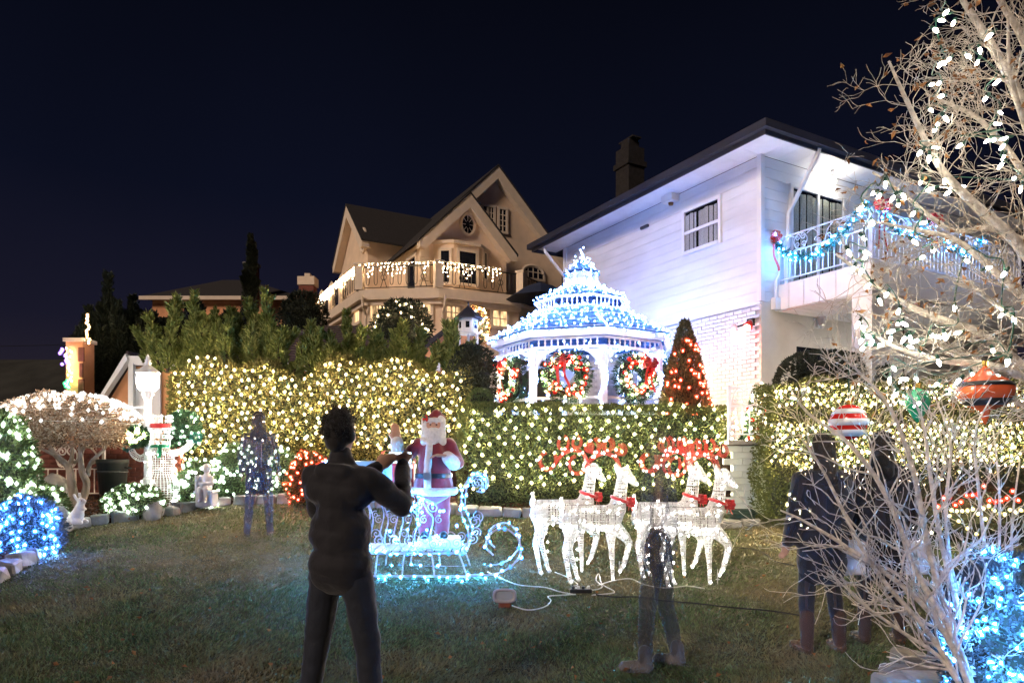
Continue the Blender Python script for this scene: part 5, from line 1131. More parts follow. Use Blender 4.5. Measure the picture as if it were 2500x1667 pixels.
for sgn, pts_ in ((1, [(.19, 0, .88), (.32, -.02, .90), (.45, -.03, .98), (.55, -.03, 1.08)]), (-1, [(-.19, 0, .88), (-.3, -.03, .80), (-.4, -.04, .84), (-.46, -.04, .93)])):
    b = MB(); q = smooth_path(pts_, 4); b.tube(q, np.linspace(.055, .045, len(q)), 9); wire_skin(b.mesh('arm', []), 'arm', M['acrylic'], sm_, .010)
    e_ = A(*pts_[-1]); k2 = 260; o_ = nrm(R.normal(size=(k2, 3))); b = MB(); b.leaves(e_+A(sgn*.05, 0, .06)+o_*.05, o_, .06, .015); b.build('mitten', M['tinsel'], sm_, world=False)
b = MB(); b.lathe([(.03, 0), (.004, .14)], A(.03, -.15, 1.12), 8, axis=A(.25, -1, -.05)); b.build('nose', M['leaf_brown'], sm_, world=False)
b = MB(); b.tube([A(math.cos(a)*.13, math.sin(a)*.13, 1.0) for a in np.linspace(0, 6.28, 14)[:-1]], .03, 6, closed=True); b.tube([A(.06, -.13, 1.0), A(.08, -.2, .82)], .035, 5); b.build('scarf', M['bauble_green'], sm_, world=False)
pt = []
for z_, r_ in ((.1, .28), (.25, .30), (.42, .28), (.62, .22), (.74, .225), (.88, .2), (1.05, .13), (1.15, .165), (1.24, .13), (1.42, .165), (1.49, .165)):
    for a in np.arange(-3.3, .2, .8 if z_ > .5 else 1.4): pt.append(sb+A(math.cos(a+z_)*r_, math.sin(a+z_)*r_, z_))
for x_ in np.linspace(0, 1, 7): pt.append(sb+A(.2+.35*x_, -.08, .88+.2*x_*x_))
bulb_set(sm_, pt, 'white', .019, True)
wreath('green wreath with white lights on the lamp post behind the snowman', P(336, 1066, gy-.15)+A(0, 0, 0), .10, .05, A(1, 0, 0), A(0, -1, 0), 1.5, 'wreath on the lamp post', False)
# shrubs round the snowman
tb, cc = bush('evergreen_bush', 'green shrub with white lights just right of the snowman', gp(445, 1238, .05)+A(.1, .4, 0), .40, .4, .42, 'leaf_box', 4500, .05); bush_lights('white lights on the shrub right of the snowman', cc, .42, .4, .45, 70, 'cool', .022)
tb, cc = bush('small_fir', 'small lit fir above the snowman arm at the hedge foot', P(448, 1090, 12.25), .30, .25, .36, 'leaf_fir', 3500, .06); bush_lights('mixed white lights on the small fir above the snowman arm', cc, .30, .25, .36, 40, 'cool', .018)
tb, cc = bush('topiary', 'round topiary shrub dotted with lights behind the child statue', gp(545, 1230, .05)+A(0, .5, .12), .37, .36, .50, 'leaf_box', 6500, .045); bush_lights('white lights over the round topiary', cc, .39, .38, .52, 75, 'cool', .018)
tb, cc = bush('evergreen_bush', 'shrub with scattered white lights behind the blurred woman', gp(668, 1226, .05)+A(0, .5, 0), .26, .3, .50, 'leaf_box', 3500, .05); bush_lights('white lights on the shrub behind the blurred woman', cc, .3, .3, .55, 45, 'cool', .02)
tb, cc = bush('evergreen_bush', 'rounded bush covered in red lights left of the standing man', gp(748, 1232, .05)+A(0, .1, 0), .36, .3, .50, 'leaf_box', 4500, .05); bush_lights('red lights on the rounded bush left of the standing man', cc, .36, .3, .50, 75, 'red', .021)
# child statue on a pedestal
cs = gp(505, 1236, .06)
cst = thing('child_statue', 'pale stone statue of a seated child on a block by the topiary', 'statue', cs)
b = MB(); b.cbox((0, 0, .10), (.24, .22, .20), .015); b.box((0, 0, .215), (.27, .25, .03)); b.box((-.115, .0, .32), (.025, .2, .26)); b.build('pedestal', M['rabbit'], cst, world=False)
me = blob([((0, 0, .28), (.0, 0, .42), .075, .065), ((0, 0, .45), (0, 0, .50), .03, .03), ((.0, -.01, .545), (.005, -.015, .56), .06, .062), ((-.04, -.02, .27), (-.04, -.14, .26), .045, .038), ((.04, -.02, .27), (.045, -.14, .26), .045, .038), ((-.04, -.14, .25), (-.04, -.14, .10), .035, .025), ((.045, -.14, .25), (.045, -.13, .10), .035, .025), ((-.075, 0, .42), (-.10, -.05, .33), .028, .024), ((-.10, -.05, .33), (-.0, -.11, .34), .024, .02), ((.075, 0, .42), (.1, -.05, .33), .028, .024), ((.1, -.05, .33), (.02, -.11, .34), .024, .02), ((-.04, -.14, .09), (-.04, -.18, .08), .025, .02), ((.045, -.14, .09), (.045, -.18, .08), .025, .02), ((0, -.07, .55), (0, -.08, .55), .012, .01)], .010, 2, 'figure'); obj_from('figure', me, M['rabbit'], cst)
cst.scale = (1.15, 1.15, 1.15)

# ================================================================ bird houses
def birdhouse(label, c, s, zb, legs=1):
    c = A(*c); t = thing('bird_house', label, 'bird house', A(c[0], c[1], zb)); b = MB(); b.lathe([(.16*s, 0), (.16*s, .22*s)], c, 6); b.build('body', M['white_paint'], t)
    b = MB(); b.lathe([(.24*s, .21*s), (.235*s, .235*s), (.02*s, .42*s), (.012*s, .50*s)], c, 6); b.build('roof', M['gutter'] if s > 1.2 else M['white_paint'], t); b = MB(); b.lathe([(.21*s, -.02*s), (.21*s, 0)], c, 6); b.build('floor', M['white_paint'], t)
    for a in range(6):
        am = math.radians(30+60*a); b = MB(); b.box(c+A(math.cos(am)*.14*s, math.sin(am)*.14*s, .11*s), (.012*s, .06*s, .10*s), A(math.cos(am), math.sin(am), 0), A(-math.sin(am), math.cos(am), 0)); b.build('opening', M['glass_dark'], t)
    for i in range(legs): x = (i-(legs-1)/2)*.14*s; b = MB(); b.tube([c+A(x, 0, 0), A(c[0]+x*1.3, c[1], zb)], .025*s, 6); b.build('pole', M['white_paint'], t)
birdhouse('small white bird house on a pole left of the gazebo', P(1206, 945, 12.9), .78, TZ)
birdhouse('larger grey bird house on three poles beside the juniper spire', P(1143, 812, 13.6), 1.25, TZ, 3)
# ================================================================ small decorated tree on the terrace
gb = A(P(1876, 1060, 10.9)[0]+.0, 11.35, TZ); gt_ = P(1876, 930, 11.35)[2]
xt = thing('decorated_tree', 'small gold lit christmas tree with red baubles behind the terrace railing', 'tree', gb); n = 2600
f = 1-R.uniform(0, 1, n)**.7; a = R.uniform(0, 6.28, n); rr = (.26*(1-f)+.03)*(1-R.exponential(.12, n)).clip(.3, 1); H_ = gt_-gb[2]
b = MB(); b.leaves(np.stack([gb[0]+rr*np.cos(a), gb[1]+rr*np.sin(a), gb[2]+.05+f*(H_-.1)], -1), np.stack([np.cos(a), np.sin(a), a*0+.1], -1)+R.normal(0, .4, (n, 3)), .07, .02); b.build('crown', M['leaf_fir'], xt); b = MB(); b.tube([gb, gb+ZU*H_*.9], [.03, .01], 6); b.build('trunk', M['bark'], xt)
f = R.uniform(.03, .97, 60); a = R.uniform(-3.3, .2, 60); rr = .27*(1-f)+.05; q = np.stack([gb[0]+rr*np.cos(a), gb[1]+rr*np.sin(a), gb[2]+.05+f*(H_-.05)], -1); bulb_set(xt, q[:40], 'warm', .018, True)
me = ico_mesh('bauble', .04, M['bauble_red']); [place('bauble', me, xt, p) for p in q[40:]]
# hose coil by the wall
hc = gp(1815, 1272, .05)+A(.0, .05, 0); b = MB()
for i in range(7): a = np.linspace(0, 6.28, 24)[:-1]; r_ = .19+R.normal(0, .015); b.tube(hc+np.stack([np.cos(a)*r_, np.sin(a)*r_*.7, .03+i*.022+R.normal(0, .004)+a*0], -1), .013, 6, closed=True)
tag(b.build('garden_hose', M['rubber'], smooth=True, loc=hc), 'coiled dark green garden hose at the foot of the green wall', 'hose')
se2 = thing('stone_edging', 'short row of edging stones below the coiled hose', 'edging', gp(1760, 1290))
for i, px in enumerate((1705, 1745, 1785, 1830)):
    c = gp(px, 1288-i*3, .03); b = MB(); b.cbox(c, (.26, .16, .15), .02, .012); b.build('stone', M['stone'], se2)

# ================================================================ right garden: bare shrub, blue bush, stones
tb, cc = bush('evergreen_bush', 'bush glowing with blue lights at the lower right edge', A(xa_(2475, 3.95), 3.95, .0), .37, .36, .54, 'leaf_spruce', 10000, .04, spike=.2)
bush_lights('blue string lights on the bush at the lower right edge', cc, .37, .36, .54, 150, 'blue', .0115, True)
se3 = thing('stone_edging', 'stacked flat edging stones at the lower right corner', 'edging', gp(2230, 1650))
for px, py, w_, l_ in ((2215, 1640, .30, 0), (2290, 1625, .3, 0), (2195, 1668, .30, 0), (2280, 1665, .34, .02), (2225, 1606, .24, .06), (2320, 1600, .22, .05), (2350, 1655, .3, .0)):
    c = gp(px, py, .035+l_); b = MB(); b.cbox(c, (w_, .2, .085), .018, .012); b.build('stone', M['stone'], se3)
b = MB(); q = [gp(x, y) for x, y in ((2190, 1690), (2260, 1610), (2340, 1570), (2500, 1540), (2900, 1600), (2900, 1900), (2300, 1900))]; b.prism([p_*A(1, 1, 0) for p_ in q][::-1], ZU*.05); struct(b.build('planting_bed', M['soil']))
n = 2500; cx = np.stack([R.uniform(1.9, 4.2, n), R.uniform(3.2, 5.2, n)], -1); ok = (cx[:, 0]/cx[:, 1] > .60); cx = cx[ok]; n = len(cx)
b = MB(); a = R.normal(size=(n, 3)); a[:, 2] *= .2; b.leaves(np.c_[cx, np.full(n, .06)], a, R.uniform(.03, .08, n), .02, fold=.1); tag(b.build('bark_mulch', M['mulch']), 'bark mulch under the bare shrub at the lower right', 'mulch', kind='stuff')
bs = thing('bare_shrub', 'leafless pale barked shrub fanning up and left from the lower right corner', 'shrub', P(2385, 1720, 3.75))
stems = [([(2390, 1740), (2330, 1560), (2240, 1400), (2170, 1220), (2080, 1090), (1975, 1010), (1930, 950)], .024, 3.7), ([(2395, 1740), (2310, 1550), (2215, 1440), (2060, 1330), (1960, 1270), (1905, 1245)], .019, 3.6), ([(2400, 1740), (2340, 1590), (2270, 1350), (2230, 1150), (2175, 1000), (2110, 920), (2040, 860)], .023, 3.8), ([(2405, 1740), (2370, 1600), (2300, 1330), (2270, 1150), (2250, 1020), (2200, 930)], .021, 3.9), ([(2385, 1740), (2300, 1610), (2200, 1540), (2090, 1460), (2050, 1400)], .014, 3.5), ([(2420, 1740), (2400, 1600), (2330, 1420), (2310, 1250), (2320, 1080), (2280, 960)], .018, 4.0), ([(2430, 1740), (2420, 1600), (2410, 1400), (2390, 1200), (2380, 1060), (2420, 970)], .018, 4.3), ([(2440, 1740), (2450, 1580), (2440, 1380), (2440, 1200), (2425, 1050)], .016, 4.4), ([(2380, 1740), (2280, 1560), (2130, 1380), (2010, 1150), (1950, 1060)], .017, 3.55), ([(2470, 1740), (2480, 1500), (2470, 1300), (2490, 1120)], .014, 4.5)]
for i, (pts_, r0, d) in enumerate(stems):
    b = MB(); q = smooth_path([P(x, y, d+R.normal(0, .03)+(1-j/len(pts_))*.0) for j, (x, y) in enumerate(pts_)], 7); b.tube(q, np.linspace(r0, .0045, len(q)), 7)
    m_ = len(q)
    for k_ in range(17):
        f = R.uniform(.15, .97); j = int(f*(m_-2)); dd = nrm(q[j+1]-q[j]); sgn = R.choice([-1, 1]); o_ = nrm(np.cross(dd, A(0, 1, 0)))*sgn*.75+A(0, R.normal(0, .5), 0)
        grow(b, q[j], dd+o_, R.uniform(.25, .55)*(1.15-.5*f), max(.0035, r0*(1-f)*.42+.002), 2, up=.12, nseg=5, spread=.55, kids=(1, 3), wander=.23, minr=.0019)
    b.build('stem', M['bark_pale'], bs, True)
# ================================================================ big bare tree with large bulbs
td = 5.0
bt_ = thing('bare_tree', 'large bare tree with dry leaves reaching in from the right edge', 'tree', A(xa_(2640, td), td, 0))
trunk = smooth_path([P(2640, 1690, td), P(2630, 1300, td), P(2605, 1000, td), P(2600, 760, td), P(2585, 500, td)], 6); b = MB(); b.tube(trunk, np.linspace(.16, .09, len(trunk)), 10); b.build('trunk', M['bark'], bt_, True)
limbs = [([(2600, 620), (2500, 270), (2420, 110), (2350, 0), (2310, -90)], .05, 5.0), ([(2610, 760), (2480, 590), (2370, 490), (2290, 400), (2220, 260), (2170, 150)], .045, 4.8), ([(2590, 500), (2560, 250), (2500, 100), (2440, 0), (2400, -80)], .05, 5.2), ([(2605, 980), (2450, 900), (2300, 880), (2190, 850), (2110, 800)], .035, 4.7), ([(2610, 1000), (2420, 830), (2270, 770), (2170, 720), (2080, 650), (2040, 620)], .035, 4.9), ([(2600, 820), (2470, 700), (2340, 590), (2230, 560), (2130, 540)], .035, 5.1), ([(2600, 700), (2500, 430), (2400, 300), (2330, 260), (2260, 230)], .03, 5.3), ([(2600, 560), (2530, 380), (2470, 200), (2460, 40)], .03, 4.6), ([(2605, 900), (2500, 800), (2400, 720), (2330, 690)], .025, 4.5), ([(2600, 640), (2430, 560), (2320, 560), (2200, 470), (2130, 420)], .028, 5.2), ([(2610, 1050), (2480, 980), (2380, 900), (2320, 860)], .025, 5.0)]
dry = []
for pts_, r0, d in limbs:
    b = MB(); q = smooth_path([P(x, y, d+(td-d)*(1-min(1, j/2.0))+R.normal(0, .04)) for j, (x, y) in enumerate(pts_)], 7); b.tube(q, np.linspace(r0, .008, len(q)), 7); m_ = len(q); tips = []
    for k_ in range(22):
        f = R.uniform(.1, .94); j = int(f*(m_-2)); dd = nrm(q[j+1]-q[j]); o_ = R.normal(size=3); o_ = nrm(o_-dd*(o_@dd))
        grow(b, q[j], dd*.8+o_*.9, R.uniform(.34, .66)*(1.1-.6*f), max(.003, r0*(1-f)*.17+.0022), 2, up=.02, nseg=5, spread=.8, kids=(2, 4), wander=.24, minr=.0018, tips=tips)
    b.build('limb', M['bark_tan'], bt_, True)
    for t_ in tips: dry += [t_[i] for i in range(1, len(t_)) if R.uniform() < .03]
dry = np.array(dry); n = len(dry); b = MB(); a = R.normal(size=(n, 3)); a[:, 2] -= .8; b.leaves(dry, a, R.uniform(.04, .075, n), .028, fold=.5); b.build('dry_leaves', M['leaf_brown'], bt_)
Z1 = [(800, 55), (780, 88), (832, 100), (757, 130), (790, 268), (812, 255), (775, 275), (740, 360), (770, 355), (780, 410), (737, 470), (800, 505), (765, 530), (752, 555), (755, 630), (690, 650), (728, 675), (762, 690), (693, 775), (735, 805), (660, 910), (705, 948), (668, 1030), (745, 1065), (700, 1095)]
Z2 = [(985, 155), (945, 215), (895, 240), (933, 270), (1018, 350), (968, 420), (1030, 480), (1018, 527), (975, 600), (1003, 597), (1048, 590), (860, 620), (1040, 625), (1045, 670), (1033, 705), (1090, 760), (1118, 805), (865, 795), (825, 800), (810, 820), (795, 770)]
Z3 = [(620, 835), (598, 870), (573, 845), (543, 785), (515, 835), (493, 822), (438, 885), (488, 948), (452, 1013), (462, 1077), (455, 1098), (388, 1075), (405, 1145), (440, 1155), (468, 1215), (520, 1282), (548, 1252), (598, 1325), (600, 1375), (623, 1378)]
Z4 = [(425, 1380), (447, 1395), (470, 1430), (440, 1450), (447, 1480), (485, 1455), (520, 1468), (568, 1410), (565, 1440), (620, 1445), (648, 1440), (672, 1450), (650, 1475), (705, 1510), (740, 1425), (768, 1432), (795, 1430), (852, 1415), (838, 1310), (890, 1110), (980, 1140), (1047, 1165), (1037, 1340), (1090, 1360), (1065, 1540), (1000, 1490), (770, 1540)]
Z5 = [(830, 95), (935, 145), (1030, 170), (1130, 155), (1200, 128), (1360, 65), (810, 150), (840, 205), (830, 220), (870, 255), (985, 262), (940, 262), (1085, 208)]
c9 = MB(); c9.lathe([(.006, .020), (.0095, .011), (.0115, .0), (.009, -.015), (.005, -.025), (.002, -.029)], n=10); c9m = c9.mesh('bulb', B['c9'], True); skt = MB(); skt.lathe([(.010, .023), (.012, .025), (.011, .052), (.007, .055)], n=8); sktm = skt.mesh('socket', M['wire_green'])
def bigstring(label, zz, sc_, ox, oy, d0):
    pts = [P(ox+x*sc_, oy+y*sc_, d0+R.uniform(-.22, .22)) for x, y in zz]; t = thing('string_lights', label, 'string lights', pts[0], 'large bulb strings in the bare tree'); b = MB()
    b.tube(smooth_path([p+ZU*.07 for p in pts], 4), .005, 4); b.build('wire', M['wire_green'], t)
    for p in pts:
        rt = (R.normal(0, .7), R.normal(0, .7), 0); o = place('bulb', c9m, t, p, rt); s_ = bpy.data.objects.new('socket', sktm); col.objects.link(s_); s_.parent = o
bigstring('string of large white bulbs hanging down the left of the bare tree crown', Z1, .574, 1850, 0, 4.7); bigstring('string of large white bulbs in the middle of the bare tree crown', Z2, .574, 1850, 0, 4.9); bigstring('string of large white bulbs looping before the balcony', Z3, .574, 1850, 0, 4.6); bigstring('string of large white bulbs across the lower limbs of the bare tree', Z4, .574, 1850, 0, 4.6); bigstring('string of large white bulbs above the hanging ornaments', Z5, .521, 1750, 850, 4.55)
# hanging ornaments
def ornament(label, c, prof, m, bands, hang):
    c = A(*c); t = thing('ornament', label, 'ornament', c, None); b = MB(); b.lathe(prof, c, 20); b.build('body', m, t, True)
    for z0_, z1_, r_, mm in bands: bb = MB(); bb.lathe([(r_[0]+.002, z0_), (r_[1]+.004, (z0_+z1_)/2), (r_[2]+.002, z1_)], c, 20); bb.build('band', mm, t, True)
    top = prof[-1][1]; b = MB(); b.lathe([(.018, top-.005), (.018, top+.03)], c, 8); b.build('cap', M['bauble_gold'], t); b = MB(); b.tube([c+ZU*(top+.03), A(c[0], c[1], hang)], .004, 4); b.build('hanger', M['wire_green'], t)
M['bauble_orange'] = mat('bauble_orange', (.60, .10, .03), .25, .2, 6, coat=.5)
ornament('big red and orange onion shaped ornament hanging under the bare tree', P(2405, 960, 4.55), [(.004, -.21), (.02, -.17), (.03, -.12), (.10, -.09), (.165, -.02), (.172, .03), (.13, .09), (.06, .13), (.02, .17), (.008, .19)], M['bauble_orange'], [(-.085, -.04, (.11, .135, .15), M['leather']), (.045, .075, (.168, .16, .145), M['leather'])], P(0, 885, 4.55)[2])
ornament('green teardrop ornament hanging behind the bare shrub', P(2240, 985, 4.6), [(.004, -.13), (.03, -.10), (.075, -.02), (.085, .03), (.06, .08), (.02, .10), (.01, .11)], M['bauble_green'], [], P(0, 880, 4.6)[2])
ornament('red and white striped ball ornament hanging left of the green one', P(2072, 1030, 4.7), [(.004, -.125), (.06, -.11), (.11, -.06), (.128, 0), (.11, .06), (.06, .11), (.015, .125)], M['bauble_red'], [(-.10, -.055, (.072, .105, .115), M['bauble_white']), (-.025, .02, (.126, .128, .127), M['bauble_white']), (.055, .09, (.112, .10, .085), M['bauble_white'])], P(0, 880, 4.7)[2])
# small strings behind the visitors
strand('string_lights', 'white string lights low on the ground behind the visitors', [P(x, y, 8.8)+R.normal(0, .05, 3) for x, y in ((1935, 1190), (1925, 1215), (1945, 1235), (1918, 1225), (1930, 1245), (1955, 1250), (1990, 1280), (1960, 1290), (1945, 1275), (1975, 1262))], 'soft', .022)
strand('string_lights', 'red string lights on the dark bank right of the visitors', [P(x, 1215+R.normal(0, 9), 8.6) for x in range(2290, 2500, 14)], 'red', .022)
strand('string_lights', 'white string lights in a row below the red ones', [P(x, 1246+R.normal(0, 4), 8.5) for x in range(2310, 2520, 13)], 'soft', .018)
strand('string_lights', 'amber string lights swagged below the right boxwood hedge', [P(x, 1165+22*abs(math.sin((x-2290)*.025)), 9.3) for x in range(2290, 2520, 9)], 'warm', .016)
strand('string_lights', 'white string lights scattered before the dark bank', [P(x, 1290+R.normal(0, 18), 8.0) for x in range(2120, 2420, 22)], 'soft', .017)
bb, cc = bush('evergreen_bush', 'dark unlit bush below the right boxwood hedge', A(xa_(2400, 9.0), 9.1, .3), 1.6, .4, .62, 'leaf_dark', 6000, .07)
# ================================================================ sleigh
SD = gp(1010, 1405)[1]; SO = A(xa_(1000, SD), SD+.12, float(G(0, SD+.12)))
SL = thing('sleigh', 'open wrought iron sleigh with scrolled sides and slatted floor', 'sleigh', SO)
def sp(x, y, z): return SO+A(x, y, z)
IRN = M['sleigh_iron']; HWD = .30
for i in range(15):
    b = MB(); b.box(sp(-.68+i*.092, 0, .285), (.07, 2*HWD-.04, .018)); b.build('slat', M['slat_wood'], SL)
bulbs_sl = []
for sy in (-HWD, HWD):
    top = smooth_path([sp(-.84, sy, 1.25), sp(-.80, sy, 1.12), sp(-.62, sy, 1.06), sp(-.30, sy, .98), sp(.05, sy, .90), sp(.28, sy, .80)], 7)
    backc = smooth_path([sp(-.84, sy, 1.25), sp(-.93, sy, 1.20), sp(-.90, sy, 1.0), sp(-.80, sy, .70), sp(-.74, sy, .45), sp(-.70, sy, .27)], 7)
    base = np.array([sp(-.72, sy, .26), sp(.62, sy, .26)]); dash = smooth_path([sp(.60, sy, .26), sp(.66, sy, .45), sp(.58, sy, .70), sp(.60, sy, .95), sp(.72, sy, 1.10), sp(.84, sy, 1.03), sp(.82, sy, .92), sp(.74, sy, .92)], 7)
    run = smooth_path([sp(-.95, sy, .06), sp(-.80, sy, .02), sp(0, sy, .02), sp(.70, sy, .02), sp(1.0, sy, .06), sp(1.18, sy, .20), sp(1.20, sy, .38), sp(1.06, sy, .52), sp(.90, sy, .48), sp(.84, sy, .34), sp(.92, sy, .24)], 7)
    frame = MB()
    for q in (top, backc, dash): frame.tube(q, .011, 6)
    frame.tube(base, .012, 6); frame.build('side_frame', IRN, SL); b = MB(); b.tube(run, .011, 6); b.build('runner', IRN, SL)
    for x in np.linspace(-.60, .55, 5): b = MB(); b.tube([sp(x, sy, .27), sp(x+.03*(1 if x > 0 else -1)+.06*(x > .4), sy, .02)], .010, 6); b.build('leg', M['slat_wood'], SL)
    for i, x in enumerate(np.linspace(-.58, .22, 6)):                 # S-curved bars with scrolls at both ends
        zt = .94-.13*i/5; b = MB(); q = smooth_path([sp(x-.05, sy, zt), sp(x+.0, sy, zt-.10), sp(x+.06, sy, .62), sp(x+.02, sy, .42), sp(x+.05, sy, .28)], 6); b.tube(q, .008, 5)
        for c, r_, s_, fl_ in (((x+.06, zt-.06), .06, 2.2, 1), ((x-.03, .40), .06, -.6, -1), ((x+.12, .62), .045, 1.2, 1)):
            w2 = spiral(r_, 1.5, s_, 20); w2[:, 0] *= fl_; b.tube(plane_pts(w2+A(*c), SO+A(0, sy, 0), A(1, 0, 0), ZU), .0055, 4)
        b.build('scroll_bar', IRN, SL)
    for c, r_ in (((.40, .36), .075), ((.28, .36), .05), ((.53, .37), .06), ((.72, .60), .07), ((.70, .42), .06), ((.74, 1.0), .07)):
        b = MB(); b.tube(plane_pts(spiral(r_, 1.7, R.uniform(0, 6), 24)+A(*c), SO+A(0, sy, 0), A(1, 0, 0), ZU), .006, 4); b.build('scroll', IRN, SL)
    for q, st_ in ((top, .085), (backc, .085), (dash, .11), (run, .12), (base, .085)): bulbs_sl += list(along(q, st_, .03)+R.normal(0, .012, (len(along(q, st_)), 3)))
    if sy < 0:
        for k_ in range(26): bulbs_sl.append(sp(R.uniform(-.75, .7), sy-.01, R.uniform(.3, .85)))
b = MB()
for x, z in ((-.84, 1.25), (.60, .95), (.6, .26), (-.72, .26), (-.80, .70)): b.tube([sp(x, -HWD, z), sp(x, HWD, z)], .010, 6)
b.build('cross_bar', IRN, SL)
t = thing('string_lights', 'bright blue string lights wound round the sleigh frame', 'string lights', SO); b = MB()
for i in range(0, len(bulbs_sl)-1):
    if np.linalg.norm(bulbs_sl[i]-bulbs_sl[i+1]) < .2: b.tube([bulbs_sl[i], bulbs_sl[i+1]], .003, 3, cap=False)
b.build('wire', M['wire_white'], t); bulb_set(t, bulbs_sl, 'sleigh', .0145, True)
strand('string_lights', 'blue green string lights lying on the grass before the sleigh', [gp(x, 1412+R.normal(0, 4), .02) for x in (852, 868, 885, 905, 925, 940, 1045, 1128, 1140, 1160, 1172, 1185)], 'sleigh', .013)
# gifts in the sleigh
def gift(label, c, d, m, rz=0, ribbon=True):
    t = thing('gift_box', label, 'gift box', c, None, rz); b = MB(); b.cbox((0, 0, d[2]/2-.02), (d[0], d[1], d[2]-.04), .006); b.build('box', m, t, world=False); b = MB(); b.cbox((0, 0, d[2]-.03), (d[0]+.02, d[1]+.02, .055), .006); b.build('lid', m, t, world=False)
    if ribbon:
        b = MB(); b.box((0, 0, d[2]/2), (.05, d[1]+.026, d[2]+.006)); b.box((0, 0, d[2]/2), (d[0]+.026, .05, d[2]+.004)); b.build('ribbon', M['ribbon_red'], t, world=False); ORI[t.name] = A(0, 0, 0); bow(t, (0, -.02, d[2]+.03), .34, A(1, 0, 0), A(0, -1, 0), .6); ORI[t.name] = A(*c)
for i in range(7): b = MB(); b.box(sp(-.72+i*.11, 0, .86), (.09, 2*HWD-.03, .018)); b.build('seat_slat', M['slat_wood'], SL)
gift('white gift box with red bow beside the red suited figure', sp(-.15, .04, .872), (.32, .30, .34), M['gift_white'], -.1)
gift('flat white gift box at the rear of the sleigh seat', sp(-.52, .0, .872), (.34, .40, .20), M['gift_white'], .0, False)
gift('long silver gift box on top of the flat white one', sp(-.50, -.02, 1.075), (.46, .28, .17), M['gift_silver'], .06, False)
# ================================================================ bearded figure standing in the sleigh
FO = sp(.25, -.02, .297)
sf = thing('bearded_figure', 'life-size bearded figure in red suit with white fur trim waving from the sleigh', 'figure', FO)
b = MB(); b.cbox((.06, -.02, .05), (.46, .34, .10), .01); b.build('base_box', M['gift_white'], sf, world=False)
h = 1.0
z_ = .10
legs = [((-.085, 0, z_+.06), (-.085, .01, z_+.32), .075, .085), ((-.085, .01, z_+.32), (-.07, .01, z_+.60), .085, .105), ((.095, 0, z_+.06), (.10, .01, z_+.32), .075, .085), ((.10, .01, z_+.32), (.08, .01, z_+.60), .085, .105), ((-.07, .01, z_+.60), (.08, .01, z_+.62), .11, .11)]
obj_from('trousers', blob(legs, .014, 4, 'trousers', .006), M['velvet_bright'], sf)
for x_ in (-.085, .095): obj_from('boot', blob([((x_, .02, z_+.03), (x_*1.2, -.11, z_+.025), .05, .045), ((x_, .01, z_+.04), (x_, .01, z_+.10), .058, .065)], .012, 2, 'boot'), M['leather'], sf)
coat = [((0, .01, z_+.56), (0, .01, z_+.72), .215, .185), ((0, .01, z_+.72), (0, .015, z_+.98), .18, .155), ((-.10, .01, z_+.98), (.10, .01, z_+.98), .095, .095), ((-.17, .01, z_+1.0), (-.30, -.06, z_+.86), .075, .062), ((-.30, -.06, z_+.86), (-.36, -.16, z_+.94), .06, .056), ((.17, .01, z_+1.0), (.27, -.02, z_+.80), .08, .066), ((.27, -.02, z_+.80), (.17, -.18, z_+.84), .065, .06)]
obj_from('coat', blob(coat, .015, 4, 'coat', .006), M['velvet'], sf)
obj_from('fur_hem', blob([(tuple(A(0, .01, z_+.50)+A(math.cos(a)*.225, math.sin(a)*.215, 0)), tuple(A(0, .01, z_+.50)+A(math.cos(a+.4)*.225, math.sin(a+.4)*.215, 0)), .045, .045) for a in np.arange(0, 6.28, .4)], .013, 2, 'fur_hem', .006), M['fur'], sf)
obj_from('fur_front', blob([((-.06, -.19, z_+.52), (-.065, -.185, z_+.72), .042, .042), ((-.065, -.185, z_+.72), (-.04, -.125, z_+1.02), .042, .038)], .012, 2, 'fur_front', .005), M['fur'], sf)
obj_from('fur_cuff', blob([((-.375, -.15, z_+.95), (-.385, -.17, z_+1.03), .072, .066), ((-.36, -.14, z_+.90), (-.375, -.15, z_+.96), .062, .07)], .012, 2, 'fur_cuff', .006), M['fur'], sf)
obj_from('fur_cuff', blob([((.215, -.12, z_+.80), (.155, -.195, z_+.86), .075, .070)], .012, 2, 'fur_cuff', .006), M['fur'], sf)
def hand(c, d, up_, s=1.0, curl=.5, side=1):
    """palm with four bent fingers of unequal length and a thumb leaving its side"""
    c, d, u = A(*c), nrm(A(*d)), nrm(A(*up_)); s_ = nrm(np.cross(d, u))*side; u = nrm(np.cross(s_, d))*side; caps = [(tuple(c+s_*x*s), tuple(c+d*.075*s+s_*x*1.1*s), .017*s, .015*s) for x in (-.027, -.009, .009, .027)]
    for x, L in ((-.030, .060), (-.011, .074), (.010, .070), (.030, .055)):
        k0 = c+d*.08*s+s_*x*s; d1 = nrm(d-u*curl*.6); k1 = k0+d1*L*.45*s; d2 = nrm(d-u*curl*1.6); k2 = k1+d2*L*.33*s; d3 = nrm(d-u*curl*2.6); k3 = k2+d3*L*.25*s
        caps += [(tuple(k0), tuple(k1), .0095*s, .0088*s), (tuple(k1), tuple(k2), .0088*s, .008*s), (tuple(k2), tuple(k3), .008*s, .007*s)]
    t0 = c+d*.015*s-s_*.03*s; t1 = t0+nrm(d*.7-s_*.8-u*.2)*.035*s; t2 = t1+nrm(d-s_*.2-u*.3*curl)*.03*s; caps += [(tuple(t0), tuple(t1), .013*s, .011*s), (tuple(t1), tuple(t2), .011*s, .009*s)]
    return caps
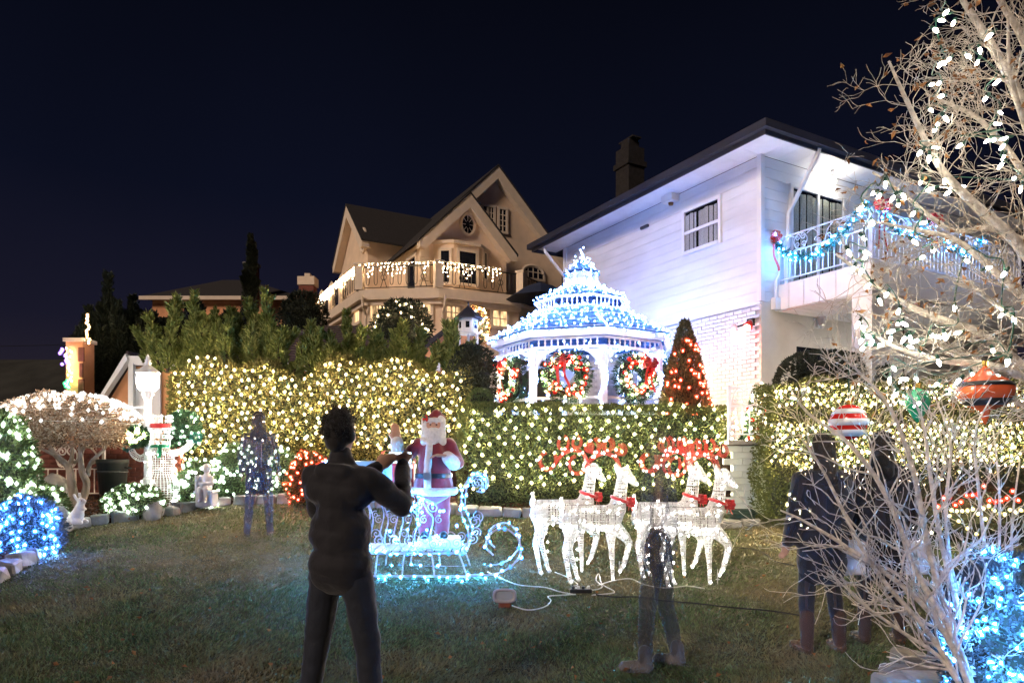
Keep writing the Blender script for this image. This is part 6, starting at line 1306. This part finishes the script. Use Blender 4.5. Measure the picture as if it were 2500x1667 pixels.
body = [((0, .02, z_+1.05), (0, .0, z_+1.12), .05, .05), ((0, -.01, z_+1.19), (0, -.005, z_+1.23), .088, .088), ((0, -.095, z_+1.205), (0, -.108, z_+1.195), .017, .021), ((-.035, -.075, z_+1.185), (-.04, -.07, z_+1.18), .03, .028), ((.035, -.075, z_+1.185), (.04, -.07, z_+1.18), .03, .028)]
body += hand((-.385, -.18, z_+1.05), (-.1, -.15, 1), (0, -1, 0), 1.15, .3)+[((-.38, -.16, z_+.98), (-.385, -.18, z_+1.05), .03, .026)]
body += hand((.13, -.21, z_+.88), (-1, -.2, .12), (0, 0, 1), 1.15, .5, -1)+[((.18, -.17, z_+.85), (.13, -.21, z_+.88), .03, .026)]
body += [((0, .02, z_+1.05), (0, .02, z_+.6), .06, .08)]
obj_from('body', blob(body, .0085, 2, 'body'), M['skin'], sf)
beard = [((0, -.085, z_+1.135), (0, -.11, z_+1.03), .062, .04), ((-.06, -.06, z_+1.14), (-.03, -.09, z_+1.04), .05, .045), ((.06, -.06, z_+1.14), (.03, -.09, z_+1.04), .05, .045), ((-.085, -.01, z_+1.21), (-.085, -.01, z_+1.10), .045, .05), ((.085, -.01, z_+1.21), (.085, -.01, z_+1.10), .045, .05), ((-.045, -.105, z_+1.162), (.0, -.115, z_+1.172), .018, .018), ((.045, -.105, z_+1.162), (.0, -.115, z_+1.172), .018, .018), ((-.05, .03, z_+1.25), (.05, .03, z_+1.25), .085, .085), ((-.085, .04, z_+1.12), (.085, .04, z_+1.12), .055, .055), ((-.04, -.088, z_+1.232), (-.02, -.09, z_+1.235), .010, .010), ((.04, -.088, z_+1.232), (.02, -.09, z_+1.235), .010, .010)]
obj_from('beard_and_hair', blob(beard, .009, 2, 'beard_and_hair', .005), M['fur'], sf)
b = MB()
for sgn in (-1, 1): b.ball((sgn*.032, -.086, z_+1.213), .011, 8)
b.build('eyes', M['leather'], sf, world=False)
obj_from('cap', blob([((0, .02, z_+1.27), (.03, .03, z_+1.33), .088, .06), ((.03, .03, z_+1.33), (.10, .05, z_+1.29), .05, .035)], .011, 2, 'cap'), M['velvet'], sf)
obj_from('cap_brim', blob([(tuple(A(0, .005, z_+1.262)+A(math.cos(a)*.092, math.sin(a)*.092, .004)), tuple(A(0, .005, z_+1.262)+A(math.cos(a+.5)*.092, math.sin(a+.5)*.092, .004)), .026, .026) for a in np.arange(0, 6.28, .5)], .010, 2, 'cap_brim', .004), M['fur'], sf)
obj_from('collar', blob([((-.09, -.07, z_+1.03), (.09, -.07, z_+1.03), .05, .05), ((.10, -.02, z_+1.04), (.10, .04, z_+1.04), .05, .05), ((-.10, -.02, z_+1.04), (-.10, .04, z_+1.04), .05, .05)], .011, 2, 'collar', .005), M['fur'], sf)
b = MB()
b.lathe([(.197, .74+z_-.10), (.203, .745+z_-.10), (.203, .79+z_-.10), (.197, .795+z_-.10)], (0, .012, 0), 28); b.build('belt', M['leather'], sf, world=False)
b = MB(); b.box((-.065, -.232, z_+.668), (.075, .02, .075)); b.build('buckle', M['silver'], sf, world=False)
me = ico_mesh('holly_bead', .022, M['bauble_red'], 1)
for q in ((-.08, -.06, z_+1.30), (-.10, -.05, z_+1.275), (-.07, -.08, z_+1.27)): o = bpy.data.objects.new('holly_berry', me); col.objects.link(o); o.parent = sf; o.location = q
b = MB(); b.leaves(np.array([(-.085, -.06, z_+1.285)]*26)+R.normal(0, .012, (26, 3)), R.normal(size=(26, 3))+A(0, -.5, .4), .05, .02); b.build('holly_leaves', M['leaf_fir'], sf, world=False)
sf.rotation_euler = (0, 0, math.radians(6)); sf.scale = (1.02, 1.02, 1.02)

# ================================================================ wire reindeer
def make_deer():
    t = thing('wire_reindeer', 'x', 'reindeer', (0, 0, 0), 'lit wire reindeer before the box hedge')
    body = [((-.24, 0, .68), (.02, 0, .70), .145, .13), ((.02, 0, .70), (.24, 0, .68), .13, .145), ((.24, 0, .70), (.34, 0, .80), .13, .10), ((-.28, 0, .70), (-.30, 0, .66), .13, .12)]
    neck = [((.30, 0, .76), (.36, 0, .92), .11, .085), ((.36, 0, .92), (.385, 0, 1.10), .085, .068)]
    head = [((.385, 0, 1.14), (.43, 0, 1.16), .072, .07), ((.43, 0, 1.15), (.56, 0, 1.045), .062, .034), ((.35, -.05, 1.20), (.30, -.085, 1.28), .028, .012), ((.35, .05, 1.20), (.30, .085, 1.28), .028, .012)]
    tail = [((-.38, 0, .78), (-.37, 0, .90), .045, .018)]
    hind = lambda sy, dx: [((-.27, sy, .66), (-.27+dx*.2, sy, .50), .115, .075), ((-.27+dx*.2, sy, .50), (-.34+dx*.6, sy, .36), .060, .040), ((-.34+dx*.6, sy, .36), (-.27+dx, sy, .03), .038, .027), ((-.27+dx, sy, .03), (-.255+dx, sy, .02), .030, .028)]
    front = lambda sy: [((.25, sy, .62), (.25, sy, .46), .085, .058), ((.25, sy, .46), (.265, sy, .28), .048, .035), ((.265, sy, .28), (.275, sy, .03), .034, .027)]
    raised = lambda sy: [((.27, sy, .62), (.42, sy, .50), .085, .055), ((.42, sy, .50), (.47, sy, .44), .046, .042), ((.47, sy, .44), (.40, sy, .22), .040, .031), ((.40, sy, .22), (.345, sy, .14), .031, .026)]
    for nm, caps, vx in (('body', body, .038), ('neck', neck, .032), ('head', head, .024), ('tail', tail, .024), ('leg', hind(-.085, .0), .026), ('leg', hind(.085, .10), .026), ('leg', front(.08), .026), ('leg', raised(-.08), .026)):
        me = blob(caps, vx, 3, nm); wire_skin(me, nm, M['acrylic'], t, .0135 if nm == 'body' else .0105)
    b = MB()                                                  # carrying frame inside the acrylic
    for x in np.arange(-.34, .36, .09): a = np.linspace(0, 6.28, 13)[:-1]; b.tube(np.stack([a*0+x, np.cos(a)*.13, .69+np.sin(a)*.135], -1), .004, 4, closed=True)
    for z in (.76, .84, .92, 1.0, 1.08): a = np.linspace(0, 6.28, 11)[:-1]; f = (z-.76)/.34; b.tube(np.stack([.31+f*.08+np.cos(a)*(.10-.035*f), np.sin(a)*(.10-.035*f), a*0+z], -1), .004, 4, closed=True)
    b.tube([(-.36, 0, .825), (.30, 0, .828), (.33, 0, .84), (.46, 0, 1.08)], .004, 4); b.tube([(-.36, 0, .555), (.34, 0, .555), (.41, 0, .76)], .004, 4); b.build('frame', M['frame_wire'], t, world=False)
    for sy in (-1, 1):                                        # curled red antlers
        b = MB(); q = smooth_path([(.36, sy*.04, 1.20), (.30, sy*.10, 1.32), (.16, sy*.16, 1.37), (.02, sy*.20, 1.32), (-.08, sy*.22, 1.22)], 6); cl = plane_pts(spiral(.13, .95, math.pi*1.28, 20, .55)[::-1]*0, A(0, 0, 0), A(1, 0, 0), ZU)
        b.tube(q, .017, 6)
        for c, r_, st_, dr in (((-.19, 1.26), .125, -.6, -1), ((.02, 1.44), .085, -1.3, -1), ((.20, 1.45), .07, -1.3, -1), ((.36, 1.40), .06, -1.6, -1)):
            w2 = spiral(r_, .82, st_, 18, .62); w2[:, 1] *= -1; w2[:, 0] *= 1; b.tube(plane_pts(w2+A(*c), A(0, sy*.20, 0), A(1, 0, 0), ZU), .015, 6)
        wire_skin(b.mesh('antler', []), 'antler', M['acrylic_red'], t, .006)
    b = MB(); a = np.linspace(0, 6.28, 15)[:-1]; b.tube(np.stack([.355+np.cos(a)*.105, np.sin(a)*.105, .885+np.cos(a)*-.03], -1), .017, 6, closed=True); b.build('collar', M['ribbon_red'], t, world=False)
    ORI[t.name] = A(0, 0, 0); bow(t, (.47, -.02, .86), .15, A(.3, -.95, 0), A(.95, .3, 0), .55)
    pts = []
    for x in np.arange(-.36, .36, .085):
        for a in (-2.6, -1.3, -.5, .6): pts.append(A(x, math.sin(a+math.pi/2)*.135*-1 if False else -abs(math.cos(a))*.14, .69+math.sin(a)*.14)+R.normal(0, .015, 3))
    for p0, p1 in (((.33, -.08, .78), (.40, -.06, 1.1)), ((.42, -.06, 1.16), (.55, -.03, 1.05)), ((-.29, -.14, .6), (-.34, -.11, .36)), ((-.34, -.12, .34), (-.27, -.12, .05)), ((-.2, .05, .45), (-.18, .04, .05)), ((.25, .05, .5), (.275, .04, .05)), ((.30, -.15, .60), (.46, -.13, .46)), ((.46, -.13, .42), (.36, -.12, .16)), ((.30, -.09, 1.22), (.33, -.07, 1.18)), ((-.37, -.03, .8), (-.37, -.03, .9))):
        for f in np.linspace(0, 1, 5): pts.append(A(*p0)*(1-f)+A(*p1)*f+R.normal(0, .012, 3))
    for sy in (-1, 1):
        for x, z in ((.28, 1.34), (.14, 1.37), (.02, 1.33), (-.1, 1.2), (-.24, 1.16), (-.31, 1.26), (-.02, 1.5), (.17, 1.5), (.05, 1.38)): pts.append(A(x, sy*.21-.02, z))
    b = MB(); rr = .0145*R.uniform(.85, 1.15, len(pts)); b.octa(np.array(pts), rr*.6, el=1.2); b.octa(np.array(pts), rr*1.3, el=1.2, mi=1); b.build('bulbs', [B['white'], SH['white']], t, world=False, kind='stuff')  # larger octahedra again imitate the halo round each bulb
    return t
deer = make_deer()
dl = ['lit wire reindeer rearmost by the sleigh, with its tail showing', 'lit wire reindeer with raised foreleg in the pair nearer the sleigh', 'lit wire reindeer at the back of the leading pair', 'lit wire reindeer with raised foreleg leading on the far right']
for i, (px, py, rz, s) in enumerate(((1370, 1402, -5, 1.0), (1444, 1424, -4, 1.0), (1620, 1412, -6, 1.0), (1682, 1434, -4, 1.0))):
    o = deer if i == 0 else copy_tree(deer); g = gp(px, py); o.location = g; o.rotation_euler = (0, 0, math.radians(rz)); o.scale = (s*.83, s*.9, s); o['label'] = dl[i]; o['category'] = 'reindeer'

# ================================================================ people
def fold(me, amp, fr):
    """cloth creases: uneven, mostly crosswise ripples pushed along the normals"""
    n = len(me.vertices); c = np.empty(n*3, np.float32); nn = np.empty(n*3, np.float32); me.vertices.foreach_get('co', c); me.vertices.foreach_get('normal', nn); c = c.reshape(-1, 3); nn = nn.reshape(-1, 3)
    w1 = wob(c*A(1, 1, .5), 5, 91); ph = c[:, 2]*fr*2+3.2*wob(c, 4, 92)+c[:, 0]*9; d = np.sin(ph)*np.clip(.3+w1, 0, 1)+.6*wob(c*A(1, 1, 2.2), 11, 93)
    c = c+nn*(amp*d)[:, None]; me.vertices.foreach_set('co', c.astype(np.float32).ravel()); me.update(); return me
def pmat(n, c, alpha=1, rough=.8, bump=.25, bs=25, var=.2): return mat(n, c, rough, var, 9, bump=bump, bscale=bs, alpha=alpha, sheen=.2)
def person(label, feet, head_deg, hgt, cols, arms, stance=.11, alpha=1.0, hair='hair', coat_z=.80, boots_h=.10, hat=None, grp=None, bag=None, coat_pad=.0, stride=0.0, slim=.92, quilt=0.0, leg_pad=.014):
    """standing figure: body, coat, trousers, boots and hair; x right, y ahead, arms = elbow and hand per side"""
    t = thing('person', label, 'person', feet, grp, math.radians(head_deg)); s = hgt/1.75; st = stance
    sc3 = lambda q: tuple(A(*q)*s)
    def S(c): return [(sc3(a), sc3(b_), r0*s, r1*s) for a, b_, r0, r1 in c]
    legL = lambda pad: [((-.09, 0, .92), (-.10-st*.3, stride*.5+.02, .50), .085+pad, .060+pad), ((-.10-st*.3, stride*.5+.02, .50), (-.10-st*.55, stride-.02, .09), .058+pad, .040+pad)]
    legR = lambda pad: [((.09, 0, .92), (.10+st*.3, -stride*.5+.02, .50), .085+pad, .060+pad), ((.10+st*.3, -stride*.5+.02, .50), (.10+st*.55, -stride-.02, .09), .058+pad, .040+pad)]
    feet_ = lambda pad: [((-.10-st*.55, stride-.04, .045), (-.12-st*.6, stride+.14, .035), .042+pad, .034+pad), ((.10+st*.55, -stride-.04, .045), (.12+st*.6, -stride+.14, .035), .042+pad, .034+pad)]
    torso = lambda p: [((0, 0, .92), (0, .005, 1.12), .125+p, .115+p), ((-.045, 0, .92), (.045, 0, .92), .125+p, .125+p), ((0, .005, 1.12), (0, .0, 1.34), .12+p, .115+p), ((-.09, 0, 1.34), (.09, 0, 1.34), .10+p, .10+p), ((-.15, 0, 1.39), (.15, 0, 1.39), .06+p*.6, .06+p*.6)]
    (eL, hL), (eR, hR) = arms; arm = lambda p: [((-.185, 0, 1.385), eL, .055+p, .045+p), (eL, hL, .044+p, .032+p*.7), ((.185, 0, 1.385), eR, .055+p, .045+p), (eR, hR, .044+p, .032+p*.7)]
    hd_ = [((0, 0, 1.40), (0, .01, 1.53), .052, .05), ((0, .015, 1.63), (0, .01, 1.655), .082, .085), ((0, .03, 1.585), (0, .05, 1.57), .06, .045), ((0, .105, 1.615), (0, .115, 1.60), .013, .015), ((-.085, .0, 1.615), (-.088, -.005, 1.60), .016, .014), ((.085, .0, 1.615), (.088, -.005, 1.60), .016, .014), ((-.02, .088, 1.565), (.02, .088, 1.565), .012, .012)]
    dL, dR = nrm(A(*hL)-A(*eL)), nrm(A(*hR)-A(*eR)); hands = hand(A(*hL)+dL*.02, dL, A(1, .2, .0) if hL[2] < 1 else A(0, -1, .3), 1.0, .45, 1)+hand(A(*hR)+dR*.02, dR, A(-1, .2, 0) if hR[2] < 1 else A(0, -1, .3), 1.0, .45, -1)
    nm = label.split()[0]+str(len(bpy.data.objects))
    ms = {k_: pmat('cloth_'+k_+nm, c, (alpha if not isinstance(alpha, dict) else alpha[k_])) for k_, c in cols.items()}
    q_ = 0 if alpha == 1.0 else -.032; body = S(torso(-.01+q_*2)+legL(-.008+q_)+legR(-.008+q_)+arm(-.006+q_*.7)+hd_+hands+feet_(-.008+q_*.5)); obj_from('body', blob(body, .0125, 2, 'body'), ms['skin'], t)
    cp = .028+coat_pad; ct = torso(cp)+arm(.022+coat_pad*.5)+[((-.05, 0, .95), (-.07, 0, coat_z+.05), .118+cp*.6, .112+cp*.6), ((.05, 0, .95), (.07, 0, coat_z+.05), .118+cp*.6, .112+cp*.6), ((-.06, 0, coat_z+.03), (.06, 0, coat_z+.03), .112+cp*.6, .112+cp*.6), ((-.05, 0, 1.1), (.05, 0, 1.1), .115+cp, .115+cp), ((-.04, .0, 1.45), (.04, .0, 1.45), .062, .062), ((-.07, -.085, 1.43), (.07, -.085, 1.43), .05, .05), ((0, -.01, 1.46), (0, .0, 1.505), .072, .070)]
    cm = fold(blob(S(ct), .013 if quilt else .016, 4, 'coat', .003 if quilt else .007), .004 if quilt else .008, 16)
    if quilt:
        n_ = len(cm.vertices); c_ = np.empty(n_*3, np.float32); cm.vertices.foreach_get('co', c_); nn_ = np.empty(n_*3, np.float32); cm.vertices.foreach_get('normal', nn_); c_ = c_.reshape(-1, 3); nn_ = nn_.reshape(-1, 3); c_ = c_+nn_*(quilt*(np.abs(np.sin(c_[:, 2]*25+.5*np.sin(c_[:, 0]*6)))**.45-.7))[:, None]; cm.vertices.foreach_set('co', c_.astype(np.float32).ravel()); cm.update()
    obj_from('coat', cm, ms['coat'], t)
    obj_from('trousers', fold(blob(S(legL(leg_pad)+legR(leg_pad)+([((-.05, 0, .93), (.05, 0, .93), .125, .125)] if not isinstance(alpha, dict) else [((-.06, 0, .90), (.06, 0, .90), .06, .06)])), .014, 3, 'trousers', .006), .007, 22), ms['trousers'], t)
    bz = boots_h; fe = feet_(.008)
    for k_, sx_ in ((0, -1), (1, 1)): obj_from('boot', blob(S([fe[k_], ((sx_*(.10+st*.55), -sx_*stride-.03, .05), (sx_*(.10+st*.52), -sx_*stride-.02, bz), .052, .056 if bz < .2 else .064)]), .012, 2, 'boot'), ms['boots'], t)
    hr_ = [((0, -.02, 1.655), (0, -.012, 1.685), .092, .086), ((0, -.05, 1.60), (0, -.045, 1.64), .07, .08), ((-.06, -.02, 1.62), (.06, -.02, 1.62), .045, .045)]
    if hair == 'long': hr_ += [((0, -.06, 1.62), (0, -.10, 1.42), .085, .075), ((-.06, -.04, 1.6), (-.08, -.06, 1.40), .05, .045), ((.06, -.04, 1.6), (.08, -.06, 1.40), .05, .045)]
    if hair == 'hood': hr_ += [((0, -.04, 1.62), (0, -.06, 1.50), .105, .10), ((0, -.03, 1.66), (0, -.02, 1.69), .10, .09), ((-.08, -.02, 1.48), (.08, -.02, 1.48), .07, .07)]
    obj_from('hair' if hair != 'hood' else 'hood', blob(S(hr_), .012, 3, 'hair', .004), ms['hair'], t)
    n_ = 2600; v = nrm(R.normal(size=(n_, 3))); v = v[(v[:, 2] > -.55) & (v[:, 1] < .55-.5*v[:, 2]*0)]; v = v[~((v[:, 1] > .25) & (v[:, 2] < .35))]; p_ = (A(0, -.018, 1.665)+v*A(.092, .105, .10))*s
    b = MB(); b.leaves(p_, v*.5+A(0, -.25, -.5 if hair == 'long' else -.15)+R.normal(0, .35, v.shape), R.uniform(.014, .03, len(v)), .004); b.build('hair_strands', ms['hair'], t, world=False, kind='stuff')
    b = MB()
    for sgn in (-1, 1): b.ball(A(sgn*.032, .088, 1.632)*s, .011*s, 8)
    b.build('eyes', M['leather'], t, world=False)
    t.scale = (slim, slim, 1); return t
SKIN = (.50, .30, .21)
fm = gp(832, 1790); fm[2] = float(G(fm[0], fm[1]))
# the man photographing the sleigh
man = person('man in dark padded jacket and jeans photographing the sleigh from behind', fm, -14, 1.78, dict(skin=SKIN, coat=(.006, .0055, .009), trousers=(.006, .009, .018), boots=(.010, .010, .010), hair=(.006, .005, .005)), (((-.23, .14, 1.20), (.06, .37, 1.44)), ((.33, .15, 1.24), (.24, .38, 1.45))), stance=.22, hair='short', coat_z=.85, coat_pad=.0, slim=.90, quilt=.012, leg_pad=.022)
ph = thing('smartphone', 'smartphone with lit screen held up by the man in the padded jacket', 'phone', (0, 0, 0))
a = math.radians(-14); s = 1.78/1.75; hp = A(.16, .44, 1.50)*s; ph.location = (fm[0]+hp[0]*math.cos(a)-hp[1]*math.sin(a), fm[1]+hp[0]*math.sin(a)+hp[1]*math.cos(a), fm[2]+hp[2]); ph.rotation_euler = (0, 0, a)
b = MB(); b.cbox((0, 0, 0), (.155, .009, .075), .003); b.build('case', M['leather'], ph, world=False); b = MB(); b.box((0, -.0062, 0), (.145, .001, .066)); b.build('screen', glow('phone_screen', (.45, .7, 1.0), 1.6, 0), ph, world=False)
# visitors on the right
v1 = gp(2006, 1592); v1[2] = float(G(v1[0], v1[1]))
person('visitor in long navy coat and brown boots behind the bare shrub', v1, 8, 1.66, dict(skin=SKIN, coat=(.007, .009, .024), trousers=(.006, .008, .022), boots=(.09, .045, .03), hair=(.02, .015, .012)), (((-.25, -.02, 1.14), (-.27, .08, .90)), ((.24, .02, 1.14), (.26, .10, .90))), stance=.10, hair='long', coat_z=.66, boots_h=.30, alpha=dict(skin=.8, coat=.86, trousers=.75, boots=.65, hair=.85), grp='visitors on the lawn', coat_pad=.03)
v2 = gp(2150, 1570); v2[2] = float(G(v2[0], v2[1]))
person('visitor in dark blue coat holding pale bags, right of the other', v2, -6, 1.68, dict(skin=SKIN, coat=(.006, .007, .018), trousers=(.005, .006, .016), boots=(.07, .04, .03), hair=(.012, .010, .010)), (((-.25, -.02, 1.14), (-.25, .06, .92)), ((.25, .0, 1.14), (.27, .06, .92))), stance=.09, hair='long', coat_z=.62, boots_h=.30, alpha=dict(skin=.8, coat=.86, trousers=.75, boots=.65, hair=.85), grp='visitors on the lawn', coat_pad=.03)
def bag(label, c, s):
    t = thing('paper_bag', label, 'bag', c, 'pale bags held by the visitor'); c = A(*c); b = MB(); b.cbox(c-ZU*.16*s, (.24*s, .10*s, .28*s), .012, .006); b.build('body', M['gift_white'], t); b = MB(); b.tube([c+A(-.06*s, 0, -.02), c+A(-.05*s, 0, .07*s), c+A(.05*s, 0, .07*s), c+A(.06*s, 0, -.02)], .005, 4); b.build('handle', M['wire_white'], t)
bag('pale carrier bag in the left hand of the right visitor', v2+A(-.26, -.02, .84), .95); bag('pale carrier bag in the right hand of the right visitor', v2+A(.23, -.06, .84), .9)
# visitors caught faintly by the long exposure
g1 = gp(632, 1308)
person('faint woman in grey jacket and dark skirt before the juniper hedge', g1, 12, 1.70, dict(skin=SKIN, coat=(.07, .07, .12), trousers=(.02, .03, .09), boots=(.16, .11, .10), hair=(.05, .04, .04)), (((-.25, -.02, 1.14), (-.25, .08, .92)), ((.25, .0, 1.14), (.26, .08, .92))), stance=.12, hair='long', coat_z=.70, boots_h=.14, alpha=.45, grp='faint visitors')
g2 = gp(1608, 1632); g2[2] = float(G(g2[0], g2[1]))
person('faint visitor in dark trousers and boots standing before the reindeer', g2, 75, 1.72, dict(skin=SKIN, coat=(.05, .06, .12), trousers=(.025, .028, .04), boots=(.14, .13, .14), hair=(.04, .03, .03)), (((-.25, -.02, 1.14), (-.25, .08, .92)), ((.25, .0, 1.14), (.26, .08, .92))), stance=.03, hair='hood', coat_z=.78, boots_h=.14, alpha=dict(skin=.08, coat=.13, trousers=.42, boots=.6, hair=.10), grp='faint visitors', stride=.12)
# ================================================================ flood light on the lawn, cords
fp = gp(1232, 1482)
fl2 = thing('lawn_flood', 'small grey flood light with red base standing on the lawn', 'flood light', fp)
b = MB(); b.cbox(fp+A(0, 0, .035), (.12, .09, .07), .012); b.build('base', M['brick_red'], fl2)
b = MB(); b.tube([fp+A(-.085, 0, .10), fp+A(-.085, 0, .05), fp+A(.085, 0, .05), fp+A(.085, 0, .10)], .008, 5); b.build('bracket', M['gutter'], fl2)
hm = MB(); a = np.linspace(0, 2*math.pi, 25)[:-1]; se_ = lambda rx, rz: np.stack([np.sign(np.cos(a))*np.abs(np.cos(a))**.6*rx, a*0, np.sign(np.sin(a))*np.abs(np.sin(a))**.6*rz], -1)
ctr = fp+A(0, 0, .115); ringp = [se_(.05, .03)+A(0, .07, 0), se_(.10, .058)+A(0, .01, 0), se_(.112, .066)+A(0, -.02, 0), se_(.112, .066)+A(0, -.045, 0), se_(.088, .048)+A(0, -.046, 0), se_(.080, .040)+A(0, -.03, 0)]
V = np.vstack(ringp)+ctr; F = [[i*24+j, i*24+(j+1) % 24, (i+1)*24+(j+1) % 24, (i+1)*24+j] for i in range(5) for j in range(24)]; hm.add(V, F); hm.f.append((np.array([list(range(24))[::-1]]), 0)); hm.build('housing', mat('flood_grey', (.32, .31, .36), .5, .1, 6), fl2, True)
b = MB(); b.prism(se_(.079, .039)+ctr+A(0, -.031, 0), A(0, .004, 0)); b.build('lens', M['gift_silver'], fl2)
def cord(label, pxs, m, r=.006, name='extension_cord'):
    q = smooth_path([gp(x, y, r+.022) for x, y in pxs], 8); b = MB(); b.tube(q, r, 5); return tag(b.build(name, M[m], smooth=True, loc=q[0]), label, 'cord')
cord('white cord running from the sleigh towards the power strip', [(1190, 1395), (1260, 1425), (1330, 1433), (1365, 1443), (1400, 1450)], 'wire_white')
cord('white cord looping from the lawn flood light to the power strip', [(1250, 1478), (1290, 1488), (1330, 1480), (1345, 1465), (1338, 1455), (1370, 1452), (1405, 1450)], 'wire_white')
cord('white cord tangled under the nearer reindeer pair', [(1355, 1396), (1385, 1408), (1410, 1425), (1400, 1432), (1440, 1440), (1470, 1432), (1455, 1415), (1462, 1400), (1470, 1425), (1500, 1445), (1445, 1452)], 'wire_white')
cord('white cord running right below the reindeer', [(1460, 1428), (1500, 1416), (1540, 1412), (1570, 1425), (1620, 1434), (1680, 1430), (1720, 1436)], 'wire_white')
cord('black extension cord running right across the lawn', [(1450, 1450), (1500, 1456), (1560, 1456), (1620, 1465), (1700, 1472), (1790, 1482), (1880, 1490), (1960, 1502)], 'wire_black', .007)
cord('thin dark cord lying on the brown grass at the right', [(1790, 1335), (1840, 1340), (1870, 1352), (1890, 1368), (1940, 1380)], 'wire_black', .006)
psd = gp(1418, 1450, .0); ps = thing('power_strip', 'black power strip lying on the lawn with white plugs', 'power strip', psd)
b = MB(); b.cbox(psd+A(0, 0, .035), (.22, .055, .04), .008); b.build('body', M['wire_black'], ps)
for i in range(4): b = MB(); b.cbox(psd+A(-.075+i*.05, -.0, .068), (.03, .03, .03), .005); b.build('plug', M['wire_white'] if i % 2 else M['wire_black'], ps)
# stakes that hold the raised hooves
for px, py, lab in ((1512, 1405, 'thin ground stake under the raised hoof near the sleigh'), (1752, 1425, 'thin ground stake under the raised hoof of the leading deer')):
    g = gp(px, py); b = MB(); b.tube([g, g+A(0, 0, .16)], .004, 4); a = np.linspace(0, 6.28, 9)[:-1]; b.tube(g+np.stack([np.cos(a)*.02, np.sin(a)*.02, a*0+.05], -1), .003, 4, closed=True); tag(b.build('ground_stake', M['wire_white'], loc=g), lab, 'stake')
